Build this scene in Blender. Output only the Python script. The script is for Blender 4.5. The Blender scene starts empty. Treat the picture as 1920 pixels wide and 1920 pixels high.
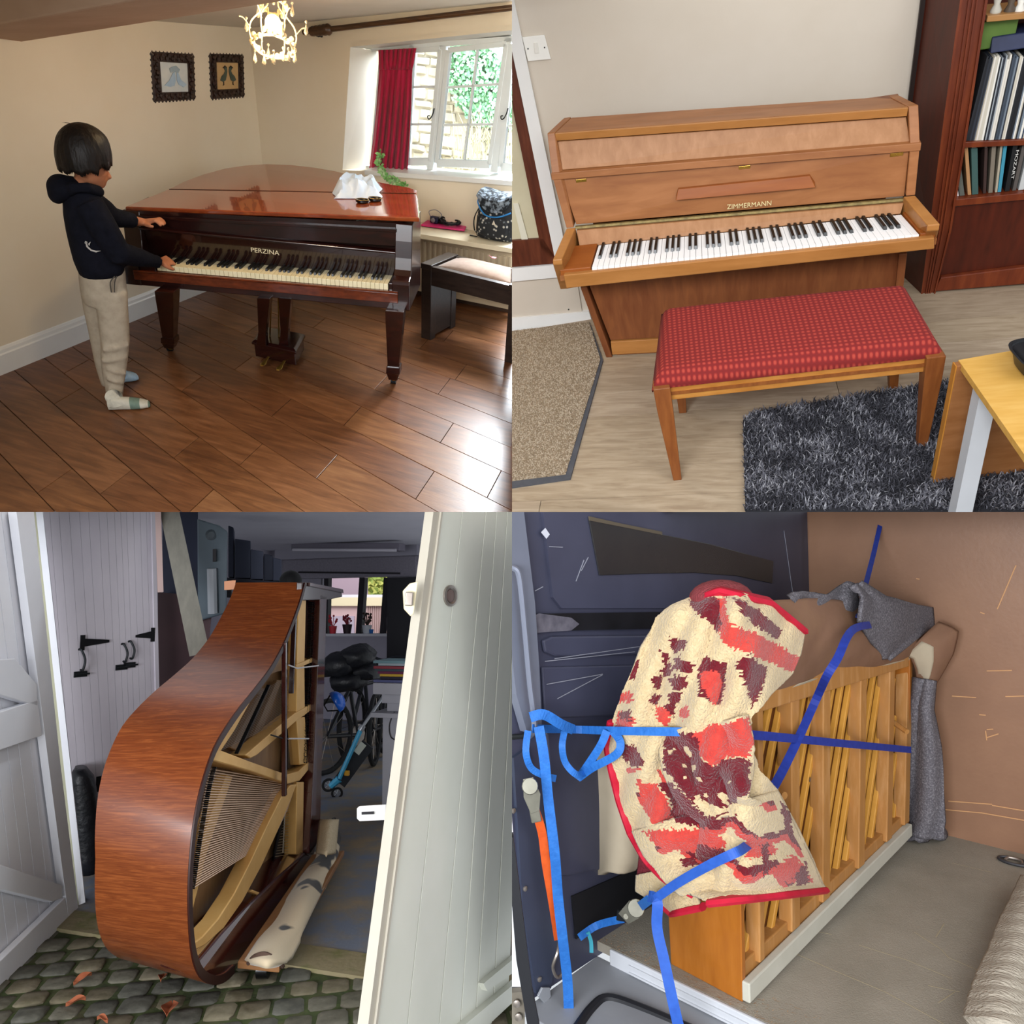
import bpy, bmesh, math, random
from mathutils import Vector as V, Matrix, noise

# ------------------------------------------------------------------ camera, sky, exposure
random.seed(11)
sc = bpy.context.scene
col = sc.collection
F = 1400.0                       # focal length in pixels of a 1920 px frame
CAM = V((0, 0, 1.5))
cd = bpy.data.cameras.new('camera'); cd.sensor_width = 36.0; cd.lens = 36.0 * F / 1920.0
cd.clip_start = 0.02; cd.clip_end = 200
cam = bpy.data.objects.new('camera', cd); col.objects.link(cam)
cam.location = CAM; cam.rotation_euler = (math.pi / 2, 0, 0)
sc.camera = cam
vs = sc.view_settings
vs.view_transform = 'Standard'; vs.look = 'None'; vs.gamma = 1.0; vs.exposure = 0.0; vs.use_curve_mapping = False
sc.cycles.use_denoising = True
sc.cycles.use_adaptive_sampling = True; sc.cycles.adaptive_threshold = 0.04; sc.cycles.adaptive_min_samples = 16
sc.cycles.max_bounces = 6; sc.cycles.diffuse_bounces = 3; sc.cycles.transparent_max_bounces = 8
sc.cycles.sample_clamp_indirect = 4.0
sc.cycles.caustics_reflective = False; sc.cycles.caustics_refractive = False
wd = bpy.data.worlds.new('overcast_sky'); sc.world = wd; wd.use_nodes = True
bg = wd.node_tree.nodes['Background']
bg.inputs[0].default_value = (0.90, 0.95, 1.0, 1); bg.inputs[1].default_value = 0.8

# ------------------------------------------------------------------ the four rooms
# each room is a rigid frame: rotation of its axes and the place of the camera in its own metres
FR = {
 'TL': ([[0.93005, 0.36033, 0.07186], [-0.25886, 0.78138, -0.56784], [-0.26076, 0.50952, 0.82]], [3.9362, -5.1045, 1.9396], -1, 1),
 'TR': ([[0.95454, 0.2221, -0.1988], [-0.29787, 0.68588, -0.66396], [-0.01112, 0.69299, 0.72086]], [0.6604, -3.1501, 1.9851], 1, 1),
 'BL': ([[0.95112, 0.30859, -0.0119], [-0.305, 0.94468, 0.12067], [0.04848, -0.11115, 0.99262]], [2.9099, -2.6745, 1.3664], -1, -1),
 'BR': ([[0.70592, 0.70811, -0.01618], [-0.70775, 0.70609, 0.02302], [0.02772, -0.0048, 0.9996]], [1.0895, -2.0118, 1.3845], 1, -1)}

class Room:
    def __init__(s, k):
        R, C, s.sx, s.sz = FR[k]
        s.R = Matrix(R); s.Rt = s.R.transposed(); s.C = V(C)
        s.M = Matrix.Translation(CAM) @ s.R.to_4x4() @ Matrix.Translation(-s.C)
    def ray(s, x, y): return s.Rt @ V(((x - 960) / F, 1, -(y - 960) / F))
    def t(s, x, y, d): return s.C + s.ray(x, y) * d
    def pl(s, x, y, p, n):
        d = s.ray(x, y); n = V(n); return s.C + d * ((V(p) - s.C).dot(n) / d.dot(n))
    def f(s, x, y, z=0.0): return s.pl(x, y, (0, 0, z), (0, 0, 1))
    def x(s, x, y, v=0.0): return s.pl(x, y, (v, 0, 0), (1, 0, 0))
    def y(s, x, y, v=0.0): return s.pl(x, y, (0, v, 0), (0, 1, 0))
    def dep(s, p): return (s.R @ (V(p) - s.C)).y
    def m(s, p): return s.dep(p) / F          # metres for one pixel at p
    def face(s, p):                           # vertical plane through p turned to the camera
        d = V(p) - s.C; d.z = 0; d.normalize(); return d
    def cam(s, p): return s.R @ (V(p) - s.C)

# ------------------------------------------------------------------ mesh collector
def ortho(a):
    a = a.normalized(); b = a.cross(V((0, 0, 1)))
    if b.length < 1e-3: b = a.cross(V((1, 0, 0)))
    b.normalize(); return b, a.cross(b).normalized()

class MB:
    def __init__(s): s.v = []; s.f = []; s.mi = []; s.cur = 0
    def add(s, vs_, fs):
        o = len(s.v); s.v += [V(p) for p in vs_]; s.f += [tuple(i + o for i in f) for f in fs]; s.mi += [s.cur] * len(fs); return s
    def hexa(s, c):   # 000 100 110 010 | 001 101 111 011
        return s.add(c, [(3, 2, 1, 0), (4, 5, 6, 7), (0, 1, 5, 4), (1, 2, 6, 5), (2, 3, 7, 6), (3, 0, 4, 7)])
    def box(s, lo, hi, fn=None):
        (a, b, c), (d, e, g) = lo, hi
        P = [(a, b, c), (d, b, c), (d, e, c), (a, e, c), (a, b, g), (d, b, g), (d, e, g), (a, e, g)]
        return s.hexa([fn(*p) for p in P] if fn else P)
    def prism(s, poly, off):
        n = len(poly); off = V(off); P = [V(p) for p in poly]
        s.add(P + [p + off for p in P], [tuple(range(n - 1, -1, -1)), tuple(range(n, 2 * n))] + [(i, (i + 1) % n, n + (i + 1) % n, n + i) for i in range(n)]); return s
    def bar(s, A, B, w, d, n):
        A, B, n = V(A), V(B), V(n).normalized(); u = (B - A).normalized(); side = u.cross(n).normalized() * (w / 2); h = n * (d / 2)
        return s.hexa([A - side - h, A + side - h, A + side + h, A - side + h, B - side - h, B + side - h, B + side + h, B - side + h])
    def loft(s, rings, cap=True, closed=True):
        n = len(rings[0]); vs_ = [p for r in rings for p in r]; fs = []
        for i in range(len(rings) - 1):
            for j in range(n if closed else n - 1):
                fs.append((i * n + j, i * n + (j + 1) % n, (i + 1) * n + (j + 1) % n, (i + 1) * n + j))
        if cap and closed: fs += [tuple(range(n - 1, -1, -1)), tuple((len(rings) - 1) * n + j for j in range(n))]
        return s.add(vs_, fs)
    def tube(s, pts, r, n=8, cap=True, flat=1.0, up=None):
        pts = [V(p) for p in pts]; rr = r if isinstance(r, (list, tuple)) else [r] * len(pts); rings = []; b = None
        for i, p in enumerate(pts):
            a = (pts[min(i + 1, len(pts) - 1)] - pts[max(i - 1, 0)])
            a = a.normalized() if a.length > 1e-9 else V((0, 0, 1))
            if up is not None: b = a.cross(V(up)).normalized()
            elif b is None: b, _ = ortho(a)
            else:
                b = b - a * b.dot(a); b = b.normalized() if b.length > 1e-6 else ortho(a)[0]
            c = a.cross(b)
            rings.append([p + (b * math.cos(k * 2 * math.pi / n) + c * (flat * math.sin(k * 2 * math.pi / n))) * rr[i] for k in range(n)])
        return s.loft(rings, cap)
    def lathe(s, prof, base, n=16, ax=(0, 0, 1)):
        a = V(ax).normalized(); b, c = ortho(a); base = V(base)
        return s.loft([[base + a * z + (b * math.cos(k * 2 * math.pi / n) + c * math.sin(k * 2 * math.pi / n)) * max(r, 1e-4) for k in range(n)] for r, z in prof])
    def ball(s, c, r, n=12, m=8, ax=None):
        c = V(c); r = r if isinstance(r, (tuple, list)) else (r, r, r)
        X, Y, Z = ax if ax else (V((1, 0, 0)), V((0, 1, 0)), V((0, 0, 1)))
        return s.loft([[c + X * (r[0] * math.sin(i * math.pi / m) * math.cos(k * 2 * math.pi / n)) + Y * (r[1] * math.sin(i * math.pi / m) * math.sin(k * 2 * math.pi / n)) + Z * (r[2] * -math.cos(i * math.pi / m)) for k in range(n)] for i in [.02] + list(range(1, m)) + [m - .02]])
    def sheet(s, fn, nu, nv, th):
        """a cloth or board of thickness th: fn(u, v) is its outer face"""
        P = [[V(fn(i / nu, j / nv)) for i in range(nu + 1)] for j in range(nv + 1)]
        Nn = []
        for j in range(nv + 1):
            for i in range(nu + 1):
                a = P[j][min(i + 1, nu)] - P[j][max(i - 1, 0)]; b = P[min(j + 1, nv)][i] - P[max(j - 1, 0)][i]
                n = a.cross(b); Nn.append(n.normalized() if n.length > 1e-9 else V((0, 0, 1)))
        top = [p for r in P for p in r]; bot = [p - n * th for p, n in zip(top, Nn)]; N = len(top); w = nu + 1; fs = []
        for j in range(nv):
            for i in range(nu):
                a = j * w + i; fs += [(a, a + 1, a + w + 1, a + w), (N + a, N + a + w, N + a + w + 1, N + a + 1)]
        for i in range(nu): a = i; fs.append((a, N + a, N + a + 1, a + 1)); a = nv * w + i; fs.append((a, a + 1, N + a + 1, N + a))
        for j in range(nv): a = j * w; fs.append((a, a + w, N + a + w, N + a)); a = j * w + nu; fs.append((a, N + a, N + a + w, a + w))
        return s.add(top + bot, fs)

def clip_mesh(me, room, base):
    """cut what would stand beyond the partitions between the four rooms"""
    P = [room.cam(v.co + base) for v in me.vertices]
    if not P: return False
    bx = any(p.x * room.sx < -1e-5 for p in P); bz = any(p.z * room.sz < -1e-5 for p in P)
    if not (bx or bz): return False
    bm = bmesh.new(); bm.from_mesh(me)
    for flag, ax, sg in ((bx, V((1, 0, 0)), room.sx), (bz, V((0, 0, 1)), room.sz)):
        if not flag: continue
        n = (room.Rt @ ax) * -sg; co = room.C - base
        g = bmesh.ops.bisect_plane(bm, geom=bm.verts[:] + bm.edges[:] + bm.faces[:], plane_co=co, plane_no=n, clear_outer=True)
        ed = [e for e in g['geom_cut'] if isinstance(e, bmesh.types.BMEdge) and e.is_boundary]
        if ed:
            try: bmesh.ops.holes_fill(bm, edges=ed, sides=0)
            except Exception: pass
    bm.to_mesh(me); bm.free(); return True

def tag(o, label=None, cat=None, group=None, kind=None):
    if label: o['label'] = label
    if cat: o['category'] = cat
    if group: o['group'] = group
    if kind: o['kind'] = kind
    return o

def thing(name, room, base, label=None, cat=None, group=None, kind=None):
    o = bpy.data.objects.new(name, None); col.objects.link(o); o.empty_display_size = .1
    o.matrix_world = room.M @ Matrix.Translation(V(base))
    BASE[o.name] = (room, V(base)); return tag(o, label, cat, group, kind)
BASE = {}

def build(mb, name, mats, parent=None, room=None, base=None, smooth=False, bevel=0, sub=0, label=None, cat=None, group=None, kind=None, angle=40, remesh=0, smoothit=0, noclip=False):
    if parent is not None: room, base = BASE[parent.name]
    else:
        if base is None:
            n = len(mb.v); c = sum(mb.v, V()) / n; base = V((c.x, c.y, min(v.z for v in mb.v)))
        base = V(base)
    me = bpy.data.meshes.new(name)
    me.from_pydata([tuple(v - base) for v in mb.v], [], mb.f); me.update()
    if not isinstance(mats, (list, tuple)): mats = [mats]
    for m_ in mats: me.materials.append(m_)
    if len(mats) > 1:
        for p, i in zip(me.polygons, mb.mi): p.material_index = i
    bm = bmesh.new(); bm.from_mesh(me); bmesh.ops.recalc_face_normals(bm, faces=bm.faces[:]); bm.to_mesh(me); bm.free()
    cut = False if noclip else clip_mesh(me, room, base)
    o = bpy.data.objects.new(name, me); col.objects.link(o)
    BASE[o.name] = (room, base)
    if parent is not None: o.parent = parent
    else: o.matrix_world = room.M @ Matrix.Translation(base)
    if smooth:
        for p in me.polygons: p.use_smooth = True
        if angle < 180:
            try: me.set_sharp_from_angle(angle=math.radians(angle))
            except Exception: pass
    if remesh:
        md = o.modifiers.new('r', 'REMESH'); md.mode = 'VOXEL'; md.voxel_size = remesh; md.use_smooth_shade = True
    if smoothit:
        md = o.modifiers.new('s', 'SMOOTH'); md.iterations = smoothit; md.factor = .6
    if bevel and not cut:
        md = o.modifiers.new('b', 'BEVEL'); md.width = bevel; md.segments = 2; md.limit_method = 'ANGLE'; md.angle_limit = math.radians(35)
    if sub:
        md = o.modifiers.new('u', 'SUBSURF'); md.levels = sub; md.render_levels = sub
    return tag(o, label, cat, group, kind)

def text(txt, name, size, mat_, parent, pos, xa, ya, ext=.001, room=None, sp=1.0, fit=None, shear=0):
    """raised lettering: pos is its lower left corner, xa runs along the line, ya upwards"""
    cu = bpy.data.curves.new(name, 'FONT'); cu.body = txt; cu.size = size; cu.extrude = ext; cu.space_character = sp; cu.shear = shear
    o = bpy.data.objects.new(name, cu); col.objects.link(o); bpy.context.view_layer.update()
    me = bpy.data.meshes.new_from_object(o); bpy.data.objects.remove(o); bpy.data.curves.remove(cu)
    xa = V(xa).normalized(); za = xa.cross(V(ya)).normalized(); ya = za.cross(xa)
    w = max(v.co.x for v in me.vertices) or 1; k = (fit / w) if fit else 1
    rm, base = BASE[parent.name]
    for v in me.vertices: v.co = V(pos) - base + xa * v.co.x * k + ya * v.co.y + za * (v.co.z + ext)
    me.materials.append(mat_)
    o = bpy.data.objects.new(name, me); col.objects.link(o); o.parent = parent; BASE[o.name] = (rm, base)
    return o

# ------------------------------------------------------------------ materials
def lin(h):
    if isinstance(h, str):
        h = h.lstrip('#'); h = [int(h[i:i + 2], 16) / 255 for i in (0, 2, 4)]
        h = [c / 12.92 if c <= .04045 else ((c + .055) / 1.055) ** 2.4 for c in h]
    return (*h[:3], 1)
MATS = {}
def mat(name, c1, c2=None, scale=6, stretch=(1, 1, 1), rough=.5, metal=0, spec=.4, bump=0, bscale=None, coat=0, detail=4, dist=0, lo=.3, hi=.7, c3=None, emit=0, trans=0, sheen=0, alpha=1, ior=1.45, rot=(0, 0, 0), croughness=.08):
    if name in MATS: return MATS[name]
    m = bpy.data.materials.new(name); m.use_nodes = True; nt = m.node_tree; N = nt.nodes; L = nt.links
    b = N['Principled BSDF']; b.inputs['Base Color'].default_value = lin(c1); b.inputs['Roughness'].default_value = rough
    b.inputs['Metallic'].default_value = metal; b.inputs['Specular IOR Level'].default_value = spec; b.inputs['IOR'].default_value = ior
    b.inputs['Coat Weight'].default_value = coat; b.inputs['Coat Roughness'].default_value = croughness
    if trans: b.inputs['Transmission Weight'].default_value = trans
    if sheen: b.inputs['Sheen Weight'].default_value = sheen
    if alpha < 1: b.inputs['Alpha'].default_value = alpha
    if emit: b.inputs['Emission Color'].default_value = lin(c1); b.inputs['Emission Strength'].default_value = emit
    if c2 or bump:
        tc = N.new('ShaderNodeTexCoord'); mp = N.new('ShaderNodeMapping'); mp.inputs['Scale'].default_value = stretch; mp.inputs['Rotation'].default_value = rot
        L.new(tc.outputs['Object'], mp.inputs['Vector'])
    if c2:
        nz = N.new('ShaderNodeTexNoise'); nz.inputs['Scale'].default_value = scale; nz.inputs['Detail'].default_value = detail; nz.inputs['Distortion'].default_value = dist; nz.inputs['Roughness'].default_value = .6
        L.new(mp.outputs[0], nz.inputs['Vector'])
        cr = N.new('ShaderNodeValToRGB'); cr.color_ramp.elements[0].color = lin(c1); cr.color_ramp.elements[0].position = lo
        cr.color_ramp.elements[1].color = lin(c2); cr.color_ramp.elements[1].position = hi
        if c3:
            e = cr.color_ramp.elements.new((lo + hi) / 2); e.color = lin(c3)
        L.new(nz.outputs['Fac'], cr.inputs['Fac']); L.new(cr.outputs['Color'], b.inputs['Base Color'])
    if bump:
        nb = N.new('ShaderNodeTexNoise'); nb.inputs['Scale'].default_value = bscale or scale * 4; nb.inputs['Detail'].default_value = 3
        L.new(mp.outputs[0], nb.inputs['Vector']); bp = N.new('ShaderNodeBump'); bp.inputs['Strength'].default_value = bump; bp.inputs['Distance'].default_value = .01
        L.new(nb.outputs['Fac'], bp.inputs['Height']); L.new(bp.outputs['Normal'], b.inputs['Normal'])
    MATS[name] = m; return m
def lerp(a, b, t): return a + (b - a) * t
def path(pts, t):
    """point at 0..1 along a list of numbers or vectors, evenly by index"""
    x = t * (len(pts) - 1); i = min(int(x), len(pts) - 2); return pts[i] + (pts[i + 1] - pts[i]) * (x - i)
def curve(keys, t):
    """piecewise linear [(t, value)]"""
    for (a, va), (b, vb) in zip(keys, keys[1:]):
        if t <= b: return va + (vb - va) * ((t - a) / (b - a) if b > a else 0)
    return keys[-1][1]
def smoothpath(pts, k=4):
    """Catmull-Rom through the points"""
    P = [V(p) for p in pts]; out = []
    for i in range(len(P) - 1):
        p0, p1, p2, p3 = P[max(i - 1, 0)], P[i], P[i + 1], P[min(i + 2, len(P) - 1)]
        for j in range(k):
            t = j / k; out.append(.5 * ((2 * p1) + (p2 - p0) * t + (2 * p0 - 5 * p1 + 4 * p2 - p3) * t * t + (3 * p1 - p0 - 3 * p2 + p3) * t ** 3))
    return out + [P[-1]]
def area(name, room, pos, aim, sx, sy, power, color=(1, 1, 1), spread=180):
    l = bpy.data.lights.new(name, 'AREA'); l.shape = 'RECTANGLE'; l.size = sx; l.size_y = sy; l.energy = power; l.color = color; l.spread = math.radians(spread)
    o = bpy.data.objects.new(name, l); col.objects.link(o)
    p = room.M @ V(pos); q = room.M @ V(aim); o.location = p; o.rotation_euler = (q - p).to_track_quat('-Z', 'Y').to_euler(); return o
TL, TR, BL, BR = Room('TL'), Room('TR'), Room('BL'), Room('BR')

# ------------------------------------------------------------------ daylight
# daylight entering the piano room by its window, and the day in the garden beyond the panes
area('window_daylight', TL, (1.75, 1.0, 2.12), (1.55, -1.2, .0), 2.0, .75, 470, (.86, .94, 1.0))
area('garden_daylight', TL, (1.7, 0.75, 2.75), (1.9, 2.2, .9), 2.2, 1.0, 110, (.95, 1.0, 1.0))
# fill lamp added behind the viewer to brighten the upright piano's room
area('rear_fill', TR, (0.4, -3.9, 2.6), (0.6, 0.0, .7), 2.4, 1.6, 36, (1.0, .97, .94))
# open rear doors of the van
area('van_door_daylight', BR, (2.9, -1.3, 2.3), (0.7, 1.2, .3), 2.2, 1.8, 46, (1.0, .98, .95))
# low fill lamp added behind the viewer; sky above the yard behind the garage
area('yard_fill', BL, (1.5, -5.2, 1.15), (.3, .6, .75), 3.4, 1.3, 290, (.93, .96, 1.0))
area('back_yard_sky', BL, (-2.5, 6.6, 3.6), (-3.0, 8.6, .9), 4.0, 2.0, 160, (.97, .98, 1.0))

# ================================================================== TL: the grand piano by the window
R_ = TL
cream = mat('cream_plaster', '#ebe0cc', '#e4d6bd', scale=1.2, rough=.85, spec=.15, bump=.12, bscale=9)
ceilm = mat('ceiling_paint', '#e4ddcf', '#dad2c2', scale=1.5, rough=.9, spec=.1, bump=.1, bscale=6)
beamm = mat('beam_paint', '#cfb49d', '#c2a48c', scale=2, stretch=(1, 3, 3), rough=.85, spec=.1, bump=.15, bscale=12)
whitep = mat('white_gloss', '#e9e9e6', '#dfdfdc', scale=3, rough=.35, spec=.4)
revealm = mat('reveal_paint', '#e6e4dc', '#dedbd0', scale=2, rough=.8, spec=.15)
def ceil_z(x, y): return 1.618 + .147 * x - .043 * y

# floor: boards laid at an angle, each its own piece
mb = MB(); mb.box((-.5, -4.2, -.06), (4.2, .4, -.022))
floor_tl = build(mb, 'floor', mat('floor_underlay', '#2a1a10', rough=.9), room=R_, kind='structure', label='oak plank floor of the grand piano room', noclip=False)
wm = [mat('oak_board_%d' % i, a, b, scale=3.2, stretch=(1.2, 9, 9), rough=r_, spec=.5, bump=.06, bscale=20, c3=c, dist=.6, detail=6, coat=.12, croughness=.2) for i, (a, c, b, r_) in enumerate([
    ('#53301a', '#6a4124', '#7f5230', .36), ('#5b361e', '#724729', '#865838', .34), ('#4e2c17', '#643c22', '#774b2c', .38), ('#5f3c23', '#774d2f', '#895f3c', .33)])]
def seam_pt(s_, x):    # s_ is the seam's height where x = 1.3
    a = math.radians(curve([(-3.6, -21.8), (-2.5, -20.8), (-2.2, -19.8), (-1.94, -17.4), (-1.7, -15.6), (-1.25, -14), (-.8, -10.3), (0.3, -9)], s_))
    return V((x, s_ + (x - 1.3) * math.tan(a), 0))
seams = [.36 - .2045 * i for i in range(21)]
rng = random.Random(3)
for i in range(len(seams) - 1):
    a, b = seams[i], seams[i + 1]; x = -.45 - rng.random() * 1.2
    while x < 4.1:
        x2 = min(x + rng.uniform(.9, 1.7), 4.15); g = .0022
        P = [seam_pt(b, x + g), seam_pt(b, x2 - g), seam_pt(a, x2 - g - .03), seam_pt(a, x + g - .03)]
        P = [p + V((0, (g if k < 2 else -g), 0)) for k, p in enumerate(P)]
        if any(R_.cam(p).x < 0.02 and R_.cam(p).z > -.35 and p.y < .35 for p in P):
            mb = MB(); mb.prism([p + V((0, 0, -.02)) for p in P], (0, 0, .02 + rng.uniform(-.0006, .0006)))
            if all(R_.cam(v).x > 0 for v in mb.v) or all(R_.cam(v).z < 0 for v in mb.v): x = x2; continue
            o = build(mb, 'plank', rng.choice(wm), parent=floor_tl, bevel=.0015)
        x = x2
# left wall, window wall, ceiling, beam
mb = MB(); mb.hexa([(-.12, -4.2, 0), (0, -4.2, 0), (0, 0, 0), (-.12, 0, 0), (-.12, -4.2, ceil_z(0, -4.2)), (.02, -4.2, ceil_z(0, -4.2)), (.02, .05, ceil_z(0, 0)), (-.12, .05, ceil_z(0, 0))])
build(mb, 'wall_left', cream, room=R_, kind='structure', label='cream plaster wall behind the boy')
T = 3.2
o1, o2 = R_.y(657, 88), R_.y(642, 319)
mb = MB()
zt = lambda x: ceil_z(x, 0)
sl = lambda x: .815 + (x - .925) * .075          # sill height
tp = lambda x: 1.576 + (x - .823) * .161         # head of the opening
def wq(p, d=.2):                                  # a piece of the window wall
    mb.prism([V((a, 0, b)) for a, b in p], (0, d, 0))
wq([(0, 0), (o2.x, 0), (o2.x, o2.z), (o1.x, o1.z), (o1.x, zt(o1.x)), (0, zt(0))])
wq([(o1.x, o1.z), (T, tp(T)), (T, zt(T)), (o1.x, zt(o1.x))])
wq([(o2.x, 0), (T, 0), (T, sl(T)), (o2.x, sl(o2.x))])
build(mb, 'wall_back', [cream], room=R_, kind='structure', label='cream window wall with a deep splayed reveal')
mb = MB(); b1, b2 = R_.y(706, 95, .17), R_.y(690, 319, .17)
mb.hexa([o2 + V((-.02, .001, -.01)), o2 + V((0, .0, -.01)), b2, b2 + V((-.08, 0, 0)), o1 + V((-.02, .001, 0)), o1, b1, b1 + V((-.08, 0, 0))])
mb.hexa([o1, V((T, 0, tp(T))), V((T, .2, tp(T) - .03)), b1 + V((-.02, .03, 0)), o1 + V((0, 0, .03)), V((T, 0, tp(T) + .03)), V((T, .2, tp(T) + .03)), b1 + V((-.02, .03, .06))])
build(mb, 'trim_1', revealm, room=R_, kind='structure', label='pale splayed sides and head of the window reveal')
mb = MB(); mb.hexa([V((x, y, ceil_z(x, y) + d)) for d in (0, .06) for x, y in ((-.15, -4.2), (4.0, -4.2), (4.0, .2), (-.15, .2))])
build(mb, 'ceiling', ceilm, room=R_, kind='structure', label='white plaster ceiling above the chandelier')
B0 = R_.x(40, 79, 0); n_ = V((-.147, .043, 1)); B1 = R_.pl(479, 11, B0, n_); u_ = (B1 - B0); Bf = B0 + u_ * 1.6; Bs = B0 - u_ * .25
bk = V((u_.y, -u_.x, 0)).normalized() * .34
if bk.dot(R_.C - B0) < 0: bk = -bk
mb = MB(); mb.hexa([Bs, Bf, Bf + bk + V((0, 0, .03)), Bs + bk + V((0, 0, .03)), Bs + V((0, 0, .2)), Bf + V((0, 0, .2)), Bf + bk + V((0, 0, .2)), Bs + bk + V((0, 0, .2))])
build(mb, 'ceiling_beam', beamm, room=R_, label='broad painted ceiling beam crossing above the boy', cat='beam', bevel=.01)
# baseboard with a moulded top
mb = MB(); mb.prism([(0.0, .0, 0), (.022, 0, 0), (.022, 0, .105), (.016, 0, .112), (.014, 0, .128), (.007, 0, .14), (0, 0, .145)], (0, -4.2, 0))
build(mb, 'baseboard_left', whitep, room=R_, kind='structure', label='white moulded skirting board along the cream wall', smooth=False)
# rear part of this room, out of the frame, that keeps it dim
mb = MB(); mb.box((-.12, -4.35, 0), (1.6, -4.2, 2.1)); build(mb, 'wall_rear', cream, room=R_, kind='structure', label='cream wall beside the viewer of the piano room')

# ---- window: three casements with glazing bars
winp = mat('window_paint', '#e3eaec', '#d8e0e3', scale=4, rough=.4)
glass = mat('window_glass', '#ffffff', rough=.0, trans=1.0, ior=1.01, spec=.3)
w1 = thing('window_1', R_, (1.6, .16, .85), 'white casement window with small square panes', kind='structure')
YW = .16
def wp(x, y, d=0): p = R_.y(x, y, YW + d); return p
ny = V((0, 1, 0))
for nm, A, B, w_ in [('frame_post', (834, 84), (809, 318), .05), ('frame_post', (955, 70), (929, 322), .05), ('frame_post', (775, 84), (762, 316), .04), ('frame_sill', (690, 316), (985, 336), .05), ('frame_head', (700, 92), (985, 71), .03)]:
    mb = MB(); mb.bar(wp(*A), wp(*B), w_, .06, ny); build(mb, nm, winp, parent=w1, bevel=.004)
def casement(q, cols, rows, skip=()):
    """q: glass corners tl tr br bl in the picture"""
    def pt(u, v): return lerp(lerp(V(q[0]), V(q[1]), u), lerp(V(q[3]), V(q[2]), u), v)
    c_ = pt(.5, .5)
    bars = [(pt(0, 0), pt(1, 0), .032), (pt(0, 1), pt(1, 1), .05), (pt(0, 0), pt(0, 1), .032), (pt(1, 0), pt(1, 1), .032)]
    k = build((lambda m_: [m_.bar(wp(a.x, a.y, -.012), wp(b.x, b.y, -.012), w_, .04, ny) for a, b, w_ in bars] and m_)(MB()), 'casement', winp, parent=w1, bevel=.003)
    for i in range(1, cols):
        a, b = pt(i / cols, 0), pt(i / cols, 1); mb = MB(); mb.bar(wp(a.x, a.y, -.008), wp(b.x, b.y, -.008), .014, .022, ny); build(mb, 'glazing_bar', winp, parent=k)
    for j in range(1, rows):
        a, b = pt(0, j / rows), pt(1, j / rows); mb = MB(); mb.bar(wp(a.x, a.y, -.008), wp(b.x, b.y, -.008), .014, .022, ny); build(mb, 'glazing_bar', winp, parent=k)
    for i in range(cols):
        for j in range(rows):
            cs = [pt(i / cols, j / rows), pt((i + 1) / cols, j / rows), pt((i + 1) / cols, (j + 1) / rows), pt(i / cols, (j + 1) / rows)]
            mb = MB(); mb.prism([wp(p.x, p.y, 0) for p in cs], (0, .003, 0)); build(mb, 'pane', glass, parent=k)
    return k
casement([(718, 96, 0), (827, 92, 0), (808, 303, 0), (700, 303, 0)], 2, 3)
casement([(842, 94, 0), (951, 82, 0), (919, 308, 0), (820, 305, 0)], 2, 3)
casement([(962, 82, 0), (1060, 74, 0), (1035, 318, 0), (940, 312, 0)], 2, 3)
iron = mat('dark_iron', '#26292c', rough=.5, metal=.6)
for x_, y_ in ((812, 212), (950, 212)):
    mb = MB(); p = wp(x_, y_, -.045); mb.tube(smoothpath([p + V((.008, 0, .03)), p, p + V((-.012, -.01, -.03)), p + V((-.03, -.01, -.04)), p + V((-.036, -.01, -.022)), p + V((-.022, -.01, -.018))], 3), .004, 6)
    build(mb, 'casement_handle', iron, parent=w1)
mb = MB(); s1, s2 = R_.y(688, 320, -.02), R_.y(1000, 342, -.02)
mb.hexa([s1 + V((-.02, 0, -.03)), s2 + V((0, 0, -.03)), s2 + V((0, .16, -.03)), s1 + V((-.02, .16, -.03)), s1 + V((-.02, 0, 0)), s2, s2 + V((0, .16, .01)), s1 + V((-.02, .16, .01))])
build(mb, 'trim_2', whitep, room=R_, kind='structure', label='white window sill board', bevel=.004)

# ---- outside: stone garden wall, ivy, dry grass
stone = [mat('garden_stone_%d' % i, a, b, scale=9, rough=.9, bump=.6, bscale=18) for i, (a, b) in enumerate([('#cfcabd', '#b3ad9f'), ('#d8d4c8', '#bdb7a8'), ('#bdb6a6', '#a39c8c')])]
gw = thing('garden_wall', R_, (1.9, 1.75, 0), 'pale rubble stone garden wall beyond the window', 'wall')
mb = MB(); mb.box((-.4, 1.76, -.3), (4.2, 1.9, 3.0)); build(mb, 'mortar', mat('garden_mortar', '#c9c4b6', '#b7b1a2', scale=12, rough=.95), parent=gw)
rng = random.Random(5); z = .2
while z < 2.3:
    h = rng.uniform(.06, .11); x = .3 + rng.random() * .2
    while x < 3.0:
        w_ = rng.uniform(.1, .22); pts = [(x + .008, z + rng.uniform(.004, .02)), (x + w_ - .008, z + rng.uniform(.004, .02)), (x + w_ - rng.uniform(.006, .02), z + h - .006), (x + rng.uniform(.006, .02), z + h - rng.uniform(.004, .015))]
        if R_.cam(V((x + w_ / 2, 1.75, z))).x < .1:
            mb = MB(); mb.prism([V((a, 1.765, b)) for a, b in pts], (0, -rng.uniform(.015, .045), 0)); build(mb, 'stone', rng.choice(stone), parent=gw, bevel=.008)
        x += w_
    z += h
leafm = [mat('ivy_leaf_%d' % i, a, b, scale=20, rough=.5) for i, (a, b) in enumerate([('#5f8f68', '#3f6e4b'), ('#7fae86', '#578a62'), ('#9cc3a2', '#6c9c78')])]
iv = thing('ivy', R_, (1.9, 1.7, .9), 'green ivy spreading over the garden wall beyond the window', 'ivy')
ivq = [R_.y(x, y, 1.7) for x, y in ((845, 88), (930, 80), (975, 80), (975, 245), (905, 235), (868, 195), (842, 150))]
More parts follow.
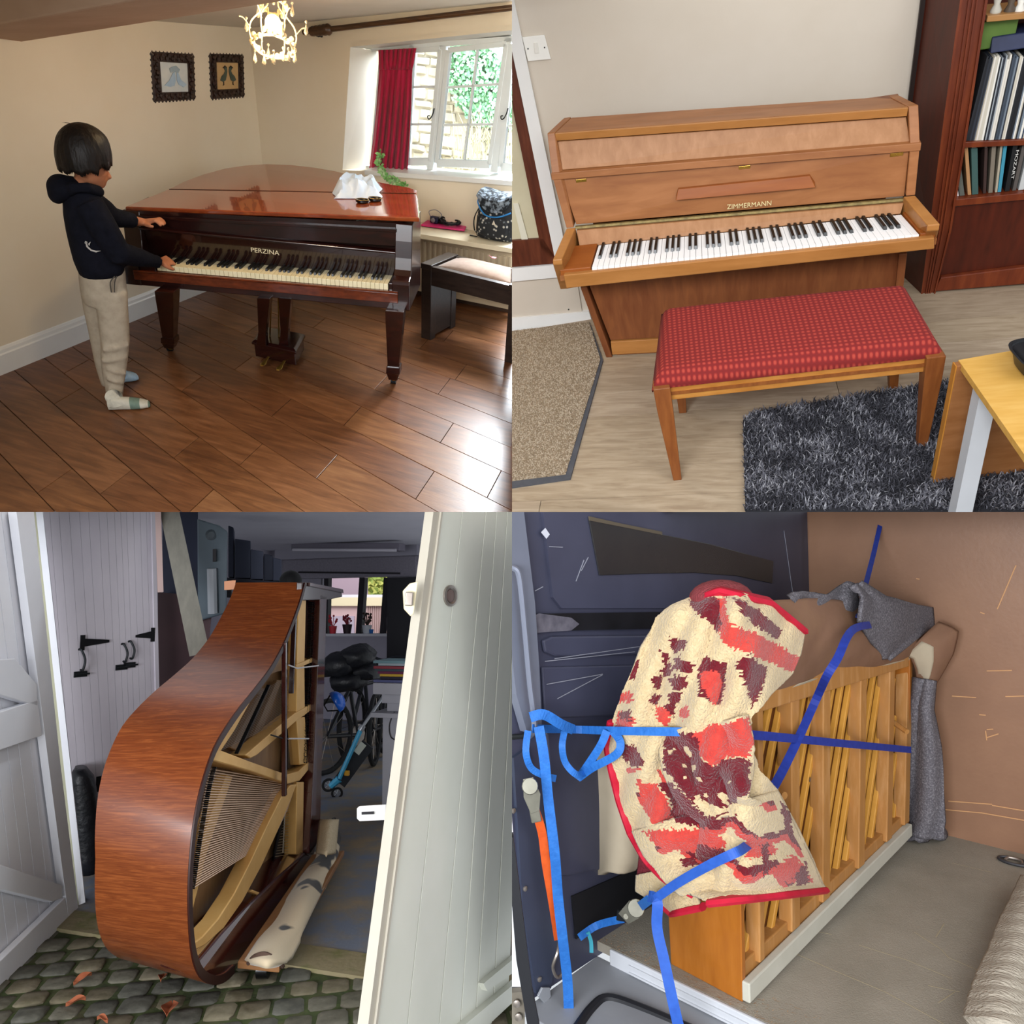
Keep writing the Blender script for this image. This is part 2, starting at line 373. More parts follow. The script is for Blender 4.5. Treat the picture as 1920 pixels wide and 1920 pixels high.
def inpoly(x, z, P):
    r = False
    for i in range(len(P)):
        a, b = P[i], P[i - 1]
        if (a.z > z) != (b.z > z) and x < (b.x - a.x) * (z - a.z) / (b.z - a.z) + a.x: r = not r
    return r
x0, x1 = min(p.x for p in ivq), max(p.x for p in ivq); z0, z1 = min(p.z for p in ivq), max(p.z for p in ivq)
mbs = [MB(), MB(), MB()]
for i in range(2600):
    x, z = rng.uniform(x0, x1), rng.uniform(z0, z1)
    if not inpoly(x + rng.gauss(0, .02), z + rng.gauss(0, .02), ivq): continue
    c = V((x, 1.7 - rng.random() * .1, z)); a = rng.uniform(0, 6.3); s_ = rng.uniform(.012, .026); t_ = V((math.cos(a), rng.uniform(-.6, .1), math.sin(a))).normalized(); w_ = t_.cross(V((rng.uniform(-.5, .5), -1, rng.uniform(-.3, .6)))).normalized()
    mbs[rng.randrange(3)].add([c - t_ * s_, c + w_ * s_ * .8, c + t_ * s_ * 1.2, c - w_ * s_ * .8], [(0, 1, 2, 3)])
for k_, m_ in enumerate(mbs): tag(build(m_, 'ivy_leaves', leafm[k_], parent=iv), kind='stuff')
grm = mat('dry_grass', '#c4c0a4', '#a3a484', scale=8, rough=.8)
mb = MB()
for i in range(170):
    p = R_.y(rng.uniform(850, 960), rng.uniform(285, 330), 1.45); L_ = rng.uniform(.15, .42); a = rng.uniform(-.9, .9); q = p + V((math.sin(a) * L_ * .7, rng.uniform(-.1, .1), L_)); w_ = .0025
    m_ = (p + q) / 2 + V((math.sin(a) * -.03, 0, .03)); mb.add([p + V((-w_, 0, 0)), p + V((w_, 0, 0)), m_ + V((w_, 0, 0)), q, m_ + V((-w_, 0, 0))], [(0, 1, 2, 3, 4)])
build(mb, 'dry_grass', grm, room=R_, kind='stuff', label='dry straw coloured grass tuft below the ivy', cat='grass')
mb = MB(); mb.box((-.5, .25, -.3), (4.2, 1.9, -.05)); build(mb, 'garden_ground', mat('garden_soil', '#8d8a6c', '#6d6d50', scale=10, rough=.95), room=R_, kind='structure', label='garden ground outside the window')

# ---- curtain and pole
curm = mat('crimson_curtain', '#a01838', '#b32045', scale=6, stretch=(6, 6, .6), rough=.75, spec=.2, sheen=.2)
def cur(u, v):
    L_ = [(710, 94), (711, 133), (706, 200), (700, 260), (692, 319)]; Rr = [(780, 90), (773, 133), (771, 200), (768, 260), (764, 322)]
    vv = [0, .17, .47, .73, 1]
    def e(Q): return curve([(a, V((q[0], q[1], 0))) for a, q in zip(vv, Q)], v)
    p = lerp(e(L_), e(Rr), u); fq = 6.5 if v > .15 else 8
    amp = curve([(0, .014), (.15, .006), (.2, .005), (.5, .016), (1, .022)], v)
    return R_.y(p.x, p.y, .10 + amp * math.sin(u * fq * 2 * math.pi + 1.2 * v) + .006 * math.sin(u * 17 + v * 4))
cu = thing('curtain', R_, R_.y(730, 320, .1), 'short crimson pleated curtain at the left of the casement window', 'curtain')
mb = MB(); mb.sheet(cur, 72, 26, .004); build(mb, 'drape', curm, parent=cu, smooth=True, angle=180)
mb = MB(); mb.sheet(lambda u, v: cur(u, v * .16) + V((0, -.004, 0)), 72, 4, .004); build(mb, 'pleat_heading', curm, parent=cu, smooth=True, angle=180)
rodm = mat('dark_wood_pole', '#3b2617', '#5a3c22', scale=8, stretch=(1, 8, 8), rough=.35, spec=.5, coat=.2)
cp = thing('curtain_pole', R_, R_.y(618, 54, -.05), 'dark wooden curtain pole with a ribbed finial near the ceiling', 'curtain pole')
r1, r2 = R_.y(618, 55, -.05), R_.y(1010, 8.5, -.05); ax_ = (r2 - r1).normalized()
mb = MB(); mb.tube([r1 - ax_ * .03, r2], .0165, 12); build(mb, 'pole', rodm, parent=cp, smooth=True)
mb = MB(); mb.lathe([(.001, -.215), (.014, -.21), (.02, -.19), (.014, -.17), (.012, -.16), (.026, -.15), (.03, -.13), (.028, -.115), (.032, -.1), (.029, -.085), (.033, -.07), (.03, -.055), (.034, -.04), (.031, -.025), (.035, -.01), (.03, .0), (.02, .012), (.016, .015)], r1, 14, ax_); build(mb, 'finial', rodm, parent=cp, smooth=True)
mb = MB(); q = R_.y(597, 66, -.04); mb.tube([q + V((0, .06, -.01)), q + V((0, 0, 0)), q + V((0, -.01, .03))], .008, 8); mb.lathe([(.001, -.012), (.016, -.008), (.018, 0), (.01, .012)], q, 10); build(mb, 'bracket', iron, parent=cp, smooth=True)

# ---- window seat, radiator
oakledge = mat('ledge_paint', '#dcd2bb', '#d2c6ab', scale=3, rough=.5)
mb = MB(); e1, e2 = R_.f(700, 425, .53), R_.f(1010, 474, .545)
mb.hexa([e1 + V((0, 0, -.03)), e2 + V((0, 0, -.03)), V((e2.x, -.002, .515)), V((e1.x, -.002, .50)), e1, e2, V((e2.x, -.002, .545)), V((e1.x, -.002, .53))])
build(mb, 'window_seat', oakledge, room=R_, bevel=.006, label='pale painted window seat ledge above the radiator', cat='ledge')
radm = mat('radiator_paint', '#d6c4a6', '#cdbb9c', scale=3, rough=.45)
rd = thing('radiator', R_, (1.7, -.1, .03), 'cream panel radiator with vertical ribs below the window seat', 'radiator')
mb = MB(); mb.box((.95, -.1, .055), (2.6, -.07, .47)); build(mb, 'panel', radm, parent=rd, bevel=.004)
for i in range(38):
    x = 1.0 + i * .042; mb = MB(); mb.prism([(x, -.1, .1), (x + .026, -.1, .1), (x + .02, -.113, .1), (x + .006, -.113, .1)], (0, 0, .33)); build(mb, 'rib', radm, parent=rd)
mb = MB(); mb.box((.95, -.118, .465), (2.6, -.06, .485)); build(mb, 'top_grille', radm, parent=rd, bevel=.003)
mb = MB(); mb.tube([(1.0, -.085, 0.0), (1.0, -.085, .06)], .009, 8); build(mb, 'pipe', radm, parent=rd)
mb = MB(); mb.box((-.0, -.02, 0), (3.0, 0, .03)); build(mb, 'baseboard_back', mat('dark_skirting', '#4a3426', rough=.6), room=R_, kind='structure', label='dark skirting strip below the radiator')

# ---- framed pictures
carved = mat('carved_ebony', '#1d110c', '#3a241a', scale=30, rough=.45, spec=.5, bump=.5, bscale=60)
innerf = mat('frame_slip', '#2a1a12', rough=.5)
def picture(q, inner, label, paint):
    P = [R_.x(a, b, .012) for a, b in q]; I = [R_.x(a, b, .02) for a, b in inner]; off = V((.026, 0, 0))
    t = thing('framed_picture', R_, (P[2] + P[3]) / 2, label, 'picture', 'framed pictures on the cream wall')
    fr_ = None
    for i in range(4):
        j = (i + 1) % 4; mb = MB(); mb.hexa([P[i] - off * .4, P[j] - off * .4, I[j] - off * .7, I[i] - off * .7, P[i] + off * .3, P[j] + off * .3, I[j] + off * .1, I[i] + off * .1])
        side = build(mb, 'frame_side', carved, parent=t, bevel=.004)
        L_ = (P[j] - P[i]).length; n = max(4, int(L_ / .03)); mb = MB(); rg = random.Random(i)
        for k in range(n):
            c = lerp(lerp(P[i], P[j], (k + .5) / n), lerp(I[i], I[j], (k + .5) / n), .42 + .2 * (k % 2)) + off * .3
            mb.ball(c, (.009, .013 + rg.random() * .005, .013 + rg.random() * .005), 6, 4)
        for k in range(n):   # scalloped outer edge
            c = lerp(P[i], P[j], (k + .5) / n) + off * .05; mb.ball(c, (.008, .009, .009), 6, 4)
        build(mb, 'carving', carved, parent=side, smooth=True)
    mb = MB(); mb.prism([I[0], I[1], I[2], I[3]], (-.008, 0, 0)); build(mb, 'print', paint, parent=t)
    def loc(u, v, d=.003): return lerp(lerp(I[0], I[1], u), lerp(I[3], I[2], u), v) + V((d, 0, 0))
    return t, loc
pp = mat('picture_paper', '#dfe3e0', '#c9d3d8', scale=9, rough=.6)
p2 = mat('parchment_print', '#c9a878', '#bd9a68', scale=7, rough=.7)
pic, loc = picture([(280, 96), (362, 101), (365, 186), (287, 191)], [(300, 116), (351, 119), (353, 172), (304, 173)], 'ornate dark carved frame around a pale blue figure print', pp)
blu = mat('pale_blue_wash', '#9fbdd8', '#c4d6e2', scale=14, rough=.7); wsh = mat('grey_blue_wash', '#8aa0b0', '#b4c2c8', scale=14, rough=.7)
for nm, m_, pts in [('painted_robe', blu, [(.42, .35), (.5, .3), (.52, .6), (.46, .78), (.3, .82), (.08, .78), (.28, .6)]), ('painted_robe', blu, [(.56, .32), (.64, .36), (.72, .58), (.93, .74), (.8, .84), (.62, .74), (.56, .6)]), ('painted_figure', wsh, [(.4, .14), (.56, .1), (.7, .22), (.62, .36), (.5, .3), (.34, .34), (.3, .2)])]:
    mb = MB(); mb.prism([loc(a, b) for a, b in pts], (.0015, 0, 0)); build(mb, nm, m_, parent=pic)
pic, loc = picture([(390, 100), (455, 102), (457, 181), (395, 186)], [(406, 117), (446, 118), (447, 166), (408, 168)], 'smaller dark carved frame showing two facing geese', p2)
gm = mat('goose_ink', '#3c4a44', '#59604e', scale=20, rough=.7); dk = mat('goose_dark', '#2b2018', rough=.7)
for mx in (0, 1):
    g = lambda a, b: loc(1 - a if mx else a, b)
    for nm, m_, pts in [('painted_goose', gm, [(.12, .66), (.2, .5), (.3, .42), (.36, .3), (.3, .22), (.36, .14), (.45, .2), (.46, .34), (.42, .52), (.38, .66), (.26, .72)]), ('painted_hat', dk, [(.24, .2), (.36, .1), (.46, .18), (.36, .2)]), ('painted_legs', dk, [(.26, .72), (.3, .72), (.3, .84), (.22, .86), (.26, .82)])]:
        mb = MB(); mb.prism([g(a, b) for a, b in pts], (.0015, 0, 0)); build(mb, nm, m_, parent=pic)

# ---- chandelier
cen = R_.pl(514, -14, (0, 0, 1.618), (-.147, .043, 1)); D_ = R_.dep(cen); mp_ = D_ / F
ch = thing('chandelier', R_, cen, 'small cream metal chandelier with glass drops and a lit bulb', 'chandelier')
gild = mat('cream_gilt_metal', '#e2d6bb', '#d3c193', scale=20, rough=.5, metal=.1)
crys = mat('drop_glass', '#fff3d8', rough=.05, trans=.75, ior=1.45, spec=.8)
def cp_(x, y, d=0): return R_.t(x, y, D_ + d)
ex_ = (cp_(600, 40) - cp_(500, 40)).normalized(); dn_ = (cp_(512, 140) - cp_(512, 40)).normalized(); dz_ = ex_.cross(dn_).normalized()
def ringp(y, r, n=24): c = cp_(512, y); return [c + (ex_ * math.cos(k * 2 * math.pi / n) + dz_ * math.sin(k * 2 * math.pi / n)) * (r * mp_) for k in range(n + 1)]
for y_, r_, w_ in ((88, 36, .006), (12, 22, .005)):
    mb = MB(); mb.tube(ringp(y_, r_), w_, 6); build(mb, 'hoop', gild, parent=ch, smooth=True)
mb = MB(); mb.tube([cp_(513, -14), cp_(513, 8)], .006, 6); mb.lathe([(.03, 0), (.028, .012), (.008, .02)], cp_(513, -13), 12, dn_); build(mb, 'stem', gild, parent=ch)
for k in range(6):
    a = k * math.pi / 3 + .3; e = ex_ * math.cos(a) + dz_ * math.sin(a)
    w = smoothpath([cp_(512, 6) + e * 18 * mp_, cp_(512, 22) + e * 20 * mp_, cp_(512, 45) + e * 38 * mp_, cp_(512, 66) + e * 42 * mp_, cp_(512, 88) + e * 36 * mp_], 4)
    mb = MB(); mb.tube(w, .0035, 5); build(mb, 'wire_arm', gild, parent=ch, smooth=True)
    w = smoothpath([cp_(512, 60) + e * 40 * mp_, cp_(512, 44) + e * 52 * mp_, cp_(512, 42) + e * 60 * mp_], 4)
    mb = MB(); mb.tube(w, .003, 5); build(mb, 'outer_arm', gild, parent=ch, smooth=True)
rg = random.Random(9)
for y, r, n in ((12, 22, 18), (84, 36, 26)):
    mb = MB()
    for k in range(n):
        a = k * 2 * math.pi / n; c = cp_(512, y + rg.uniform(-6, 6)) + (ex_ * math.cos(a) + dz_ * math.sin(a)) * (r + 2) * mp_
        mb.ball(c, (.013, .006, .015), 6, 4, (ex_, dz_, dn_))
    tag(build(mb, 'leaf_garland', gild, parent=ch, smooth=True), kind='stuff')
mb = MB(); mb.lathe([(.014, 0), (.014, .05), (.02, .06), (.006, .075)], cp_(512, 62), 10, -dn_); build(mb, 'lamp_holder', gild, parent=ch)
bulbm = mat('lit_bulb', '#ffdf9e', emit=9.0)
mb = MB(); mb.ball(cp_(512, 44), 15 * mp_, 14, 10); build(mb, 'bulb', bulbm, parent=ch, smooth=True)
for x, y, d in [(462, 48, 0), (484, 22, .03), (548, 20, -.02), (574, 55, 0), (478, 108, .02), (495, 112, -.05), (513, 111, -.07), (531, 104, .03), (541, 106, -.05), (553, 108, 0), (529, 58, -.08), (503, 98, .08)]:
    c = cp_(x, y, d); mb = MB(); mb.lathe([(.0005, -.045), (.004, -.042), (.0075, -.036), (.004, -.03), (.0015, -.027), (.003, -.02), (.009, .004), (.0105, .016), (.006, .026), (.0005, .03)], c, 8, dn_)
    build(mb, 'glass_drop', crys, parent=ch, smooth=True)
lt = bpy.data.lights.new('chandelier_lamp', 'POINT'); lt.energy = 20; lt.color = (1, .74, .42); lt.shadow_soft_size = .06
lo_ = bpy.data.objects.new('chandelier_lamp', lt); col.objects.link(lo_); lo_.location = R_.M @ (cp_(512, 62, -.09))

# ---- grand piano
mahog = mat('dark_mahogany', '#180706', '#2e0e09', scale=5, stretch=(1.2, 1.2, 6), rough=.25, spec=.5, coat=.35, c3='#220a07', dist=.8)
lidm = mat('lid_mahogany', '#6e2d15', '#93471f', scale=4, stretch=(1.0, 7, 7), rough=.14, spec=.5, coat=.7, croughness=.03, c3='#803719', dist=.7)
ivory = mat('aged_ivory', '#e6d9b4', '#dccfa6', scale=12, rough=.35, spec=.5)
ebony = mat('ebony', '#0c0b0b', rough=.3, spec=.5)
brass = mat('brass', '#c8a04a', '#a98436', scale=20, rough=.3, metal=.9)
K0 = R_.f(237, 533, .51); K1 = R_.f(765, 583, .49); K1.z = K0.z = 0
U_ = K1 - K0; uu = U_.normalized(); ey = V((-uu.y, uu.x, 0)); LEN = U_.length
def P(u, v, z):
    """u across the keyboard 0..1, v metres into the piano, z 0 at the keybed's underside to 1 under the lid"""
    return K0 + U_ * u + ey * v + V((0, 0, lerp(lerp(.51, .49, u), lerp(.862, .912, u), z)))
gp = thing('grand_piano', R_, K0 + U_ * .5 + ey * .3, 'closed dark mahogany grand piano with a PERZINA fallboard', 'piano')
mb = MB(); mb.box((0, .004, 0), (1, .5, .17), P); kb = build(mb, 'keybed', mahog, parent=gp, bevel=.004)
mb = MB(); mb.box((.035, -.006, .09), (.965, .012, .22), P); mb.prism([P(.035, a, b) for a, b in ((-.006, .2), (.03, .2), (.03, .232), (-.002, .232), (-.012, .222))], U_ * .93); build(mb, 'key_slip', mat('key_slip_wood', '#4a1e10', '#6b2f18', scale=6, stretch=(1, 8, 8), rough=.2, coat=.5), parent=gp, bevel=.003)
prof = [(.0, 0), (.0, .33), (.01, .37), (.03, .385), (.06, .40), (.085, .46), (.1, .6), (.115, .8), (.135, 1.0), (.45, 1.0), (.45, 0)]
for a, b in ((-.005, .055), (.945, 1.005)):
    mb = MB(); mb.prism([P(a, v, z) for v, z in prof], P(b, 0, 0) - P(a, 0, 0) + V((0, 0, 0))); build(mb, 'cheek', mahog, parent=gp, bevel=.004)
for a, b in ((.055, .112), (.932, .945)):
    mb = MB(); mb.box((a, .012, .16), (b, .15, .33), P); build(mb, 'key_block', mahog, parent=gp, bevel=.003)
# rim following the lid outline
out_px = [(315, 354), (345, 340), (380, 327), (420, 316), (460, 310), (500, 307.5), (545, 309), (590, 314), (630, 321), (670, 331), (705, 340), (740, 347), (765, 351), (783, 357)]
lz = lambda x: .875 + (x - 234) / 553 * .075
rim = [R_.f(a, b, lz(a)) for a, b in out_px]
cen_ = sum(rim, V()) / len(rim)
inset = [lerp(p, cen_, .05) for p in rim]
mb = MB(); ring = [P(.02, .2, 1)] + inset + [P(.985, .2, 1)]
mb.prism([V((p.x, p.y, lerp(.60, .58, .5))) for p in ring], (0, 0, .255)); build(mb, 'rim', mahog, parent=gp)
# lid: rear leaf and front flap with hinge line
def lidslab(pts, nm, th=.022):
    mb = MB(); mb.prism([p - V((0, 0, th)) for p in pts], (0, 0, th)); return build(mb, nm, lidm, parent=gp, bevel=.006)
rr = [R_.f(a, b, lz(a)) for a, b in [(780, 363)]]
lidslab([R_.f(316, 354.3, lz(316))] + rim[1:] + [R_.f(781, 362.2, lz(781))], 'lid_rear')
lidslab([R_.f(234, 387.5, lz(234)), R_.f(787, 408.5, lz(787)), R_.f(784.5, 371, lz(784)), R_.f(781, 363.6, lz(781)), R_.f(314.5, 355.2, lz(315))], 'lid_front')
mb = MB(); mb.tube([R_.f(317, 354.7, lz(317) + .0002), R_.f(778, 363, lz(778) + .0002)], .0022, 6); build(mb, 'hinge', mahog, parent=gp)
# fallboard, music desk rail, mouldings
fbm = mat('fallboard_lacquer', '#160806', '#240c08', scale=5, rough=.12, spec=.5, coat=.6, croughness=.03)
mb = MB(); mb.prism([P(.055, v, z) for v, z in ((.168, .26), (.158, .5), (.145, .72), (.175, .72), (.195, .26))], P(.945, 0, 0) - P(.055, 0, 0)); fb_ = build(mb, 'fallboard', fbm, parent=gp, bevel=.003)
mb = MB(); mb.prism([P(.05, v, z) for v, z in ((.12, .735), (.105, .75), (.105, .775), (.125, .79), (.15, .79), (.15, .735))], P(.95, 0, 0) - P(.05, 0, 0)); build(mb, 'moulding', mahog, parent=gp, bevel=.002)
mb = MB(); mb.box((.05, .135, .72), (.95, .18, 1.0), P); build(mb, 'front_rail', mahog, parent=gp)
mb = MB(); mb.box((.05, .118, .9), (.95, .14, .94), P); build(mb, 'moulding', mahog, parent=gp, bevel=.002)
gold = mat('gilt_letters', '#e2d2ac', rough=.5, metal=.0, emit=.0)
pt = lambda x, y: R_.pl(x, y, P(.5, .152, .42), ey)
text('PERZINA', 'lettering', .034, gold, fb_, pt(470, 472), pt(524, 478.5) - pt(470, 472), pt(470, 455) - pt(470, 475), .0006, fit=(pt(524, 478) - pt(470, 472)).length)
# keys
u0, u1 = .117, .929
for i in range(52):
    a = u0 + (u1 - u0) * i / 52; b = u0 + (u1 - u0) * (i + 1) / 52; g = .0004
    mb = MB(); mb.box((a + g, .014, .24), (b - g, .165, .318), P); build(mb, 'white_key', ivory, parent=gp, bevel=.0012)
    if i < 51 and (i % 7) in (0, 2, 3, 5, 6):
        w = (u1 - u0) / 52; c = b
        mb = MB(); mb.hexa([P(c - w * .3, .062, .3), P(c + w * .3, .062, .3), P(c + w * .3, .166, .3), P(c - w * .3, .166, .3), P(c - w * .22, .068, .352), P(c + w * .22, .068, .352), P(c + w * .22, .166, .352), P(c - w * .22, .166, .352)]); build(mb, 'black_key', ebony, parent=gp, bevel=.001)
mb = MB(); mb.box((.112, .16, .25), (.93, .172, .3), P); build(mb, 'key_felt', mat('red_felt', '#4a0d12', rough=.95), parent=gp)
# legs
def sq(c, h): return [c + uu * (a * h) + ey * (b * h) for a, b in ((-1, -1), (1, -1), (1, 1), (-1, 1))]
def leg(top, foot):
    k = R_.m(foot); tz = top.z; f0 = V((foot.x, foot.y, 0))
    def at(t): return V((lerp(f0.x, top.x, t), lerp(f0.y, top.y, t), tz * t))
    mb = MB(); mb.loft([sq(at(.075), .026), sq(at(.17), .036), sq(at(.185), .04), sq(at(.27), .039), sq(at(.285), .033), sq(at(.9), .047), sq(at(1.03), .049)])
    lg = build(mb, 'leg', mahog, parent=gp, bevel=.003)
    mb = MB(); mb.tube([at(.11), at(.055)], .016, 8); mb.tube([V((f0.x - uu.x * .014, f0.y - uu.y * .014, .022)), V((f0.x + uu.x * .014, f0.y + uu.y * .014, .022))], .022, 12); build(mb, 'caster', iron, parent=lg, smooth=True)
    mb = MB(); mb.tube([at(.085), at(.075)], .02, 10); build(mb, 'ferrule', brass, parent=lg)
leg(R_.f(314, 546, .505), R_.f(320, 658)); leg(R_.f(742, 583, .495), R_.f(738, 719)); 
rl = lerp(rim[5], cen_, .25); leg(V((rl.x, rl.y, .6)), V((rl.x, rl.y, 0)))
# lyre and pedals
LY = [R_.f(478, 668, .03), R_.f(556, 686, .03), R_.f(572, 655, .03), R_.f(497, 640, .03)]; c0 = sum(LY, V()) / 4
mb = MB(); mb.loft([[V((lerp(c0, q_, s_).x, lerp(c0, q_, s_).y, z)) for q_ in LY] for z, s_ in ((.03, .97), (.105, .97), (.108, 1.06), (.122, 1.06), (.135, .93))]); lyb = build(mb, 'lyre_box', mahog, parent=gp, bevel=.003)
for x1_, x2_ in ((497, 492), (537, 534)):
    a, b = R_.f(x1_, 556, .505), R_.f(x2_, 645, .13); mb = MB(); mb.loft([sq(b, .03), sq(lerp(b, a, .08), .026), sq(lerp(b, a, .3), .022), sq(a, .034)]); build(mb, 'lyre_post', mahog, parent=gp, bevel=.003)
for x1_, x2_ in ((509, 506), (522, 523)):
    a, b = R_.f(x1_, 552, .505), R_.f(x2_, 632, .13); mb = MB(); mb.tube([a, b], .0045, 6); build(mb, 'pedal_rod', brass, parent=gp)
for x_, y_ in ((528, 684), (498, 676)):
    a = R_.f(x_, y_, .045); d = -ey; mb = MB(); mb.tube([a + ey * .06, a, a + d * .05, a + d * .075], [.008, .01, .018, .01], 8, flat=.4, up=(0, 0, 1)); build(mb, 'pedal', brass, parent=lyb, smooth=True)

# ---- things lying on the lid
plastic = mat('white_plastic_bag', '#bcd0ea', '#d8e4f2', scale=10, rough=.35, spec=.4, trans=.15)
A_ = R_.f(668, 366, lz(668)); kx = R_.m(A_)
def bagf(u, v):
    x = lerp(626, 714, u) + 3 * math.sin(v * 9); y = lerp(372, 352, v) - (6 * math.sin(u * 3.1) if v > .5 else 0)
    p = R_.f(x, y, lz(x) + .004); n1 = noise.noise(V((u * 4.2, v * 3.4, .3))) + .6 * noise.noise(V((u * 9, v * 8, 2)))
    edge = min(1, 6 * min(u, 1 - u, v, 1 - v)); return p + V((0, 0, max(0, edge) * (.035 + .04 * n1 + .035 * math.sin(v * 3.1))))
mb = MB(); mb.sheet(bagf, 30, 16, .002)
build(mb, 'plastic_bag', plastic, room=R_, smooth=True, angle=32, label='crumpled white plastic bag lying on the piano lid', cat='plastic bag')
cs = thing('spectacle_case', R_, R_.f(691, 378, lz(690)), 'open black oval case lying in front of the plastic bag', 'case')
for x_, y_ in ((679, 376), (703, 373)):
    c = R_.f(x_, y_, lz(x_) + .012); mb = MB()
    mb.loft([[c + (uu * math.cos(k * math.pi / 8) * a + ey * math.sin(k * math.pi / 8) * b) + V((0, 0, z)) for k in range(16)] for a, b, z in ((.026, .02, -.012), (.036, .03, -.006), (.037, .031, .006), (.033, .027, .006), (.026, .02, -.004))]); s_ = build(mb, 'shell', ebony, parent=cs, smooth=True)
    mb = MB(); mb.tube([c + (uu * math.cos(k * math.pi / 10) * .036 + ey * math.sin(k * math.pi / 10) * .030) + V((0, 0, .0065)) for k in range(21)], .0015, 5); build(mb, 'rim_trim', brass, parent=s_)
# trailing plant on the sill side of the piano
leafg = mat('variegated_leaf', '#5d9a4c', '#cfe2b8', scale=30, rough=.5, c3='#7cb266')
st = smoothpath([R_.y(714, 286, -.16), R_.y(712, 310, -.18), R_.y(722, 328, -.2), R_.y(742, 340, -.22), R_.y(760, 350, -.22)], 6)
pl_ = thing('trailing_plant', R_, st[-1], 'trailing sprig of variegated green leaves beside the curtain', 'plant')
mb = MB(); mb.tube(st, .004, 6); build(mb, 'stem', leafg, parent=pl_)
mb = MB(); rg = random.Random(4)
for i, p in enumerate(st):
    for k in range(7):
        a = rg.uniform(0, 6.3); t_ = V((math.cos(a), rg.uniform(-1, .2), math.sin(a))).normalized(); s_ = rg.uniform(.016, .032) ; w_ = t_.cross(V((0, -1, .4))).normalized() * s_ * .35; q = p + t_ * .008
        mb.add([q, q + t_ * s_ * .5 + w_, q + t_ * s_ * 1.1, q + t_ * s_ * .5 - w_], [(0, 1, 2, 3)])
tag(build(mb, 'leaves', leafg, parent=pl_), kind='stuff')
# window seat things
LZ = .53
pinkm = mat('pink_folder', '#c9246c', '#d63c80', scale=8, rough=.5)
fz = lambda x, y, d=0: R_.f(x, y, lerp(.53, .545, (x - 776) / 184) + d)
mb = MB(); mb.prism([fz(789, 424, .008), fz(871, 434, .008), fz(880, 414, .008), fz(812, 408, .008)], (0, 0, .012)); build(mb, 'pink_folder', pinkm, room=R_, bevel=.003, label='bright pink folder lying on the window seat', cat='folder')
cabm = mat('black_cable', '#15151a', rough=.5)
cc = fz(842, 416, .04); mb = MB()
mb.tube([cc + V((math.cos(a * .35) * (.075 + .012 * math.sin(a * 1.7)), math.sin(a * .35) * (.05 + .01 * math.cos(a * 1.3)), .012 * math.sin(a * .9) + .004 * (a % 5) - .008)) for a in range(90)], .006, 6)
build(mb, 'coiled_cable', cabm, room=R_, smooth=True, label='coil of black cable heaped on the pink folder', cat='cable')
cc = fz(815, 418, .022); ad = thing('small_camera', R_, cc, 'small dark camera with a looped strap on the pink folder', 'camera')
mb = MB(); mb.box((cc.x - .03, cc.y - .018, cc.z), (cc.x + .03, cc.y + .018, cc.z + .045)); build(mb, 'body', mat('navy_plastic', '#23233f', rough=.4), parent=ad, bevel=.006)
mb = MB(); mb.lathe([(.014, 0), (.016, .004), (.016, .014), (.012, .016), (.009, .01)], cc + V((0, -.018, .024)), 12, (0, -1, 0)); build(mb, 'lens', mat('grey_metal', '#9a9aa2', rough=.3, metal=.8), parent=ad, smooth=True)
mb = MB(); mb.tube(smoothpath([cc + V((-.03, 0, .035)), cc + V((-.05, .01, .07)), cc + V((.0, .02, .085)), cc + V((.05, .01, .06)), cc + V((.03, 0, .035))], 5), .003, 5); build(mb, 'strap', mat('grey_cord', '#8b8790', rough=.8), parent=ad)

# ---- backpack
bkm = bpy.data.materials.new('floral_backpack'); bkm.use_nodes = True; nt = bkm.node_tree; b = nt.nodes['Principled BSDF']; b.inputs['Roughness'].default_value = .8
tc = nt.nodes.new('ShaderNodeTexCoord'); vo = nt.nodes.new('ShaderNodeTexVoronoi'); vo.inputs['Scale'].default_value = 34; cr = nt.nodes.new('ShaderNodeValToRGB')
cr.color_ramp.elements[0].color = lin('#b9b3a4'); cr.color_ramp.elements[0].position = .18; cr.color_ramp.elements[1].color = lin('#16181d'); cr.color_ramp.elements[1].position = .34; e = cr.color_ramp.elements.new(.26); e.color = lin('#6a6f74')
nt.links.new(tc.outputs['Object'], vo.inputs['Vector']); nt.links.new(vo.outputs['Distance'], cr.inputs['Fac']); nt.links.new(cr.outputs['Color'], b.inputs['Base Color'])
def sring(c, ex, ey_, a, b, n=24, e=4.0):
    return [c + ex * (a * math.copysign(abs(math.cos(t)) ** (2 / e), math.cos(t))) + ey_ * (b * math.copysign(abs(math.sin(t)) ** (2 / e), math.sin(t))) for t in [k * 2 * math.pi / n for k in range(n)]]
BC = R_.f(932, 447, .542); X_ = V((1, 0, 0)); Y_ = V((0, 1, 0))
bpk = thing('backpack', R_, BC, 'black and white floral backpack standing on the window seat', 'backpack')
kB = R_.m(BC)
mb = MB(); mb.loft([sring(BC + V((.012 * 0, .0, z)), X_, Y_, a, b_, 28, 3.2) for z, a, b_ in ((0, .12, .06), (.012, .145, .08), (.06, .15, .085), (.14, .145, .085), (.2, .135, .08), (.25, .12, .07), (.285, .115, .06), (.295, .1, .05))]); build(mb, 'body', bkm, parent=bpk, smooth=True)
mb = MB(); mb.loft([sring(BC + V((0, -.088 + d, .09)), X_, V((0, 0, 1)), a, a * .66, 24, 3) for a, d in ((.1, .03), (.112, .0), (.1, -.016), (.08, -.02))]); build(mb, 'front_pocket', bkm, parent=bpk, smooth=True)
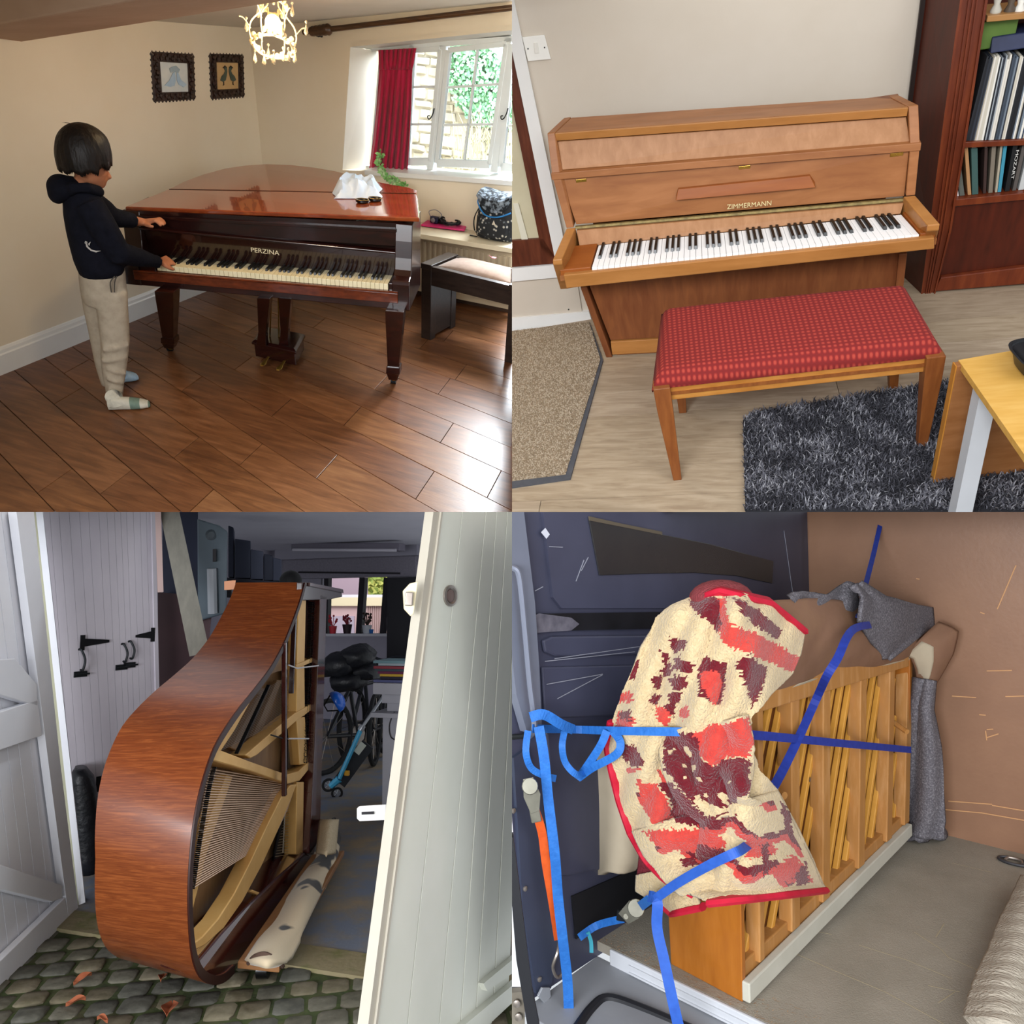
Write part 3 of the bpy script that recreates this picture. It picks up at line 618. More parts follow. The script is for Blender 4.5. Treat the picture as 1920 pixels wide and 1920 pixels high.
mb = MB(); mb.sheet(lambda u, v: BC + V((lerp(-.118, .118, u) * (1 - .25 * max(0, v - .6)), lerp(.03, -.098, min(1, v * 2.2)) - .012 * math.sin(v * 3), .302 - .11 * max(0, v - .25) * (1.25 - .8 * (2 * u - 1) ** 4) + .006 * math.cos(u * 6))), 20, 12, .01); build(mb, 'flap', mat('flap_cloth', '#7f8b98', '#12161c', scale=30, rough=.8, lo=.4, hi=.55), parent=bpk, smooth=True)
mb = MB(); mb.tube(smoothpath([BC + V((-.12, -.05, .28)), BC + V((-.118, -.09, .235)), BC + V((-.06, -.105, .17)), BC + V((.03, -.105, .165)), BC + V((.12, -.08, .2))], 5), .005, 6); build(mb, 'flap_piping', mat('blue_piping', '#1d6fae', rough=.5), parent=bpk)
mb = MB(); mb.prism([BC + V((a, -.112, z)) for a, z in ((-.0, .115), (.026, .115), (.013, .145))], (0, -.002, 0)); build(mb, 'badge', mat('cream_badge', '#c8bfae', rough=.6), parent=bpk)
mb = MB(); mb.tube(smoothpath([BC + V((-.13, -.02, .2)), BC + V((-.165, -.03, .12)), BC + V((-.16, -.03, .04)), BC + V((-.13, -.03, .02))], 4), .012, 6, flat=.35); build(mb, 'shoulder_strap', bkm, parent=bpk)
mb = MB(); mb.box((BC.x - .185, BC.y - .055, BC.z - .0), (BC.x - .13, BC.y - .045, BC.z + .006)); build(mb, 'strap_end', cabm, parent=bpk)

# ---- piano stool
S0 = R_.f(790, 493, .5); sx_ = V((.993, -.117, 0)); sy_ = V((.117, .993, 0)); S0.z = 0
def S(a, b, z): return S0 + sx_ * a + sy_ * b + V((0, 0, z))
stl = mat('dark_oak_stool', '#1d1512', '#30241e', scale=6, stretch=(1, 8, 8), rough=.32, spec=.5)
sto = thing('piano_stool', R_, S(.36, .16, 0), 'dark wooden stool with a beige padded seat beside the radiator', 'stool')
for a in (0.0, .64):
    mb = MB(); mb.box((a, .0, 0), (a + .075, .06, .465), S); build(mb, 'leg', stl, parent=sto, bevel=.003)
    mb = MB(); mb.box((a, .26, 0), (a + .075, .32, .465), S); build(mb, 'leg', stl, parent=sto, bevel=.003)
    mb = MB(); mb.box((a + .004, .06, .02), (a + .07, .26, .44), S); build(mb, 'side_panel', stl, parent=sto, bevel=.003)
    mb = MB(); mb.box((a - .004, -.004, .465), (a + .08, .324, .5), S); build(mb, 'top_end', stl, parent=sto, bevel=.004)
for b in (.004, .27):
    mb = MB(); mb.box((.075, b, .37), (.64, b + .045, .47), S); build(mb, 'rail', stl, parent=sto, bevel=.003)
mb = MB(); mb.box((.08, -.004, .46), (.636, .036, .492), S); mb.box((.08, .285, .46), (.636, .324, .492), S); build(mb, 'seat_frame', stl, parent=sto, bevel=.004)
mb = MB(); mb.sheet(lambda u, v: S(lerp(.09, .63, u), lerp(.04, .283, v), .488 + .04 * (1 - (2 * u - 1) ** 4) * (1 - (2 * v - 1) ** 4)), 16, 12, .02); build(mb, 'cushion', mat('beige_velour', '#8b7466', '#9b8474', scale=30, rough=.9, sheen=.3), parent=sto, smooth=True, angle=180)
kt = R_.f(926, 484, .532); mb = MB(); mb.box((kt.x - .014, kt.y - .012, kt.z), (kt.x + .014, kt.y + .012, kt.z + .006)); mb.tube([kt + V((-.014, 0, .004)), kt + V((-.03, .012, .004)), kt + V((-.045, .02, .004))], .002, 5); build(mb, 'key_tag', mat('pink_tag', '#e09aa8', rough=.5), room=R_, label='small pink key tag on the stool cushion', cat='key tag', bevel=.002)

# ---- the boy at the keyboard
skin = mat('skin', '#a8694a', '#b87a58', scale=8, rough=.55, spec=.3)
hood = mat('navy_hoodie', '#0d0e16', '#14151f', scale=30, rough=.9, spec=.15, bump=.2, bscale=60)
jog = mat('oatmeal_joggers', '#b3a592', '#a39583', scale=24, rough=.95, spec=.1, bump=.25, bscale=30, c3='#ada08c')
hairm = mat('dark_hair', '#0a0705', '#1c130e', scale=40, stretch=(1, 1, .25), rough=.5, spec=.35, bump=.5, bscale=60)
KB = (R_.f(240, 768) + R_.f(246, 712)) / 2; nK = R_.face(KB)
e1 = nK.cross(V((0, 0, 1))).normalized()
if e1.dot(R_.t(400, 500, 4) - R_.t(300, 500, 4)) < 0: e1 = -e1
def kp(x, y, off=0): return R_.pl(x, y, KB - nK * off, nK)
kM = R_.m(kp(190, 500))
def krings(rows, off=0, n=20, e=2.4):
    out = []
    for xl, xr, y, th in rows:
        c = kp((xl + xr) / 2, y, off); hw = (kp(xr, y, off) - kp(xl, y, off)).length / 2
        out.append(sring(c, e1, nK, hw, th, n, e))
    return out
# body: one surface from the crown to the toes
H1 = R_.f(300, 492, .655); H2 = R_.pl(272, 417, P(.03, .06, .6), ey); elb = kp(222, 474, .12); elf = kp(212, 408, -.12)
mb = MB()
zax = V((0, 0, 1)); hc = kp(167, 306)
mb.ball(hc, (.078, .085, .105), 20, 14, (e1, nK, zax))                                 # skull
mb.ball(kp(176, 322), (.058, .058, .075), 18, 12, (e1, nK, zax))                       # face
mb.tube([kp(195, 318), kp(201, 327), kp(205, 331), kp(198, 335)], [.011, .014, .015, .011], 8)      # nose
mb.ball(kp(184, 344), (.034, .036, .024), 12, 8, (e1, nK, zax))                        # jaw
mb.ball(kp(191, 337, 0), (.015, .022, .008), 8, 6, (e1, nK, zax)); mb.ball(kp(190, 341), (.013, .02, .007), 8, 6, (e1, nK, zax))   # lips
mb.ball(kp(160, 321, .075), (.016, .008, .026), 8, 6, (e1, nK, zax))                   # ear
mb.tube([kp(162, 330), kp(155, 352), kp(152, 370)], [.046, .046, .06], 12)             # neck
mb.loft(krings([(128, 182, 368, .10), (124, 192, 392, .11), (134, 208, 440, .1), (154, 216, 500, .09), (164, 220, 540, .08)]))
mb.tube([kp(168, 382, .1), elb, lerp(elb, H1, .6), H1], [.042, .034, .026, .019], 10)
mb.tube([kp(172, 382, -.1), elf, lerp(elf, H2, .6), H2], [.042, .034, .026, .019], 10)
for o_, pts in ((.055, [(208, 540), (216, 640), (212, 735), (213, 760)]), (-.07, [(180, 540), (190, 640), (203, 700), (206, 708)])):
    mb.tube([kp(a, b, o_) for a, b in pts], [.048, .042, .034, .034], 10)
def hand(w, fwd, up, spread, curl, sgn, k=.9):
    """palm and five fingers: w wrist, fwd to the knuckles, spread across them"""
    fwd.normalize(); spread = (spread - fwd * spread.dot(fwd)).normalized(); up = (up - fwd * up.dot(fwd) - spread * up.dot(spread)).normalized()
    q = lambda a, b, c: w + fwd * (a * k) + spread * (b * k) + up * (c * k)
    mb.loft([sring(q(a, 0, .004), spread, up, b * k, c * k, 12, 2.6) for a, b, c in ((-.01, .02, .015), (.02, .027, .015), (.05, .033, .013), (.066, .031, .011))])
    for i, (s_, L_) in enumerate(((-.025, .058), (-.008, .068), (.009, .064), (.026, .05))):
        mb.tube([q(.055, s_, .004), q(.066 + L_ * .35, s_ * 1.15, .010 - curl * .2), q(.066 + L_ * .65, s_ * 1.2, -.006 - curl * .6), q(.066 + L_ * .8, s_ * 1.2, -.02 - curl)], [.0095, .0088, .008, .0065], 8)
    mb.tube([q(.012, -.022 * sgn, -.002), q(.035, -.044 * sgn, -.008), q(.062, -.052 * sgn, -.014), q(.078, -.048 * sgn, -.02)], [.012, .0105, .009, .007], 8)
f1 = R_.f(322, 489, .64) - H1; hand(H1, V(f1), zax, ey, .012, 1)
f2 = R_.pl(300, 414, P(.06, .05, .6), ey) - H2; hand(H2, V(f2), zax, ey, .006, 1)
# feet
def foot(a, b, w, off=0):
    """heel a, toe b"""
    d = (b - a).normalized(); sd = d.cross(zax).normalized()
    return [sring(lerp(a, b, t) + zax * h, sd, zax, w * k, hh, 14, 2.5) for t, k, h, hh in ((0, .62, .03, .028), (.12, .8, .036, .035), (.35, .82, .032, .031), (.6, 1.0, .026, .025), (.82, 1.0, .02, .019), (.96, .72, .016, .015), (1.0, .4, .013, .010))]
fa, fb2 = R_.f(206, 768), R_.f(281, 762); ga, gb = R_.f(222, 718), R_.f(258, 710)
mb.loft(foot(fa, fb2, .033)); mb.loft(foot(ga, gb, .033))
boy = build(mb, 'person', skin, room=R_, base=KB, remesh=.0055, smoothit=3, label='boy in a navy hoodie and oatmeal joggers reaching for the piano keys', cat='person')
# hoodie
mb = MB()
mb.loft(krings([(132, 176, 346, .07), (122, 186, 358, .1), (117, 193, 376, .125), (118, 203, 400, .13), (123, 213, 430, .13), (130, 222, 460, .13), (137, 230, 486, .135), (143, 235, 500, .135), (148, 234, 511, .12)]))
mb.tube([kp(166, 382, .09), kp(192, 425, .13), elb, lerp(elb, H1, .5), lerp(elb, H1, .86), lerp(elb, H1, .93)], [.068, .066, .06, .046, .032, .036], 14)
mb.tube([kp(172, 382, -.09), lerp(kp(172, 382, -.09), elf, .6), elf, lerp(elf, H2, .5), lerp(elf, H2, .62)], [.066, .06, .05, .038, .04], 14)
ho = build(mb, 'hoodie', hood, parent=boy, remesh=.009, smoothit=4)
mb = MB(); rows = [kp(104, 362, -.02), kp(101, 346, .03), kp(112, 334, .05), kp(128, 334, .06)]
mb.ball(kp(115, 352), (.062, .10, .058), 16, 10, (e1, nK, zax)); mb.ball(kp(106, 364), (.038, .085, .04), 14, 9, (e1, nK, zax)); mb.ball(kp(132, 348), (.05, .1, .04), 14, 9, (e1, nK, zax))
mb.tube([kp(112, 372, 0), kp(138, 352, .1), kp(165, 352, .1), kp(184, 358, .05), kp(186, 360, -.04), kp(165, 352, -.1), kp(135, 350, -.1)], .026, 8)
build(mb, 'hood', hood, parent=boy, remesh=.009, smoothit=5)
pr = mat('white_print', '#b9b4ad', rough=.8)
def patch(pts, off, nm):
    mb = MB(); c = [kp(a, b, off) for a, b in pts]; mb.prism(c, nK * -.0025); build(mb, nm, pr, parent=ho)
patch([(159, 452), (162, 452), (165, 462), (172, 468), (180, 470), (189, 470), (180, 473), (170, 470), (162, 463)], .139, 'swoosh_print')
for q_ in ([(158, 455), (164, 453), (163, 459)], [(165, 457), (170, 453), (167, 461)]): patch(q_, .139, 'swoosh_print')
mb = MB()
for i_, (x_, y_) in enumerate([(209, 413), (212, 419), (216, 425), (219, 431)]):
    q = kp(x_, y_, .07); mb.ball(q, (.010, .03, .014), 8, 6, (e1, nK, zax))
build(mb, 'chest_print', pr, parent=ho)
# joggers
mb = MB()
mb.loft(krings([(146, 235, 500, .115), (147, 237, 520, .12), (150, 239, 545, .12), (157, 240, 565, .105)]))
mb.loft(krings([(178, 240, 545, .075), (180, 241, 575, .075), (184, 243, 610, .07), (188, 244, 640, .066), (188, 241, 672, .062), (191, 237, 700, .055), (196, 233, 722, .048), (199, 231, 742, .042), (201, 230, 752, .038)], .05))
mb.loft(krings([(150, 205, 545, .075), (156, 206, 580, .072), (164, 208, 615, .066), (171, 212, 650, .06), (177, 215, 680, .055), (184, 217, 703, .046), (190, 217, 722, .04)], -.07))
for a, b, r in (((192, 655), (240, 645), .016), ((190, 676), (238, 668), .014), ((200, 708), (232, 716), .014), ((203, 728), (230, 734), .013), ((200, 690), (236, 700), .012)):
    mb.tube([kp(a[0], a[1], .1), kp((a[0] + b[0]) / 2, (a[1] + b[1]) / 2 + 3, .115), kp(b[0], b[1], .09)], r, 8)
jo = build(mb, 'joggers', jog, parent=boy, remesh=.009, smoothit=5)
for dx in (0, 8):
    mb = MB(); mb.tube(smoothpath([kp(215 + dx * .5, 518, .13), kp(207 + dx, 530, .135), kp(209 + dx * .7, 548, .13)], 4), .003, 5); build(mb, 'drawstring', mat('dark_cord', '#4a443d', rough=.8), parent=jo)
# socks
so = mat('cream_sock', '#c9c4b4', '#b9b4a4', scale=40, rough=.95, bump=.2, bscale=60); sg = mat('green_stripe', '#74887a', '#66796c', scale=40, rough=.95); sb = mat('pale_blue_sock', '#9fc3dc', '#cddfe8', scale=12, rough=.95)
def sock(a, b, mats_, ank, stripes=()):
    mb = MB(); r = foot(a, b, .0375); r2 = []
    for i in range(len(r) - 1):
        for t in (0, .25, .5, .75): r2.append([lerp(p, q, t) for p, q in zip(r[i], r[i + 1])])
    r2.append(r[-1]); c = sum((p for rr in r2 for p in rr), V()) / sum(len(rr) for rr in r2)
    n = len(r2)
    for i in range(n - 1):
        t = i / (n - 1); mb.cur = 1 if any(s0 <= t < s1 for s0, s1 in stripes) else 0
        mb.loft([[p + (p - c).normalized() * .003 for p in r2[i]], [p + (p - c).normalized() * .003 for p in r2[i + 1]]], cap=False)
    mb.cur = 0; mb.loft([[p + zax * .0 for p in r2[0]], [lerp(p, c, .2) for p in r2[0]]], cap=True)
    mb.cur = 1 if stripes else 0; mb.loft([r2[-1], [lerp(p, c, .04) for p in r2[-1]]])
    mb.cur = 0; mb.tube(ank, [.044, .042, .04], 14, flat=1)
    build(mb, 'sock', mats_, parent=boy, smooth=True, angle=60)
sock(fa, fb2, [so, sg], [fa + (fb2 - fa) * .2 + zax * .03, fa + (fb2 - fa) * .17 + zax * .07, kp(215, 742, .05)], ((.45, .62), (.83, 1.1)))
sock(ga, gb, [sb], [ga + (gb - ga) * .2 + zax * .03, ga + (gb - ga) * .17 + zax * .06, kp(207, 704, -.07)])
# hair: bowl cut with a fringe
mb = MB()
def hairf(u, v):
    a = u * 2 * math.pi; ph = v * math.pi * .54; c = kp(159, 286); x = math.cos(a); y = math.sin(a)
    rx = (.113 if x < 0 else .114); r = math.sin(ph) if ph < math.pi / 2 else 1 - .05 * (ph - math.pi / 2)
    w = .003 * math.sin(a * 29 + 2 * math.sin(ph * 3)) * v
    lowz = -.055 * (v ** 3) * (1.0 if x < .3 else .7 + .1 * math.sin(a * 7)) + .007 * math.sin(a * 11) * v ** 4
    r = r * (1 - (.22 * max(0, v - .55) / .45 * max(0, x))); return c + e1 * ((rx + w) * r * x) + nK * ((.108 + w) * r * y) + zax * (.112 * math.cos(ph) + lowz)
mb.sheet(lambda u, v: hairf(u, .02 + .98 * v), 72, 18, .012)
ha = build(mb, 'hair', hairm, parent=boy, smooth=True, angle=180)
mb = MB(); rg = random.Random(8)
for i in range(420):
    u = rg.random(); v0 = rg.uniform(.02, .5); pts = [hairf(u + .012 * math.sin(k), v0 + (1.0 - v0) * k / 5) for k in range(6)]; c = kp(163, 290)
    pts = [p + (p - c).normalized() * rg.uniform(.001, .006) for p in pts] + [pts[-1] + V((0, 0, -rg.uniform(.002, .010)))]
    mb.tube(pts, [.0015, .003, .0032, .003, .0026, .002, .0005], 4, flat=.5)
for i in range(5):
    p = hairf(.4 + rg.random() * .2, .1); mb.tube([p, p + V((0, 0, .012)) - e1 * .02, p + V((0, 0, .014)) - e1 * rg.uniform(.03, .05)], [.0016, .001, .0003], 4)
tag(build(mb, 'hair_strands', hairm, parent=ha, smooth=True), kind='stuff')
mb = MB(); mb.ball(kp(193, 324, .03), (.006, .009, .004), 8, 6, (e1, nK, zax)); mb.ball(kp(193, 324, -.03), (.006, .009, .004), 8, 6, (e1, nK, zax)); build(mb, 'eyes', ebony, parent=boy)

# ================================================================== TR: the upright piano and its bench
R_ = TR
NW = V((-.19, 1, 0)).normalized(); PW = V((-.56, .325, 0))
def Wl(x, y, d=0): return R_.pl(x, y, PW - NW * d, NW)
wall2 = mat('greige_wall', '#d3c8b9', '#cbbfae', scale=1.5, rough=.85, spec=.15, bump=.12, bscale=20)
wx = V((1, .19, 0)).normalized()
mb = MB(); A = PW - wx * 1.2; B = PW + wx * 3.4; mb.hexa([A, B, B + NW * .1, A + NW * .1, A + V((0, 0, 2.2)), B + V((0, 0, 2.2)), B + NW * .1 + V((0, 0, 2.2)), A + NW * .1 + V((0, 0, 2.2))])
build(mb, 'wall_back', wall2, room=R_, kind='structure', label='plain greige wall behind the upright piano')
# vinyl plank floor, each board a piece
mb = MB(); mb.box((-1.2, -2.2, -.05), (2.6, 1.2, -.012)); fl2 = build(mb, 'floor', mat('vinyl_underlay', '#5d5144', rough=.9), room=R_, kind='structure', label='pale grey brown wood plank floor under the bench')
vm = [mat('vinyl_plank_%d' % i, a, b, scale=4, stretch=(1.3, 10, 10), rough=.5, spec=.3, c3=c, dist=.8, detail=6, bump=.05, bscale=20) for i, (a, c, b) in enumerate([('#93806a', '#a5937b', '#b3a18a'), ('#8d7b66', '#9e8c76', '#ac9a84'), ('#988671', '#a99781', '#b9a892')])]
rng = random.Random(21); aw = math.radians(4.0); cu_, su_ = math.cos(aw), math.sin(aw)
y = -2.1; i = 0
while y < 1.0:
    x = -1.3 + rng.uniform(-.6, 0)
    while x < 2.5:
        x2 = x + 1.22; g = .0012
        q = [V((a * cu_ - b * su_, a * su_ + b * cu_, -.012)) for a, b in ((x + g, y + g), (x2 - g, y + g), (x2 - g, y + .18 - g), (x + g, y + .18 - g))]
        cc_ = [R_.cam(p) for p in q]
        if not (all(c.x < 0 for c in cc_) or all(c.z < 0 for c in cc_)) and any(p.y < .8 for p in q):
            mb = MB(); mb.prism(q, (0, 0, .012)); build(mb, 'plank', rng.choice(vm), parent=fl2)
        x = x2
    y += .18
# glazed door with its white casing, low panel and skirting on the left
whit = mat('white_trim', '#eceae6', '#e2e0db', scale=3, rough=.4)
mahw = mat('stained_door_wood', '#4b2213', '#6b3620', scale=5, stretch=(7, 7, 1), rough=.45, c3='#5a2a18')
def slab(pts, d0, d1, nm, m_, parent=None, **k):
    mb = MB(); q = [Wl(a, b, d0) for a, b in pts]; mb.prism(q, NW * (d0 - d1)); return build(mb, nm, m_, parent=parent, room=R_, **k)
slab([(925, -80), (948, -80), (1054, 430), (1062, 478), (1040, 478), (1030, 430)], .0, .03, 'trim_3', whit, kind='structure', label='white door casing beside the light switch', bevel=.003)
d1 = thing('door_1', R_, Wl(1000, 490), 'reddish brown glazed door at the left edge', kind='structure')
slab([(905, -80), (925, -80), (1030, 430), (1040, 478), (1018, 480), (1010, 440)], .0, .024, 'stile', mahw, parent=d1, bevel=.003)
slab([(900, 452), (1018, 444), (1040, 478), (1042, 490), (900, 502)], .0, .024, 'bottom_rail', mahw, parent=d1, bevel=.003)
slab([(880, -80), (912, -80), (1018, 445), (880, 455)], .0, .006, 'pane', mat('frosted_pane', '#cfc6a8', '#c4ba9a', scale=5, rough=.35, spec=.5), parent=d1)
slab([(962, 380), (972, 380), (990, 447), (978, 448)], .006, .016, 'glazing_bead', mat('bead_paint', '#d9d4c0', rough=.5), parent=d1)
slab([(900, 503), (1042, 491), (1052, 510), (1052, 514), (900, 528)], .0, .035, 'trim_4', whit, kind='structure', label='white threshold rail under the glazed door', bevel=.003)
slab([(900, 530), (1080, 512), (1091, 582), (900, 598)], .0, .012, 'access_panel', mat('panel_paint', '#cfc3b3', '#c8bcab', scale=3, rough=.7), cat='panel', label='greige access panel with a screw below the glazed door', bevel=.002)
q = Wl(1066, 580, .014); mb = MB(); mb.lathe([(.004, 0), (.004, .003), (.002, .004)], q, 8, -NW); build(mb, 'screw', iron, room=R_, label='tiny dark screw in the greige access panel', cat='screw')
slab([(900, 598), (1104, 581), (1112, 607), (900, 629)], .0, .022, 'baseboard_left', whit, kind='structure', label='white skirting board left of the upright piano', bevel=.004)
# light switch
q = [(979, 69), (1021, 64.5), (1033, 110), (990, 114)]
sw = thing('light_switch', R_, Wl(1006, 112), 'white square light switch on the greige wall', 'light switch')
mb = MB(); mb.prism([Wl(a, b, .0) for a, b in q], NW * -.011); build(mb, 'plate', mat('switch_plastic', '#efece4', rough=.35), parent=sw, bevel=.002)
mb = MB(); mb.prism([Wl(a, b, .011) for a, b in [(1001, 80), (1008, 79.5), (1011, 99), (1003, 100)]], NW * -.004); build(mb, 'rocker', mat('switch_rocker', '#e6e2d8', rough=.35), parent=sw, bevel=.001)
for x_, y_ in ((990, 91.5), (1021, 89)):
    mb = MB(); mb.lathe([(.003, 0), (.003, .0015), (.001, .002)], Wl(x_, y_, .011), 8, -NW); build(mb, 'screw', iron, parent=sw)

# ---- upright piano
wal = mat('satin_walnut', '#8a5530', '#a46c42', scale=3, stretch=(1.2, 6, 6), rough=.42, spec=.4, c3='#976138', dist=.6, detail=6)
walv = mat('satin_walnut_upright_grain', '#6e3c21', '#86502d', scale=4, stretch=(8, 8, 1), rough=.42, spec=.4, c3='#794628', dist=.5, detail=6)
walp = mat('veneer_panel', '#99683f', '#ae7d54', scale=5, stretch=(6, 6, 1.4), rough=.45, spec=.35, c3='#a37249', dist=.4, detail=7)
deskw = mat('desk_walnut', '#86471c', '#985523', scale=4, stretch=(1, 7, 7), rough=.4)
edge = mat('pale_walnut_edge', '#a06a35', '#b27a42', scale=4, stretch=(1.2, 6, 6), rough=.4)
def fx(x, y, yy): return R_.y(x, y, yy)
up = thing('upright_piano', R_, (.63, .1, 0), 'walnut upright piano with ZIMMERMANN lettering above its keys', 'piano')
tbl, tbr, tfl, tfr = V((-.098, .257, 1.036)), V((1.198, .234, .95)), V((-.133, .064, 1.041)), V((1.242, .043, .963))
mdl, mdr = V((-.128, .012, .888)), V((1.259, -.007, .836)); afl, afr = V((-.114, -.261, .648)), V((1.316, -.262, .649)); abl, abr = V((-.143, -.112, .439)), V((1.348, -.094, .474))
cl_, cr_ = V((-.069, -.031, .396)), V((1.28, -.025, .428)); b0 = V((0, 0, -.0)); b1 = fx(1694, 575, .0); b1.z = 0
atl, atr = fx(1062, 428, -.03), fx(1716, 366, -.03)        # where the arm runs into the case
th = V((.032, 0, 0))
def side(pts, off, nm='side_panel'):
    mb = MB(); mb.prism(pts, off); return build(mb, nm, wal, parent=up, bevel=.003)
side([tbl, tfl, mdl, atl, atl + V((0, .25, 0)), tbl + V((0, .04, -.4))], th)
side([tbr, tfr, mdr, atr, atr + V((0, .25, 0)), tbr + V((0, .05, -.4))], -th)
# arms (cheeks)
for pts, off in (([atl, afl, fx(1037, 497, -.262), abl, cl_ + V((0, .02, 0)), atl + V((0, .1, -.2))], V((.04, 0, 0))), ([atr, afr, fx(1760, 432, -.262), abr, cr_ + V((0, .02, 0)), atr + V((0, .1, -.2))], V((-.04, 0, 0)))):
    mb = MB(); mb.prism(pts, off); build(mb, 'arm', edge, parent=up, bevel=.004)
# lower case
mb = MB(); mb.prism([b0, cl_, cl_ + V((0, .25, .1)), b0 + V((0, .28, 0))], V((.03, 0, 0))); build(mb, 'side_panel', walv, parent=up, bevel=.003)
mb = MB(); mb.prism([b1, cr_ + V((-.01, 0, 0)), cr_ + V((-.01, .25, .1)), b1 + V((0, .28, 0))], V((-.03, 0, 0))); build(mb, 'side_panel', walv, parent=up, bevel=.003)
mb = MB(); y_ = V((0, .012, 0)); mb.prism([b0 + V((.03, .012, .09)), b1 + V((-.03, .012, .09)), cr_ + V((-.03, .012, .05)), cl_ + V((.03, .012, .05))], (0, .02, 0)); build(mb, 'lower_panel', walv, parent=up)
mb = MB(); mb.prism([b0 + V((.03, .004, .012)), b1 + V((-.03, .004, .012)), b1 + V((-.03, .004, .085)), b0 + V((.03, .004, .085))], (0, .03, 0)); build(mb, 'plinth', edge, parent=up, bevel=.003)
mb = MB(); mb.box((.05, .02, 0), (1.2, .25, .03)); mb.box((-.02, .2, .03), (1.2, .24, .95)); build(mb, 'back_frame', walv, parent=up)
# top lid
lt_ = lambda a, b, d=.0: a + V((0, 0, d))
mb = MB(); mb.hexa([tfl + V((.033, .004, -.03)), tfr + V((-.033, .004, -.03)), tbr + V((-.033, 0, -.03)), tbl + V((.033, 0, -.03)), tfl + V((.033, .004, -.003)), tfr + V((-.033, .004, -.003)), tbr + V((-.033, 0, -.003)), tbl + V((.033, 0, -.003))]); build(mb, 'top_lid', wal, parent=up, bevel=.003)
mb = MB(); mb.hexa([tfl + V((.033, .0, -.034)), tfr + V((-.033, 0, -.034)), tfr + V((-.033, .02, -.034)), tfl + V((.033, .02, -.034)), tfl + V((.033, -.004, -.004)), tfr + V((-.033, -.004, -.004)), tfr + V((-.033, .02, -.004)), tfl + V((.033, .02, -.004))]); build(mb, 'lid_edge', edge, parent=up, bevel=.002)
def span(la, ra, lb, rb, t, nm, m_, parent=None, bevel=.002, ins=.033):
    """a board between the two sides: la ra its upper edge, lb rb its lower edge, t its depth"""
    i_ = V((ins, 0, 0)); mb = MB(); t = V(t); mb.hexa([lb + i_, rb - i_, rb - i_ + t, lb + i_ + t, la + i_, ra - i_, ra - i_ + t, la + i_ + t]); return build(mb, nm, m_, parent=parent or up, bevel=bevel)
span(tfl + V((0, .012, -.04)), tfr + V((0, .012, -.04)), mdl + V((0, .022, .012)), mdr + V((0, .022, .012)), (0, .02, 0), 'upper_panel', walp)
span(mdl + V((0, -.004, .012)), mdr + V((0, -.004, .012)), mdl + V((0, -.008, -.014)), mdr + V((0, -.008, -.014)), (0, .04, .0), 'lip', wal, ins=-.002)
hl_, hr_ = fx(1066, 426, -.02), fx(1714, 370, -.02)
dk = span(mdl + V((0, .012, -.012)), mdr + V((0, .012, -.012)), hl_ + V((0, .01, .004)), hr_ + V((0, .01, .004)), (0, .02, 0), 'desk_panel', wal)
for x_, y_ in ((1090, 338), (1396, 313), (1681, 289)):
    a = lerp(mdl, mdr, (x_ - 1035) / 690); q = fx(x_, y_, a.y + .012); mb = MB(); mb.box((q.x - .022, q.y - .006, q.z - .006), (q.x + .022, q.y + .004, q.z + .006)); mb.lathe([(.003, 0), (.002, .002)], q + V((0, -.006, 0)), 6, (0, -1, 0)); build(mb, 'hinge', brass, parent=dk, bevel=.001)
# music ledge
q = [(1271, 357), (1519, 332), (1529, 352), (1267, 376)]; Z = [fx(a, b, -.028) for a, b in q]
mb = MB(); mb.hexa([Z[3], Z[2], Z[2] + V((0, .03, .012)), Z[3] + V((0, .03, .012)), Z[0] + V((0, .012, 0)), Z[1] + V((0, .012, 0)), Z[1] + V((0, .03, .0)), Z[0] + V((0, .03, 0))]); build(mb, 'music_ledge', deskw, parent=up, bevel=.002)
goldl = mat('gold_letters', '#e6d6a0', rough=.35, metal=.2)
t0, t1 = fx(1363, 391, -.02), fx(1446, 383.5, -.02); tu = fx(1363, 378, -.02) - fx(1363, 391, -.02)
text('ZIMMERMANN', 'lettering', .027, goldl, dk, t0 + V((0, -.006, 0)), t1 - t0, tu, .0008, fit=(t1 - t0).length)
# brass strip, fallboard, keys
mb = MB(); mb.hexa([hl_ + V((.03, -.010, -.007)), hr_ + V((-.03, -.010, -.007)), hr_ + V((-.03, .006, -.007)), hl_ + V((.03, .006, -.007)), hl_ + V((.03, -.006, .001)), hr_ + V((-.03, -.006, .001)), hr_ + V((-.03, .006, .001)), hl_ + V((.03, .006, .001))]); build(mb, 'piano_hinge', mat('tarnished_brass', '#5f5232', '#8a7748', scale=40, rough=.55, metal=.5), parent=up)
k1, k2, k3, k4 = V((.038, -.233, .585)), V((1.261, -.228, .6)), V((.045, -.064, .603)), V((1.222, -.054, .605))
span(hl_ + V((.0, -.016, -.012)), hr_ + V((0, -.016, -.012)), V((hl_.x + .008, -.058, .60)), V((hr_.x - .008, -.05, .606)), (0, .02, 0), 'fallboard', walp, ins=.036)
def Kp(u, v, z): return lerp(lerp(k1, k2, u), lerp(k3, k4, u), v) + V((0, 0, z))
wk = mat('white_key_plastic', '#f1efec', rough=.25, spec=.5)
mb = MB(); mb.hexa([Kp(-.115, 0, -.045), Kp(1.05, 0, -.045), Kp(1.08, 1.1, -.045), Kp(-.13, 1.1, -.045), Kp(-.115, 0, -.022), Kp(1.05, 0, -.022), Kp(1.08, 1.1, -.022), Kp(-.13, 1.1, -.022)]); build(mb, 'keybed', wal, parent=up)
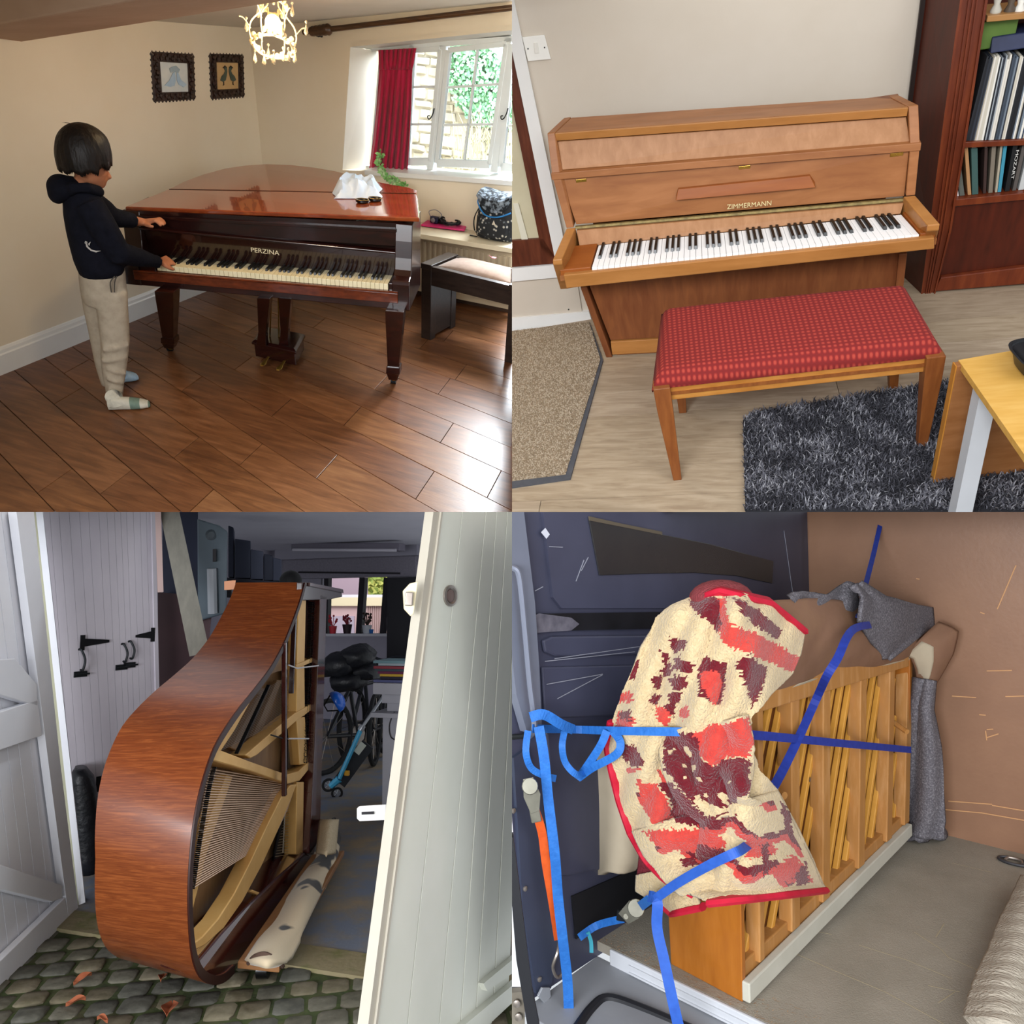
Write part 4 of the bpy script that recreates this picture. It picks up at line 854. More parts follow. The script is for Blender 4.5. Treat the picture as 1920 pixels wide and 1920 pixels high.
for a, b in ((-.112, -.004), (1.004, 1.045)):
    mb = MB(); mb.hexa([Kp(a, .02, -.03), Kp(b, .02, -.03), Kp(b, 1.02, -.03), Kp(a, 1.02, -.03), Kp(a, .02, .002), Kp(b, .02, .002), Kp(b, 1.02, .008), Kp(a, 1.02, .008)]); build(mb, 'key_block', deskw, parent=up, bevel=.003)
for i in range(52):
    a, b = i / 52, (i + 1) / 52; g = .0005
    mb = MB(); mb.hexa([Kp(a + g, 0, -.02), Kp(b - g, 0, -.02), Kp(b - g, 1, -.02), Kp(a + g, 1, -.02), Kp(a + g, 0, 0), Kp(b - g, 0, 0), Kp(b - g, 1, 0), Kp(a + g, 1, 0)]); build(mb, 'white_key', wk, parent=up, bevel=.0012)
    if i < 51 and (i % 7) in (0, 2, 3, 5, 6):
        w = 1 / 52; mb = MB(); mb.hexa([Kp(b - w * .3, .36, 0), Kp(b + w * .3, .36, 0), Kp(b + w * .3, 1, 0), Kp(b - w * .3, 1, 0), Kp(b - w * .22, .4, .012), Kp(b + w * .22, .4, .012), Kp(b + w * .22, 1, .012), Kp(b - w * .22, 1, .012)]); build(mb, 'black_key', ebony, parent=up, bevel=.001)
# front rail
ra, rb_ = fx(1056, 516, -.252), fx(1752, 446, -.252); rc, rd_ = fx(1062, 541, -.245), fx(1752, 467, -.245)
mb = MB(); t_ = V((0, .03, 0)); mb.hexa([rc, rd_, rd_ + t_, rc + t_, ra, rb_, rb_ + t_, ra + t_]); build(mb, 'front_rail', edge, parent=up, bevel=.004)
mb = MB(); mb.hexa([rc + V((.02, .03, .0)), rd_ + V((-.02, .03, 0)), V((cr_.x - .03, .0, cr_.z)), V((cl_.x + .03, .0, cl_.z)), rc + V((.02, .03, .02)), rd_ + V((-.02, .03, .02)), V((cr_.x - .03, .0, cr_.z + .06)), V((cl_.x + .03, .0, cl_.z + .06))]); build(mb, 'keybed_underside', walv, parent=up)

# ---- bench
chk = bpy.data.materials.new('red_check_fabric'); chk.use_nodes = True; nt = chk.node_tree; b = nt.nodes['Principled BSDF']; b.inputs['Roughness'].default_value = .9; b.inputs['Sheen Weight'].default_value = 0
tc = nt.nodes.new('ShaderNodeTexCoord'); mp2 = nt.nodes.new('ShaderNodeMapping'); mp2.inputs['Rotation'].default_value = (0, 0, -.11); nt.links.new(tc.outputs['Object'], mp2.inputs['Vector'])
def wave(dirn, sc_):
    w = nt.nodes.new('ShaderNodeTexWave'); w.wave_type = 'BANDS'; w.bands_direction = dirn; w.inputs['Scale'].default_value = sc_; w.inputs['Distortion'].default_value = .4; nt.links.new(mp2.outputs[0], w.inputs['Vector']); return w
wa, wb = wave('X', 17), wave('Y', 17); mx = nt.nodes.new('ShaderNodeMath'); mx.operation = 'MULTIPLY'; nt.links.new(wa.outputs['Fac'], mx.inputs[0]); nt.links.new(wb.outputs['Fac'], mx.inputs[1])
cr = nt.nodes.new('ShaderNodeValToRGB'); cr.color_ramp.elements[0].color = lin('#741513'); cr.color_ramp.elements[0].position = .05; cr.color_ramp.elements[1].color = lin('#a33a2c'); cr.color_ramp.elements[1].position = .75; e = cr.color_ramp.elements.new(.35); e.color = lin('#8c211b')
nt.links.new(mx.outputs[0], cr.inputs['Fac']); nt.links.new(cr.outputs['Color'], b.inputs['Base Color'])
nz = nt.nodes.new('ShaderNodeTexNoise'); nz.inputs['Scale'].default_value = 300; bp = nt.nodes.new('ShaderNodeBump'); bp.inputs['Strength'].default_value = .3; nt.links.new(tc.outputs['Object'], nz.inputs['Vector']); nt.links.new(nz.outputs['Fac'], bp.inputs['Height']); nt.links.new(bp.outputs['Normal'], b.inputs['Normal'])
Q = [R_.f(1222, 731, .40), R_.f(1773, 668, .40), R_.f(1700, 546, .425), R_.f(1240, 589, .425)]
bn = thing('piano_bench', R_, (.8, -.6, 0), 'long wooden bench with a red checked padded seat', 'bench')
def cush(u, v):
    p = lerp(lerp(Q[0], Q[1], u), lerp(Q[3], Q[2], u), v); e = min(u * 22, (1 - u) * 22, v * 9, (1 - v) * 9, 1); e = math.sin(max(0, e) * math.pi / 2)
    return p + V((0, 0, .05 * e + .012 * (1 - (2 * u - 1) ** 2) * (1 - (2 * v - 1) ** 2)))
mb = MB(); mb.sheet(cush, 48, 24, .012); build(mb, 'cushion', chk, parent=bn, smooth=True, angle=180)
oak = mat('honey_oak', '#a46a2c', '#bd8440', scale=5, stretch=(1.2, 7, 7), rough=.4, c3='#b07636'); oakv = mat('honey_oak_leg', '#74401f', '#8d5429', scale=5, stretch=(7, 7, 1), rough=.4)
feet = [R_.f(1270, 896), R_.f(1727, 836), R_.f(1674, 726), R_.f(1280, 771)]
cQ = sum(Q, V()) / 4; tops = [lerp(q, cQ, k) for q, k in zip(Q, (.07, .07, .1, .1))]
fwd = (Q[1] - Q[0]).normalized(); sdv = V((-fwd.y, fwd.x, 0)); fwd.z = 0
def sqr(c, h): return [c + fwd * (a * h) + sdv * (b_ * h) for a, b_ in ((-1, -1), (1, -1), (1, 1), (-1, 1))]
for t_, f_ in zip(tops, feet):
    mb = MB(); mb.loft([sqr(V((f_.x, f_.y, 0)), .016), sqr(lerp(V((f_.x, f_.y, 0)), t_, .78), .029), sqr(V((t_.x, t_.y, .41)), .03)]); build(mb, 'leg', oakv, parent=bn, bevel=.003)
for i in range(4):
    a, b_ = tops[i], tops[(i + 1) % 4]; mb = MB(); d = (b_ - a); n = V((-d.y, d.x, 0)).normalized(); A2 = V((a.x, a.y, .372)); B2 = V((b_.x, b_.y, .372)); mb.bar(A2, B2, .062, .02, n); rl_ = build(mb, 'apron', oak, parent=bn, bevel=.003)
    if i == 0:
        mb = MB(); mb.bar(A2 + V((0, -.012, .0)), B2 + V((0, -.012, 0)), .012, .006, n); build(mb, 'groove_bead', oakv, parent=rl_)

# ---- door mat and shag rug
carp = mat('beige_loop_pile', '#8c7a64', '#b0a08a', scale=120, rough=.95, spec=.05, bump=1.0, bscale=140, c3='#9e8d77')
rubber = mat('rubber_border', '#53545a', '#484a50', scale=20, rough=.7)
M4 = [R_.f(900, 632), R_.f(1106, 607), R_.f(1131, 678), R_.f(1070, 900), R_.f(900, 925)]
dm = thing('door_mat', R_, R_.f(1010, 760), 'beige looped door mat with a grey rubber border', 'mat')
mb = MB(); mb.prism(M4, (0, 0, .009)); build(mb, 'backing', rubber, parent=dm, bevel=.002)
def inp(p, P_):
    r = False
    for i in range(len(P_)):
        a, b_ = P_[i], P_[i - 1]
        if (a.y > p.y) != (b_.y > p.y) and p.x < (b_.x - a.x) * (p.y - a.y) / (b_.y - a.y) + a.x: r = not r
    return r
I4 = [R_.f(900, 632), R_.f(1105, 607), R_.f(1126, 678), R_.f(1061, 893), R_.f(900, 913)]
mb = MB(); mb.prism([p + V((0, 0, .009)) for p in I4], (0, 0, .004)); build(mb, 'pile_base', carp, parent=dm)
rng = random.Random(2); cm = [MB(), MB()]
x0, x1, y0, y1 = min(p.x for p in I4), max(p.x for p in I4), min(p.y for p in I4), max(p.y for p in I4)
for i in range(26000):
    p = V((rng.uniform(x0, x1), rng.uniform(y0, y1), .012))
    if R_.cam(p).x < 0 or not inp(p, I4): continue
    a = rng.uniform(0, 6.3); d = V((math.cos(a), math.sin(a), 0)) * .0045; w = V((-d.y, d.x, 0)) * .7; h = V((0, 0, rng.uniform(.004, .008)))
    cm[i % 2].add([p - d, p + w, p + d, p - w, p + h], [(0, 1, 4), (1, 2, 4), (2, 3, 4), (3, 0, 4)])
for k_, c in enumerate(('#8a7862', '#b3a48f')): tag(build(cm[k_], 'loop_pile', mat('loop_pile_%d' % k_, c, rough=.95, spec=.05), parent=dm), kind='stuff')
RG = [R_.f(1393, 792), R_.f(1420, 775), R_.f(1790, 718), R_.f(2050, 690), R_.f(2050, 1050), R_.f(1400, 1050)]
rg_ = thing('shag_rug', R_, R_.f(1650, 880), 'dark charcoal shag rug under the bench and table', 'rug')
mb = MB(); mb.prism(RG, (0, 0, .012)); build(mb, 'backing', mat('rug_backing', '#26262b', rough=.95), parent=rg_)
x0, x1, y0, y1 = min(p.x for p in RG), max(p.x for p in RG), min(p.y for p in RG), max(p.y for p in RG); cm = [MB(), MB(), MB()]
for i in range(42000):
    p = V((rng.uniform(x0, x1), rng.uniform(y0, y1), .006)); c = R_.cam(p)
    if c.z < 0 or c.x > c.y * .72 or not inp(p, RG): continue
    a = rng.uniform(0, 6.3); L_ = rng.uniform(.012, .032); d = V((math.cos(a), math.sin(a), 0)); w = V((-d.y, d.x, 0)) * .0022; q = p + d * L_ * .7 + V((0, 0, L_)); m_ = p + d * L_ * .2 + V((0, 0, L_ * .7))
    k_ = 0 if noise.noise(V((p.x * 9, p.y * 9, 0))) + rng.uniform(-.6, .6) < 0 else (1 if rng.random() < .72 else 2)
    cm[k_].add([p - w, p + w, m_ + w, q, m_ - w], [(0, 1, 2, 4), (4, 2, 3)])
for k_, c in enumerate(('#3c3c42', '#62626a', '#94949a')): tag(build(cm[k_], 'shag_pile', mat('shag_pile_%d' % k_, c, rough=.9, spec=.1), parent=rg_), kind='stuff')

# ---- low table at the right edge
pine = mat('yellow_pine', '#bf9142', '#d0a55a', scale=5, stretch=(1, 7, 7), rough=.4, c3='#c99b4d'); pined = mat('brown_leaf', '#83532b', '#93623a', scale=5, stretch=(1, 7, 7), rough=.45)
T1, T2, T3 = R_.f(1797, 675, .49), R_.f(2060, 629, .51), R_.f(1990, 952, .51)
T4 = T2 + (T3 - T1)
tb = thing('low_table', R_, (1.5, -1.0, 0), 'low pine topped table with a grey leg at the right edge', 'table')
dn = V((0, 0, -.02))
mb = MB(); mb.hexa([T1 + dn, T3 + dn, T4 + dn, T2 + dn, T1, T3, T4, T2]); build(mb, 'table_top', pine, parent=tb, bevel=.003)
dl = (T2 - T1).normalized(); tk = (T3 - T1).normalized() * .028
L0 = T1 + V((0, 0, -.004)) - dl * .012; L1 = R_.pl(1746, 899, L0, tk); hh = V((L1.x - L0.x, L1.y - L0.y, L1.z - L0.z))
mb = MB(); E2 = dl * .9; mb.hexa([L0 + hh, L0 + hh + E2, L0 + hh + E2 + tk, L0 + hh + tk, L0, L0 + E2, L0 + E2 + tk, L0 + tk]); lf = build(mb, 'drop_leaf', pined, parent=tb, bevel=.003)
mb = MB(); e_ = dl * -.004; mb.hexa([L0 + hh, L0 + hh + e_, L0 + hh + e_ + tk, L0 + hh + tk, L0, L0 + e_, L0 + e_ + tk, L0 + tk]); build(mb, 'leaf_edge', mat('leaf_edge_oak', '#b0742c', '#bd8238', scale=8, rough=.4), parent=lf)
gl = mat('grey_painted_leg', '#b9bcc0', '#b0b3b7', scale=4, rough=.45)
lg0 = R_.f(1795, 985); lgt = R_.f(1852, 712, .475); hx = (T3 - T1).normalized() * .026; hy = dl * .026
mb = MB(); mb.loft([[c + hx * a + hy * b_ for a, b_ in ((-1, -1), (1, -1), (1, 1), (-1, 1))] for c in (lg0, lgt)]); build(mb, 'leg', gl, parent=tb, bevel=.004)
tr_ = R_.f(1944, 688, .515); blk = mat('black_tray_plastic', '#1b1c1f', rough=.35); t_ = thing('black_tray', R_, tr_, 'black plastic tray standing on the pine table', 'tray')
ax_, ay_ = dl, V((-dl.y, dl.x, 0))
mb = MB(); mb.loft([sring(tr_ + V((0, 0, z)), ax_, ay_, a, a * 1.1, 24, 4) for z, a in ((.002, .05), (.045, .062), (.05, .07), (.053, .07), (.05, .062), (.008, .048))]); build(mb, 'tray', blk, parent=t_, smooth=True)
mb = MB(); mb.loft([sring(tr_ + V((0, 0, z)), ax_, ay_, a, a * 1.1, 24, 4) for z, a in ((.05, .07), (.056, .072), (.056, .066), (.05, .064))]); build(mb, 'rim', blk, parent=t_, smooth=True)

# ---- bookcase with records and books
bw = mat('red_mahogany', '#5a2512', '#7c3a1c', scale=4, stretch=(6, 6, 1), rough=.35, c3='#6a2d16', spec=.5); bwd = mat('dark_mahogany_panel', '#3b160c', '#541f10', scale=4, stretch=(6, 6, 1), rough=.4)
YB = .42
bc = thing('bookcase', R_, (1.6, .5, 0), 'tall reddish mahogany bookcase with a fluted pilaster', 'bookcase')
def Bf(x, y, d=0): return R_.y(x, y, YB + d)
bkl = [Wl(1738, -60, .01), Wl(1703, 215, .01), Wl(1690, 430, .01)]; frl = [Bf(1808, -60), Bf(1770, 215), Bf(1742, 430), Bf(1722, 577)]
bkl.append(V((bkl[2].x, bkl[2].y, 0))); frl[3].z = 0
for i in range(3):
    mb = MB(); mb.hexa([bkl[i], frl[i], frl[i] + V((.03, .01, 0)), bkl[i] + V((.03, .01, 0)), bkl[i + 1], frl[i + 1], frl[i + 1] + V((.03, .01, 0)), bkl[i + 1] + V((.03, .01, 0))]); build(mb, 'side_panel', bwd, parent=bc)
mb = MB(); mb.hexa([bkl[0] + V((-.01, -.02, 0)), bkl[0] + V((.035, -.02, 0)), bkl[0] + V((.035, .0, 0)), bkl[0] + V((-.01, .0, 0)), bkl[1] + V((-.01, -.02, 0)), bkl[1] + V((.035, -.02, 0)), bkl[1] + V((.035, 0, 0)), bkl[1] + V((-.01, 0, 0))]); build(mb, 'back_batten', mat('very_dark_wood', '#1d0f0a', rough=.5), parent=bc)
pr_ = [Bf(1860, -60), Bf(1818, 215), Bf(1783, 430), Bf(1753, 548)]; pr_[3].z = 0
def strip(a0, a1, d0, d1, nm, m_):
    for i in range(3):
        A, B, C_, D_2 = [lerp(frl[k], pr_[k], t) for k in (i, i + 1) for t in (a0, a1)]
        mb = MB(); o_ = V((0, d0, 0)); p_ = V((0, d1, 0)); mb.hexa([A + o_, B + o_, B + p_, A + p_, C_ + o_, D_2 + o_, D_2 + p_, C_ + p_]); build(mb, nm, m_, parent=bc)
strip(0, 1, 0, .03, 'pilaster', bw)
for a in (.3, .45, .6): strip(a, a + .07, -.008, .0, 'reed', bw)
strip(.0, .1, -.006, 0, 'pilaster_edge', bw); strip(.9, 1, -.012, 0, 'pilaster_edge', bw)
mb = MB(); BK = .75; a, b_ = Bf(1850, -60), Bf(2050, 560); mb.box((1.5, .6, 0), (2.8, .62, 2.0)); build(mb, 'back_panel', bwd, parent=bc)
def shelf(y1_, y2_, xl, nm, m_, h=.02, d=.2, xr=2080):
    A, B = Bf(xl, y1_), Bf(1920, y2_); B = A + (B - A) * ((xr - xl) / (1920 - xl)); mb = MB(); mb.hexa([A, B, B + V((0, d, 0)), A + V((0, d, 0)), A + V((0, 0, -h)), B + V((0, 0, -h)), B + V((0, d, -h)), A + V((0, d, -h))]); build(mb, nm, m_, parent=bc, bevel=.002); return A, B
s1 = shelf(267, 262, 1805, 'shelf', bw, .022); s2 = shelf(375, 362, 1784, 'shelf', bw, .03); s3 = shelf(30, 24, 1852, 'shelf', mat('pale_shelf', '#9a6a3a', '#a97b48', scale=5, rough=.4), .02)
A, B = Bf(1780, 392), Bf(1920, 378); C_, D_2 = Bf(1764, 520), Bf(1920, 500); ex = lambda a, b_: a + (b_ - a) * 1.9
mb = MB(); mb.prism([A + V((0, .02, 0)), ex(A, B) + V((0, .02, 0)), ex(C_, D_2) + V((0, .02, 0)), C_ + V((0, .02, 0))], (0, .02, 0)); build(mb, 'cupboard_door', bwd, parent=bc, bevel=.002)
C2, D2_ = Bf(1752, 546), Bf(1920, 532); mb = MB(); mb.prism([C_ + V((0, -.004, 0)), ex(C_, D_2) + V((0, -.004, 0)), ex(C2, D2_) + V((0, -.004, 0)), C2 + V((0, -.004, 0))], (0, .03, 0)); build(mb, 'plinth', bw, parent=bc, bevel=.004)
# records on the upper shelf, each its own
def ordw(n):
    O_1 = ['', 'first', 'second', 'third', 'fourth', 'fifth', 'sixth', 'seventh', 'eighth', 'ninth', 'tenth', 'eleventh', 'twelfth', 'thirteenth', 'fourteenth', 'fifteenth', 'sixteenth', 'seventeenth', 'eighteenth', 'nineteenth']
    if n < 20: return O_1[n]
    t_ = {2: 'twent', 3: 'thirt', 4: 'fort', 5: 'fift', 6: 'sixt'}[n // 10]; return t_ + 'ieth' if n % 10 == 0 else t_ + 'y-' + O_1[n % 10]
rng = random.Random(17); zs = s1[0].z; rb = s1[1] - s1[0]; pal = ['#1c1d22', '#2b2f38', '#d9d4c8', '#c9c2b2', '#e6e2d8', '#3d4652', '#6f7a86', '#20344e', '#b3a996', '#dcd6cb', '#3a78b4', '#8b2f3c', '#4f5560', '#e9e6df', '#9ba1a6', '#24262b']
rm_ = [mat('record_sleeve_%d' % i, c, rough=.6) for i, c in enumerate(pal)]
x = 1.0; base = s1[0] + V((.012, .012, 0)); u = rb.normalized(); pos = 0.0; i = 0
while pos < .30:
    w = rng.uniform(.0042, .0085); h = rng.uniform(.292, .31); p = base + u * pos; tilt = max(0, .06 - pos) * .3
    mb = MB(); q = V((tilt, 0, h)); mb.hexa([p, p + u * w * .93, p + u * w * .93 + V((0, .16, 0)), p + V((0, .16, 0)), p + q, p + u * w * .93 + q, p + u * w * .93 + q + V((0, .16, 0)), p + q + V((0, .16, 0))])
    m_ = rng.choice((0, 1, 2, 2, 3, 4, 4, 5, 6, 7, 8, 9, 9, 12, 12, 13, 14, 15, 15, 10 if i % 9 == 4 else 1, 11 if i == 14 else 0)) if i > 3 else (15, 0, 1, 15)[i]
    nm = {0: 'black', 1: 'charcoal', 2: 'cream', 3: 'buff', 4: 'white', 5: 'slate', 6: 'grey', 7: 'navy', 8: 'tan', 9: 'ivory', 10: 'blue', 11: 'red', 12: 'steel grey', 13: 'bright white', 14: 'silver grey', 15: 'dark'}[m_]
    build(mb, 'record', rm_[m_], room=R_, base=p, label='%s spined record sleeve, %s from the pilaster on the bookcase shelf' % (nm, ordw(i + 1)), cat='record', group='records on the bookcase shelf')
    pos += w; i += 1
mb = MB(); p = base + V((.03, .01, .312)); mb.hexa([p, p + V((.3, 0, .0)), p + V((.3, .15, 0)), p + V((0, .15, 0)), p + V((0, .02, .05)), p + V((.3, .02, .05)), p + V((.3, .15, .05)), p + V((.02, .15, .05))]); build(mb, 'folder_stack', mat('navy_folder', '#1d2440', '#2c3456', scale=9, rough=.5), room=R_, label='navy folder laid on top of the records', cat='folder', bevel=.004)
p = R_.y(1872, 62, YB + .05); mb = MB(); mb.box((p.x - .06, p.y, p.z - .05), (p.x + .06, p.y + .1, p.z + .045)); build(mb, 'green_box', mat('green_box_card', '#5f7a34', '#4d6a2c', scale=6, rough=.6), room=R_, label='green box below the top shelf of the bookcase', cat='box', bevel=.004)
for k_, (x_, c, l) in enumerate([(1866, '#b9b4a6', 'pale ornament at the left of the top shelf'), (1892, '#55483c', 'brown ornament in the middle of the top shelf'), (1910, '#e4e1d8', 'white ornament near the right of the top shelf')]):
    p = R_.y(x_, 25, YB + .04); mb = MB(); mb.lathe([(.018, 0), (.02, .01), (.01, .03), (.016, .055), (.008, .08)], p, 10); build(mb, 'ornament', mat('ornament_%d' % k_, c, rough=.4), room=R_, smooth=True, label=l, cat='ornament', group='ornaments on the top shelf')
# books on the lower shelf
bks = [(1796, '#efe6e6', .012, .19, -.30, 'white book with pink lettering leaning at the left end'), (1803, '#5d6058', .02, .2, -.28, 'grey green book leaning beside the white book'), (1818, '#b08358', .014, .21, -.24, 'tan book leaning between two green books'), (1826, '#3d5a56', .024, .2, -.2, 'teal green book on the lower shelf'), (1846, '#3c2a26', .012, .195, -.16, 'dark brown book next to the teal book'), (1856, '#7c7264', .016, .2, -.13, 'grey brown book in the middle of the row'), (1868, '#a9a08c', .009, .2, -.1, 'thin buff book beside a blue spine'), (1873, '#3f8ea6', .013, .195, -.09, 'bright blue book on the lower shelf'), (1886, '#17181a', .018, .19, -.05, 'black book lettered MOZART on its spine'), (1900, '#56504c', .014, .2, -.02, 'charcoal book right of the lettered black book'), (1911, '#c2c4c2', .02, .21, 0, 'pale grey book at the frame edge'), (1926, '#8a4a3a', .02, .2, 0, 'brick red book beyond the pale grey book')]
for x_, c, w, h, tl_, l in bks:
    p = R_.f(x_, 362, s2[0].z + .001); p.y = YB + .03; p.z = s2[0].z + (s2[1].z - s2[0].z) * min(1, (p.x - s2[0].x) / (s2[1].x - s2[0].x)) + .001
    p.x = R_.y(x_, 350, YB + .03).x; t_ = V((math.sin(tl_) * h, 0, math.cos(tl_) * h)); wv = V((math.cos(tl_) * w, 0, -math.sin(tl_) * w * .0))
    o = thing('book', R_, p, l, 'book', 'books on the lower shelf')
    mb = MB(); d = V((0, .13, 0)); mb.hexa([p, p + wv, p + wv + d, p + d, p + t_, p + wv + t_, p + wv + t_ + d, p + t_ + d]); cv = build(mb, 'cover', mat('book_' + c[1:], c, rough=.6), parent=o, bevel=.0015)
    mb = MB(); mb.hexa([p + wv * .15 + t_ * 1.0 + d * .03, p + wv * .85 + t_ * 1.0 + d * .03, p + wv * .85 + t_ * 1.0 + d * .97, p + wv * .15 + t_ + d * .97] + [q + V((0, 0, .0012)) for q in (p + wv * .15 + t_ + d * .03, p + wv * .85 + t_ + d * .03, p + wv * .85 + t_ + d * .97, p + wv * .15 + t_ + d * .97)]); build(mb, 'pages', mat('page_edges', '#d9d2c0', rough=.8), parent=o)
    if 'MOZART' in l: text('MOZART', 'spine_lettering', .014, mat('spine_white', '#d8d6d0', rough=.6), cv, p + t_ * .9 + wv * .82 + V((0, -.0012, 0)), -t_, wv, .0003, fit=.12)

# ================================================================== BL: the grand piano on its side in the garage door
R_ = BL
# ---- ground: stone setts in front, concrete inside
soil = mat('mossy_joint', '#2f3320', '#453f2c', scale=14, rough=.95, c3='#3c4724', bump=.4, bscale=40)
mb = MB(); mb.box((-1.6, -2.6, -.12), (3.2, .0, -.012)); gr = build(mb, 'floor', soil, room=R_, kind='structure', label='stone sett paving with mossy joints in front of the garage')
cob = [mat('stone_sett_%d' % i, a, b, scale=16, rough=.85, spec=.25, bump=.35, bscale=30, c3=c) for i, (a, c, b) in enumerate([('#4b493f', '#585549', '#676256'), ('#524f45', '#605d52', '#706c61'), ('#46453f', '#54534b', '#62615a'), ('#57513f', '#655e4d', '#726a5a')])]
rng = random.Random(31); ang = math.radians(28); ca, sa = math.cos(ang), math.sin(ang); S_ = .113
for i in range(-14, 26):
    for j in range(-26, 14):
        a, b_ = (i + .5 * (j % 2) * .7) * S_, j * S_; c = V((a * ca - b_ * sa + .6, a * sa + b_ * ca - .4, -.03))
        if c.y > -.05 or c.y < -1.6 or c.x < -.9 or c.x > 2.6: continue
        cc = R_.cam(c)
        if cc.x > .05 or cc.y < .5 or cc.z / cc.y < -.76 or cc.x / cc.y < -.76: continue
        h = S_ * .5 - .005; n = 8; rd = rng.uniform(.86, .98); pts = []
        for k in range(n):
            t = k * 2 * math.pi / n + math.pi / 8 + rng.uniform(-.12, .12); r_ = h * rd * rng.uniform(1.0, 1.14); q_ = V((math.copysign(abs(math.cos(t)) ** .38, math.cos(t)), math.copysign(abs(math.sin(t)) ** .38, math.sin(t)), 0)) * r_
            pts.append(V((q_.x * ca - q_.y * sa, q_.x * sa + q_.y * ca, 0)))
        z = rng.uniform(-.008, .004); mb = MB(); mb.loft([[c + p + V((0, 0, -.03)) for p in pts], [c + p + V((0, 0, .022 + z)) for p in pts], [c + p * .9 + V((0, 0, .026 + z)) for p in pts], [c + p * .4 + V((0, 0, .028 + z)) for p in pts]])
        build(mb, 'sett', rng.choice(cob), parent=gr, smooth=True, angle=50)
conc = mat('garage_concrete', '#6f7788', '#93826b', scale=3.2, rough=.8, spec=.3, c3='#807a74', bump=.15, bscale=50, detail=8, lo=.38, hi=.62)
mb = MB(); mb.box((-2.6, .0, -.15), (3.4, 6.2, 0)); build(mb, 'floor', conc, room=R_, kind='structure', label='worn painted concrete floor inside the garage')
moss = mat('threshold_stone', '#7d7355', '#6a6a40', scale=8, rough=.9, c3='#857a5e', bump=.3, bscale=40)
mb = MB(); mb.box((-1.0, -.05, -.12), (3.0, .12, .003)); build(mb, 'trim_5', moss, room=R_, kind='structure', label='mossy stone threshold of the garage', bevel=.006)
# fallen leaves
lfm = mat('fallen_leaf', '#8c4a30', '#a5603f', scale=20, rough=.8)
for i, (x_, y_, s_, l) in enumerate([(155, 1837, .034, 'curled reddish leaf nearest the white door'), (142, 1880, .03, 'pale brown leaf on the setts near the bottom left'), (318, 1893, .05, 'largest reddish leaf on the setts'), (305, 1835, .03, 'small leaf under the piano edge'), (192, 1914, .02, 'tiny leaf at the bottom edge of the setts')]):
    c = R_.f(x_, y_, .006); mb = MB(); a = rng.uniform(0, 6.3); d = V((math.cos(a), math.sin(a), 0)); w = V((-d.y, d.x, 0))
    mb.sheet(lambda u, v: c + d * ((v - .5) * 2 * s_) + w * ((u - .5) * s_ * 1.1 * math.sin(max(.03, v) * math.pi * .97) ** .8) + V((0, 0, .012 * abs(u - .5) * 2 + .006 * math.sin(v * 5))), 4, 8, .001)
    build(mb, 'fallen_leaf', lfm, room=R_, smooth=True, label=l, cat='leaf', group='fallen leaves on the setts')

# ---- open white door on the left
wd_ = mat('white_door_paint', '#ecedf3', '#e4e5ee', scale=3, rough=.5, spec=.35); wd2 = mat('white_door_frame', '#eaebf2', '#e0e2ea', scale=3, rough=.5)
oliv = mat('olive_grey_strip', '#b6b59e', '#aaa98e', scale=4, rough=.55)  # olive grey tone of the strip beside the white post face
Da, Db, Dc = R_.f(133, 1712), R_.f(-160, 2000), None
dd = (Db - Da); dd.z = 0; dd.normalize(); dn = V((dd.y, -dd.x, 0)); dn = dn if dn.dot(R_.C - Da) > 0 else -dn
def dp(x, y, d=0): return R_.pl(x, y, Da + dn * d, dn)
dl = thing('garage_door', R_, (Da + Db) / 2, 'white ledged and braced door standing open at the left', 'door')
for i in range(9):
    a, b_ = i / 9, (i + 1) / 9 - .006
    mb = MB(); mb.prism([dp(lerp(20, -170, a), 940, -.03), dp(lerp(20, -170, b_), 940, -.03), dp(lerp(118, -60, b_), lerp(1722, 1890, b_), -.03), dp(lerp(118, -60, a), lerp(1722, 1890, a), -.03)], dn * -.02); build(mb, 'board', wd_, parent=dl, bevel=.003)
def dpoly(pts, nm, t=.03, m_=None): mb = MB(); mb.prism([dp(a, b_, -.022) for a, b_ in pts], dn * t); return build(mb, nm, m_ or wd2, parent=dl, bevel=.003)
dpoly([(12, 940), (46, 940), (100, 1440), (133, 1700), (133, 1712), (116, 1728), (80, 1460)], 'stile')
dpoly([(-60, 1422), (-60, 1350), (56, 1312), (64, 1380)], 'rail'); dpoly([(-60, 1608), (-60, 1658), (84, 1692), (104, 1684), (102, 1660)], 'rail')
dpoly([(-60, 1845), (-60, 1900), (117, 1730), (108, 1684)], 'rail')
dpoly([(-60, 1240), (-60, 1290), (56, 1325), (54, 1283), (12, 1235)], 'brace')
# door post
po = thing('door_post', R_, R_.f(146, 1692), 'white door post with an olive strip and flaking foot', 'door post')
p0 = R_.f(133, 1700); p1 = R_.f(160, 1692); p1.z = p0.z = 0
nf = R_.face(p0)
def pq(x, y): return R_.pl(x, y, p0, nf)
for (a, b_, c, d, nm, m_) in (((42, 950), (66, 950), (148, 1697), (132, 1702), 'rebate', oliv), ((66, 950), (79, 950), (160, 1692), (148, 1697), 'face_strip', wd2)):
    mb = MB(); mb.prism([pq(*a), pq(*b_), pq(*c), pq(*d)], nf * .05 if nm == 'rebate' else nf * .08); build(mb, nm, m_, parent=po)

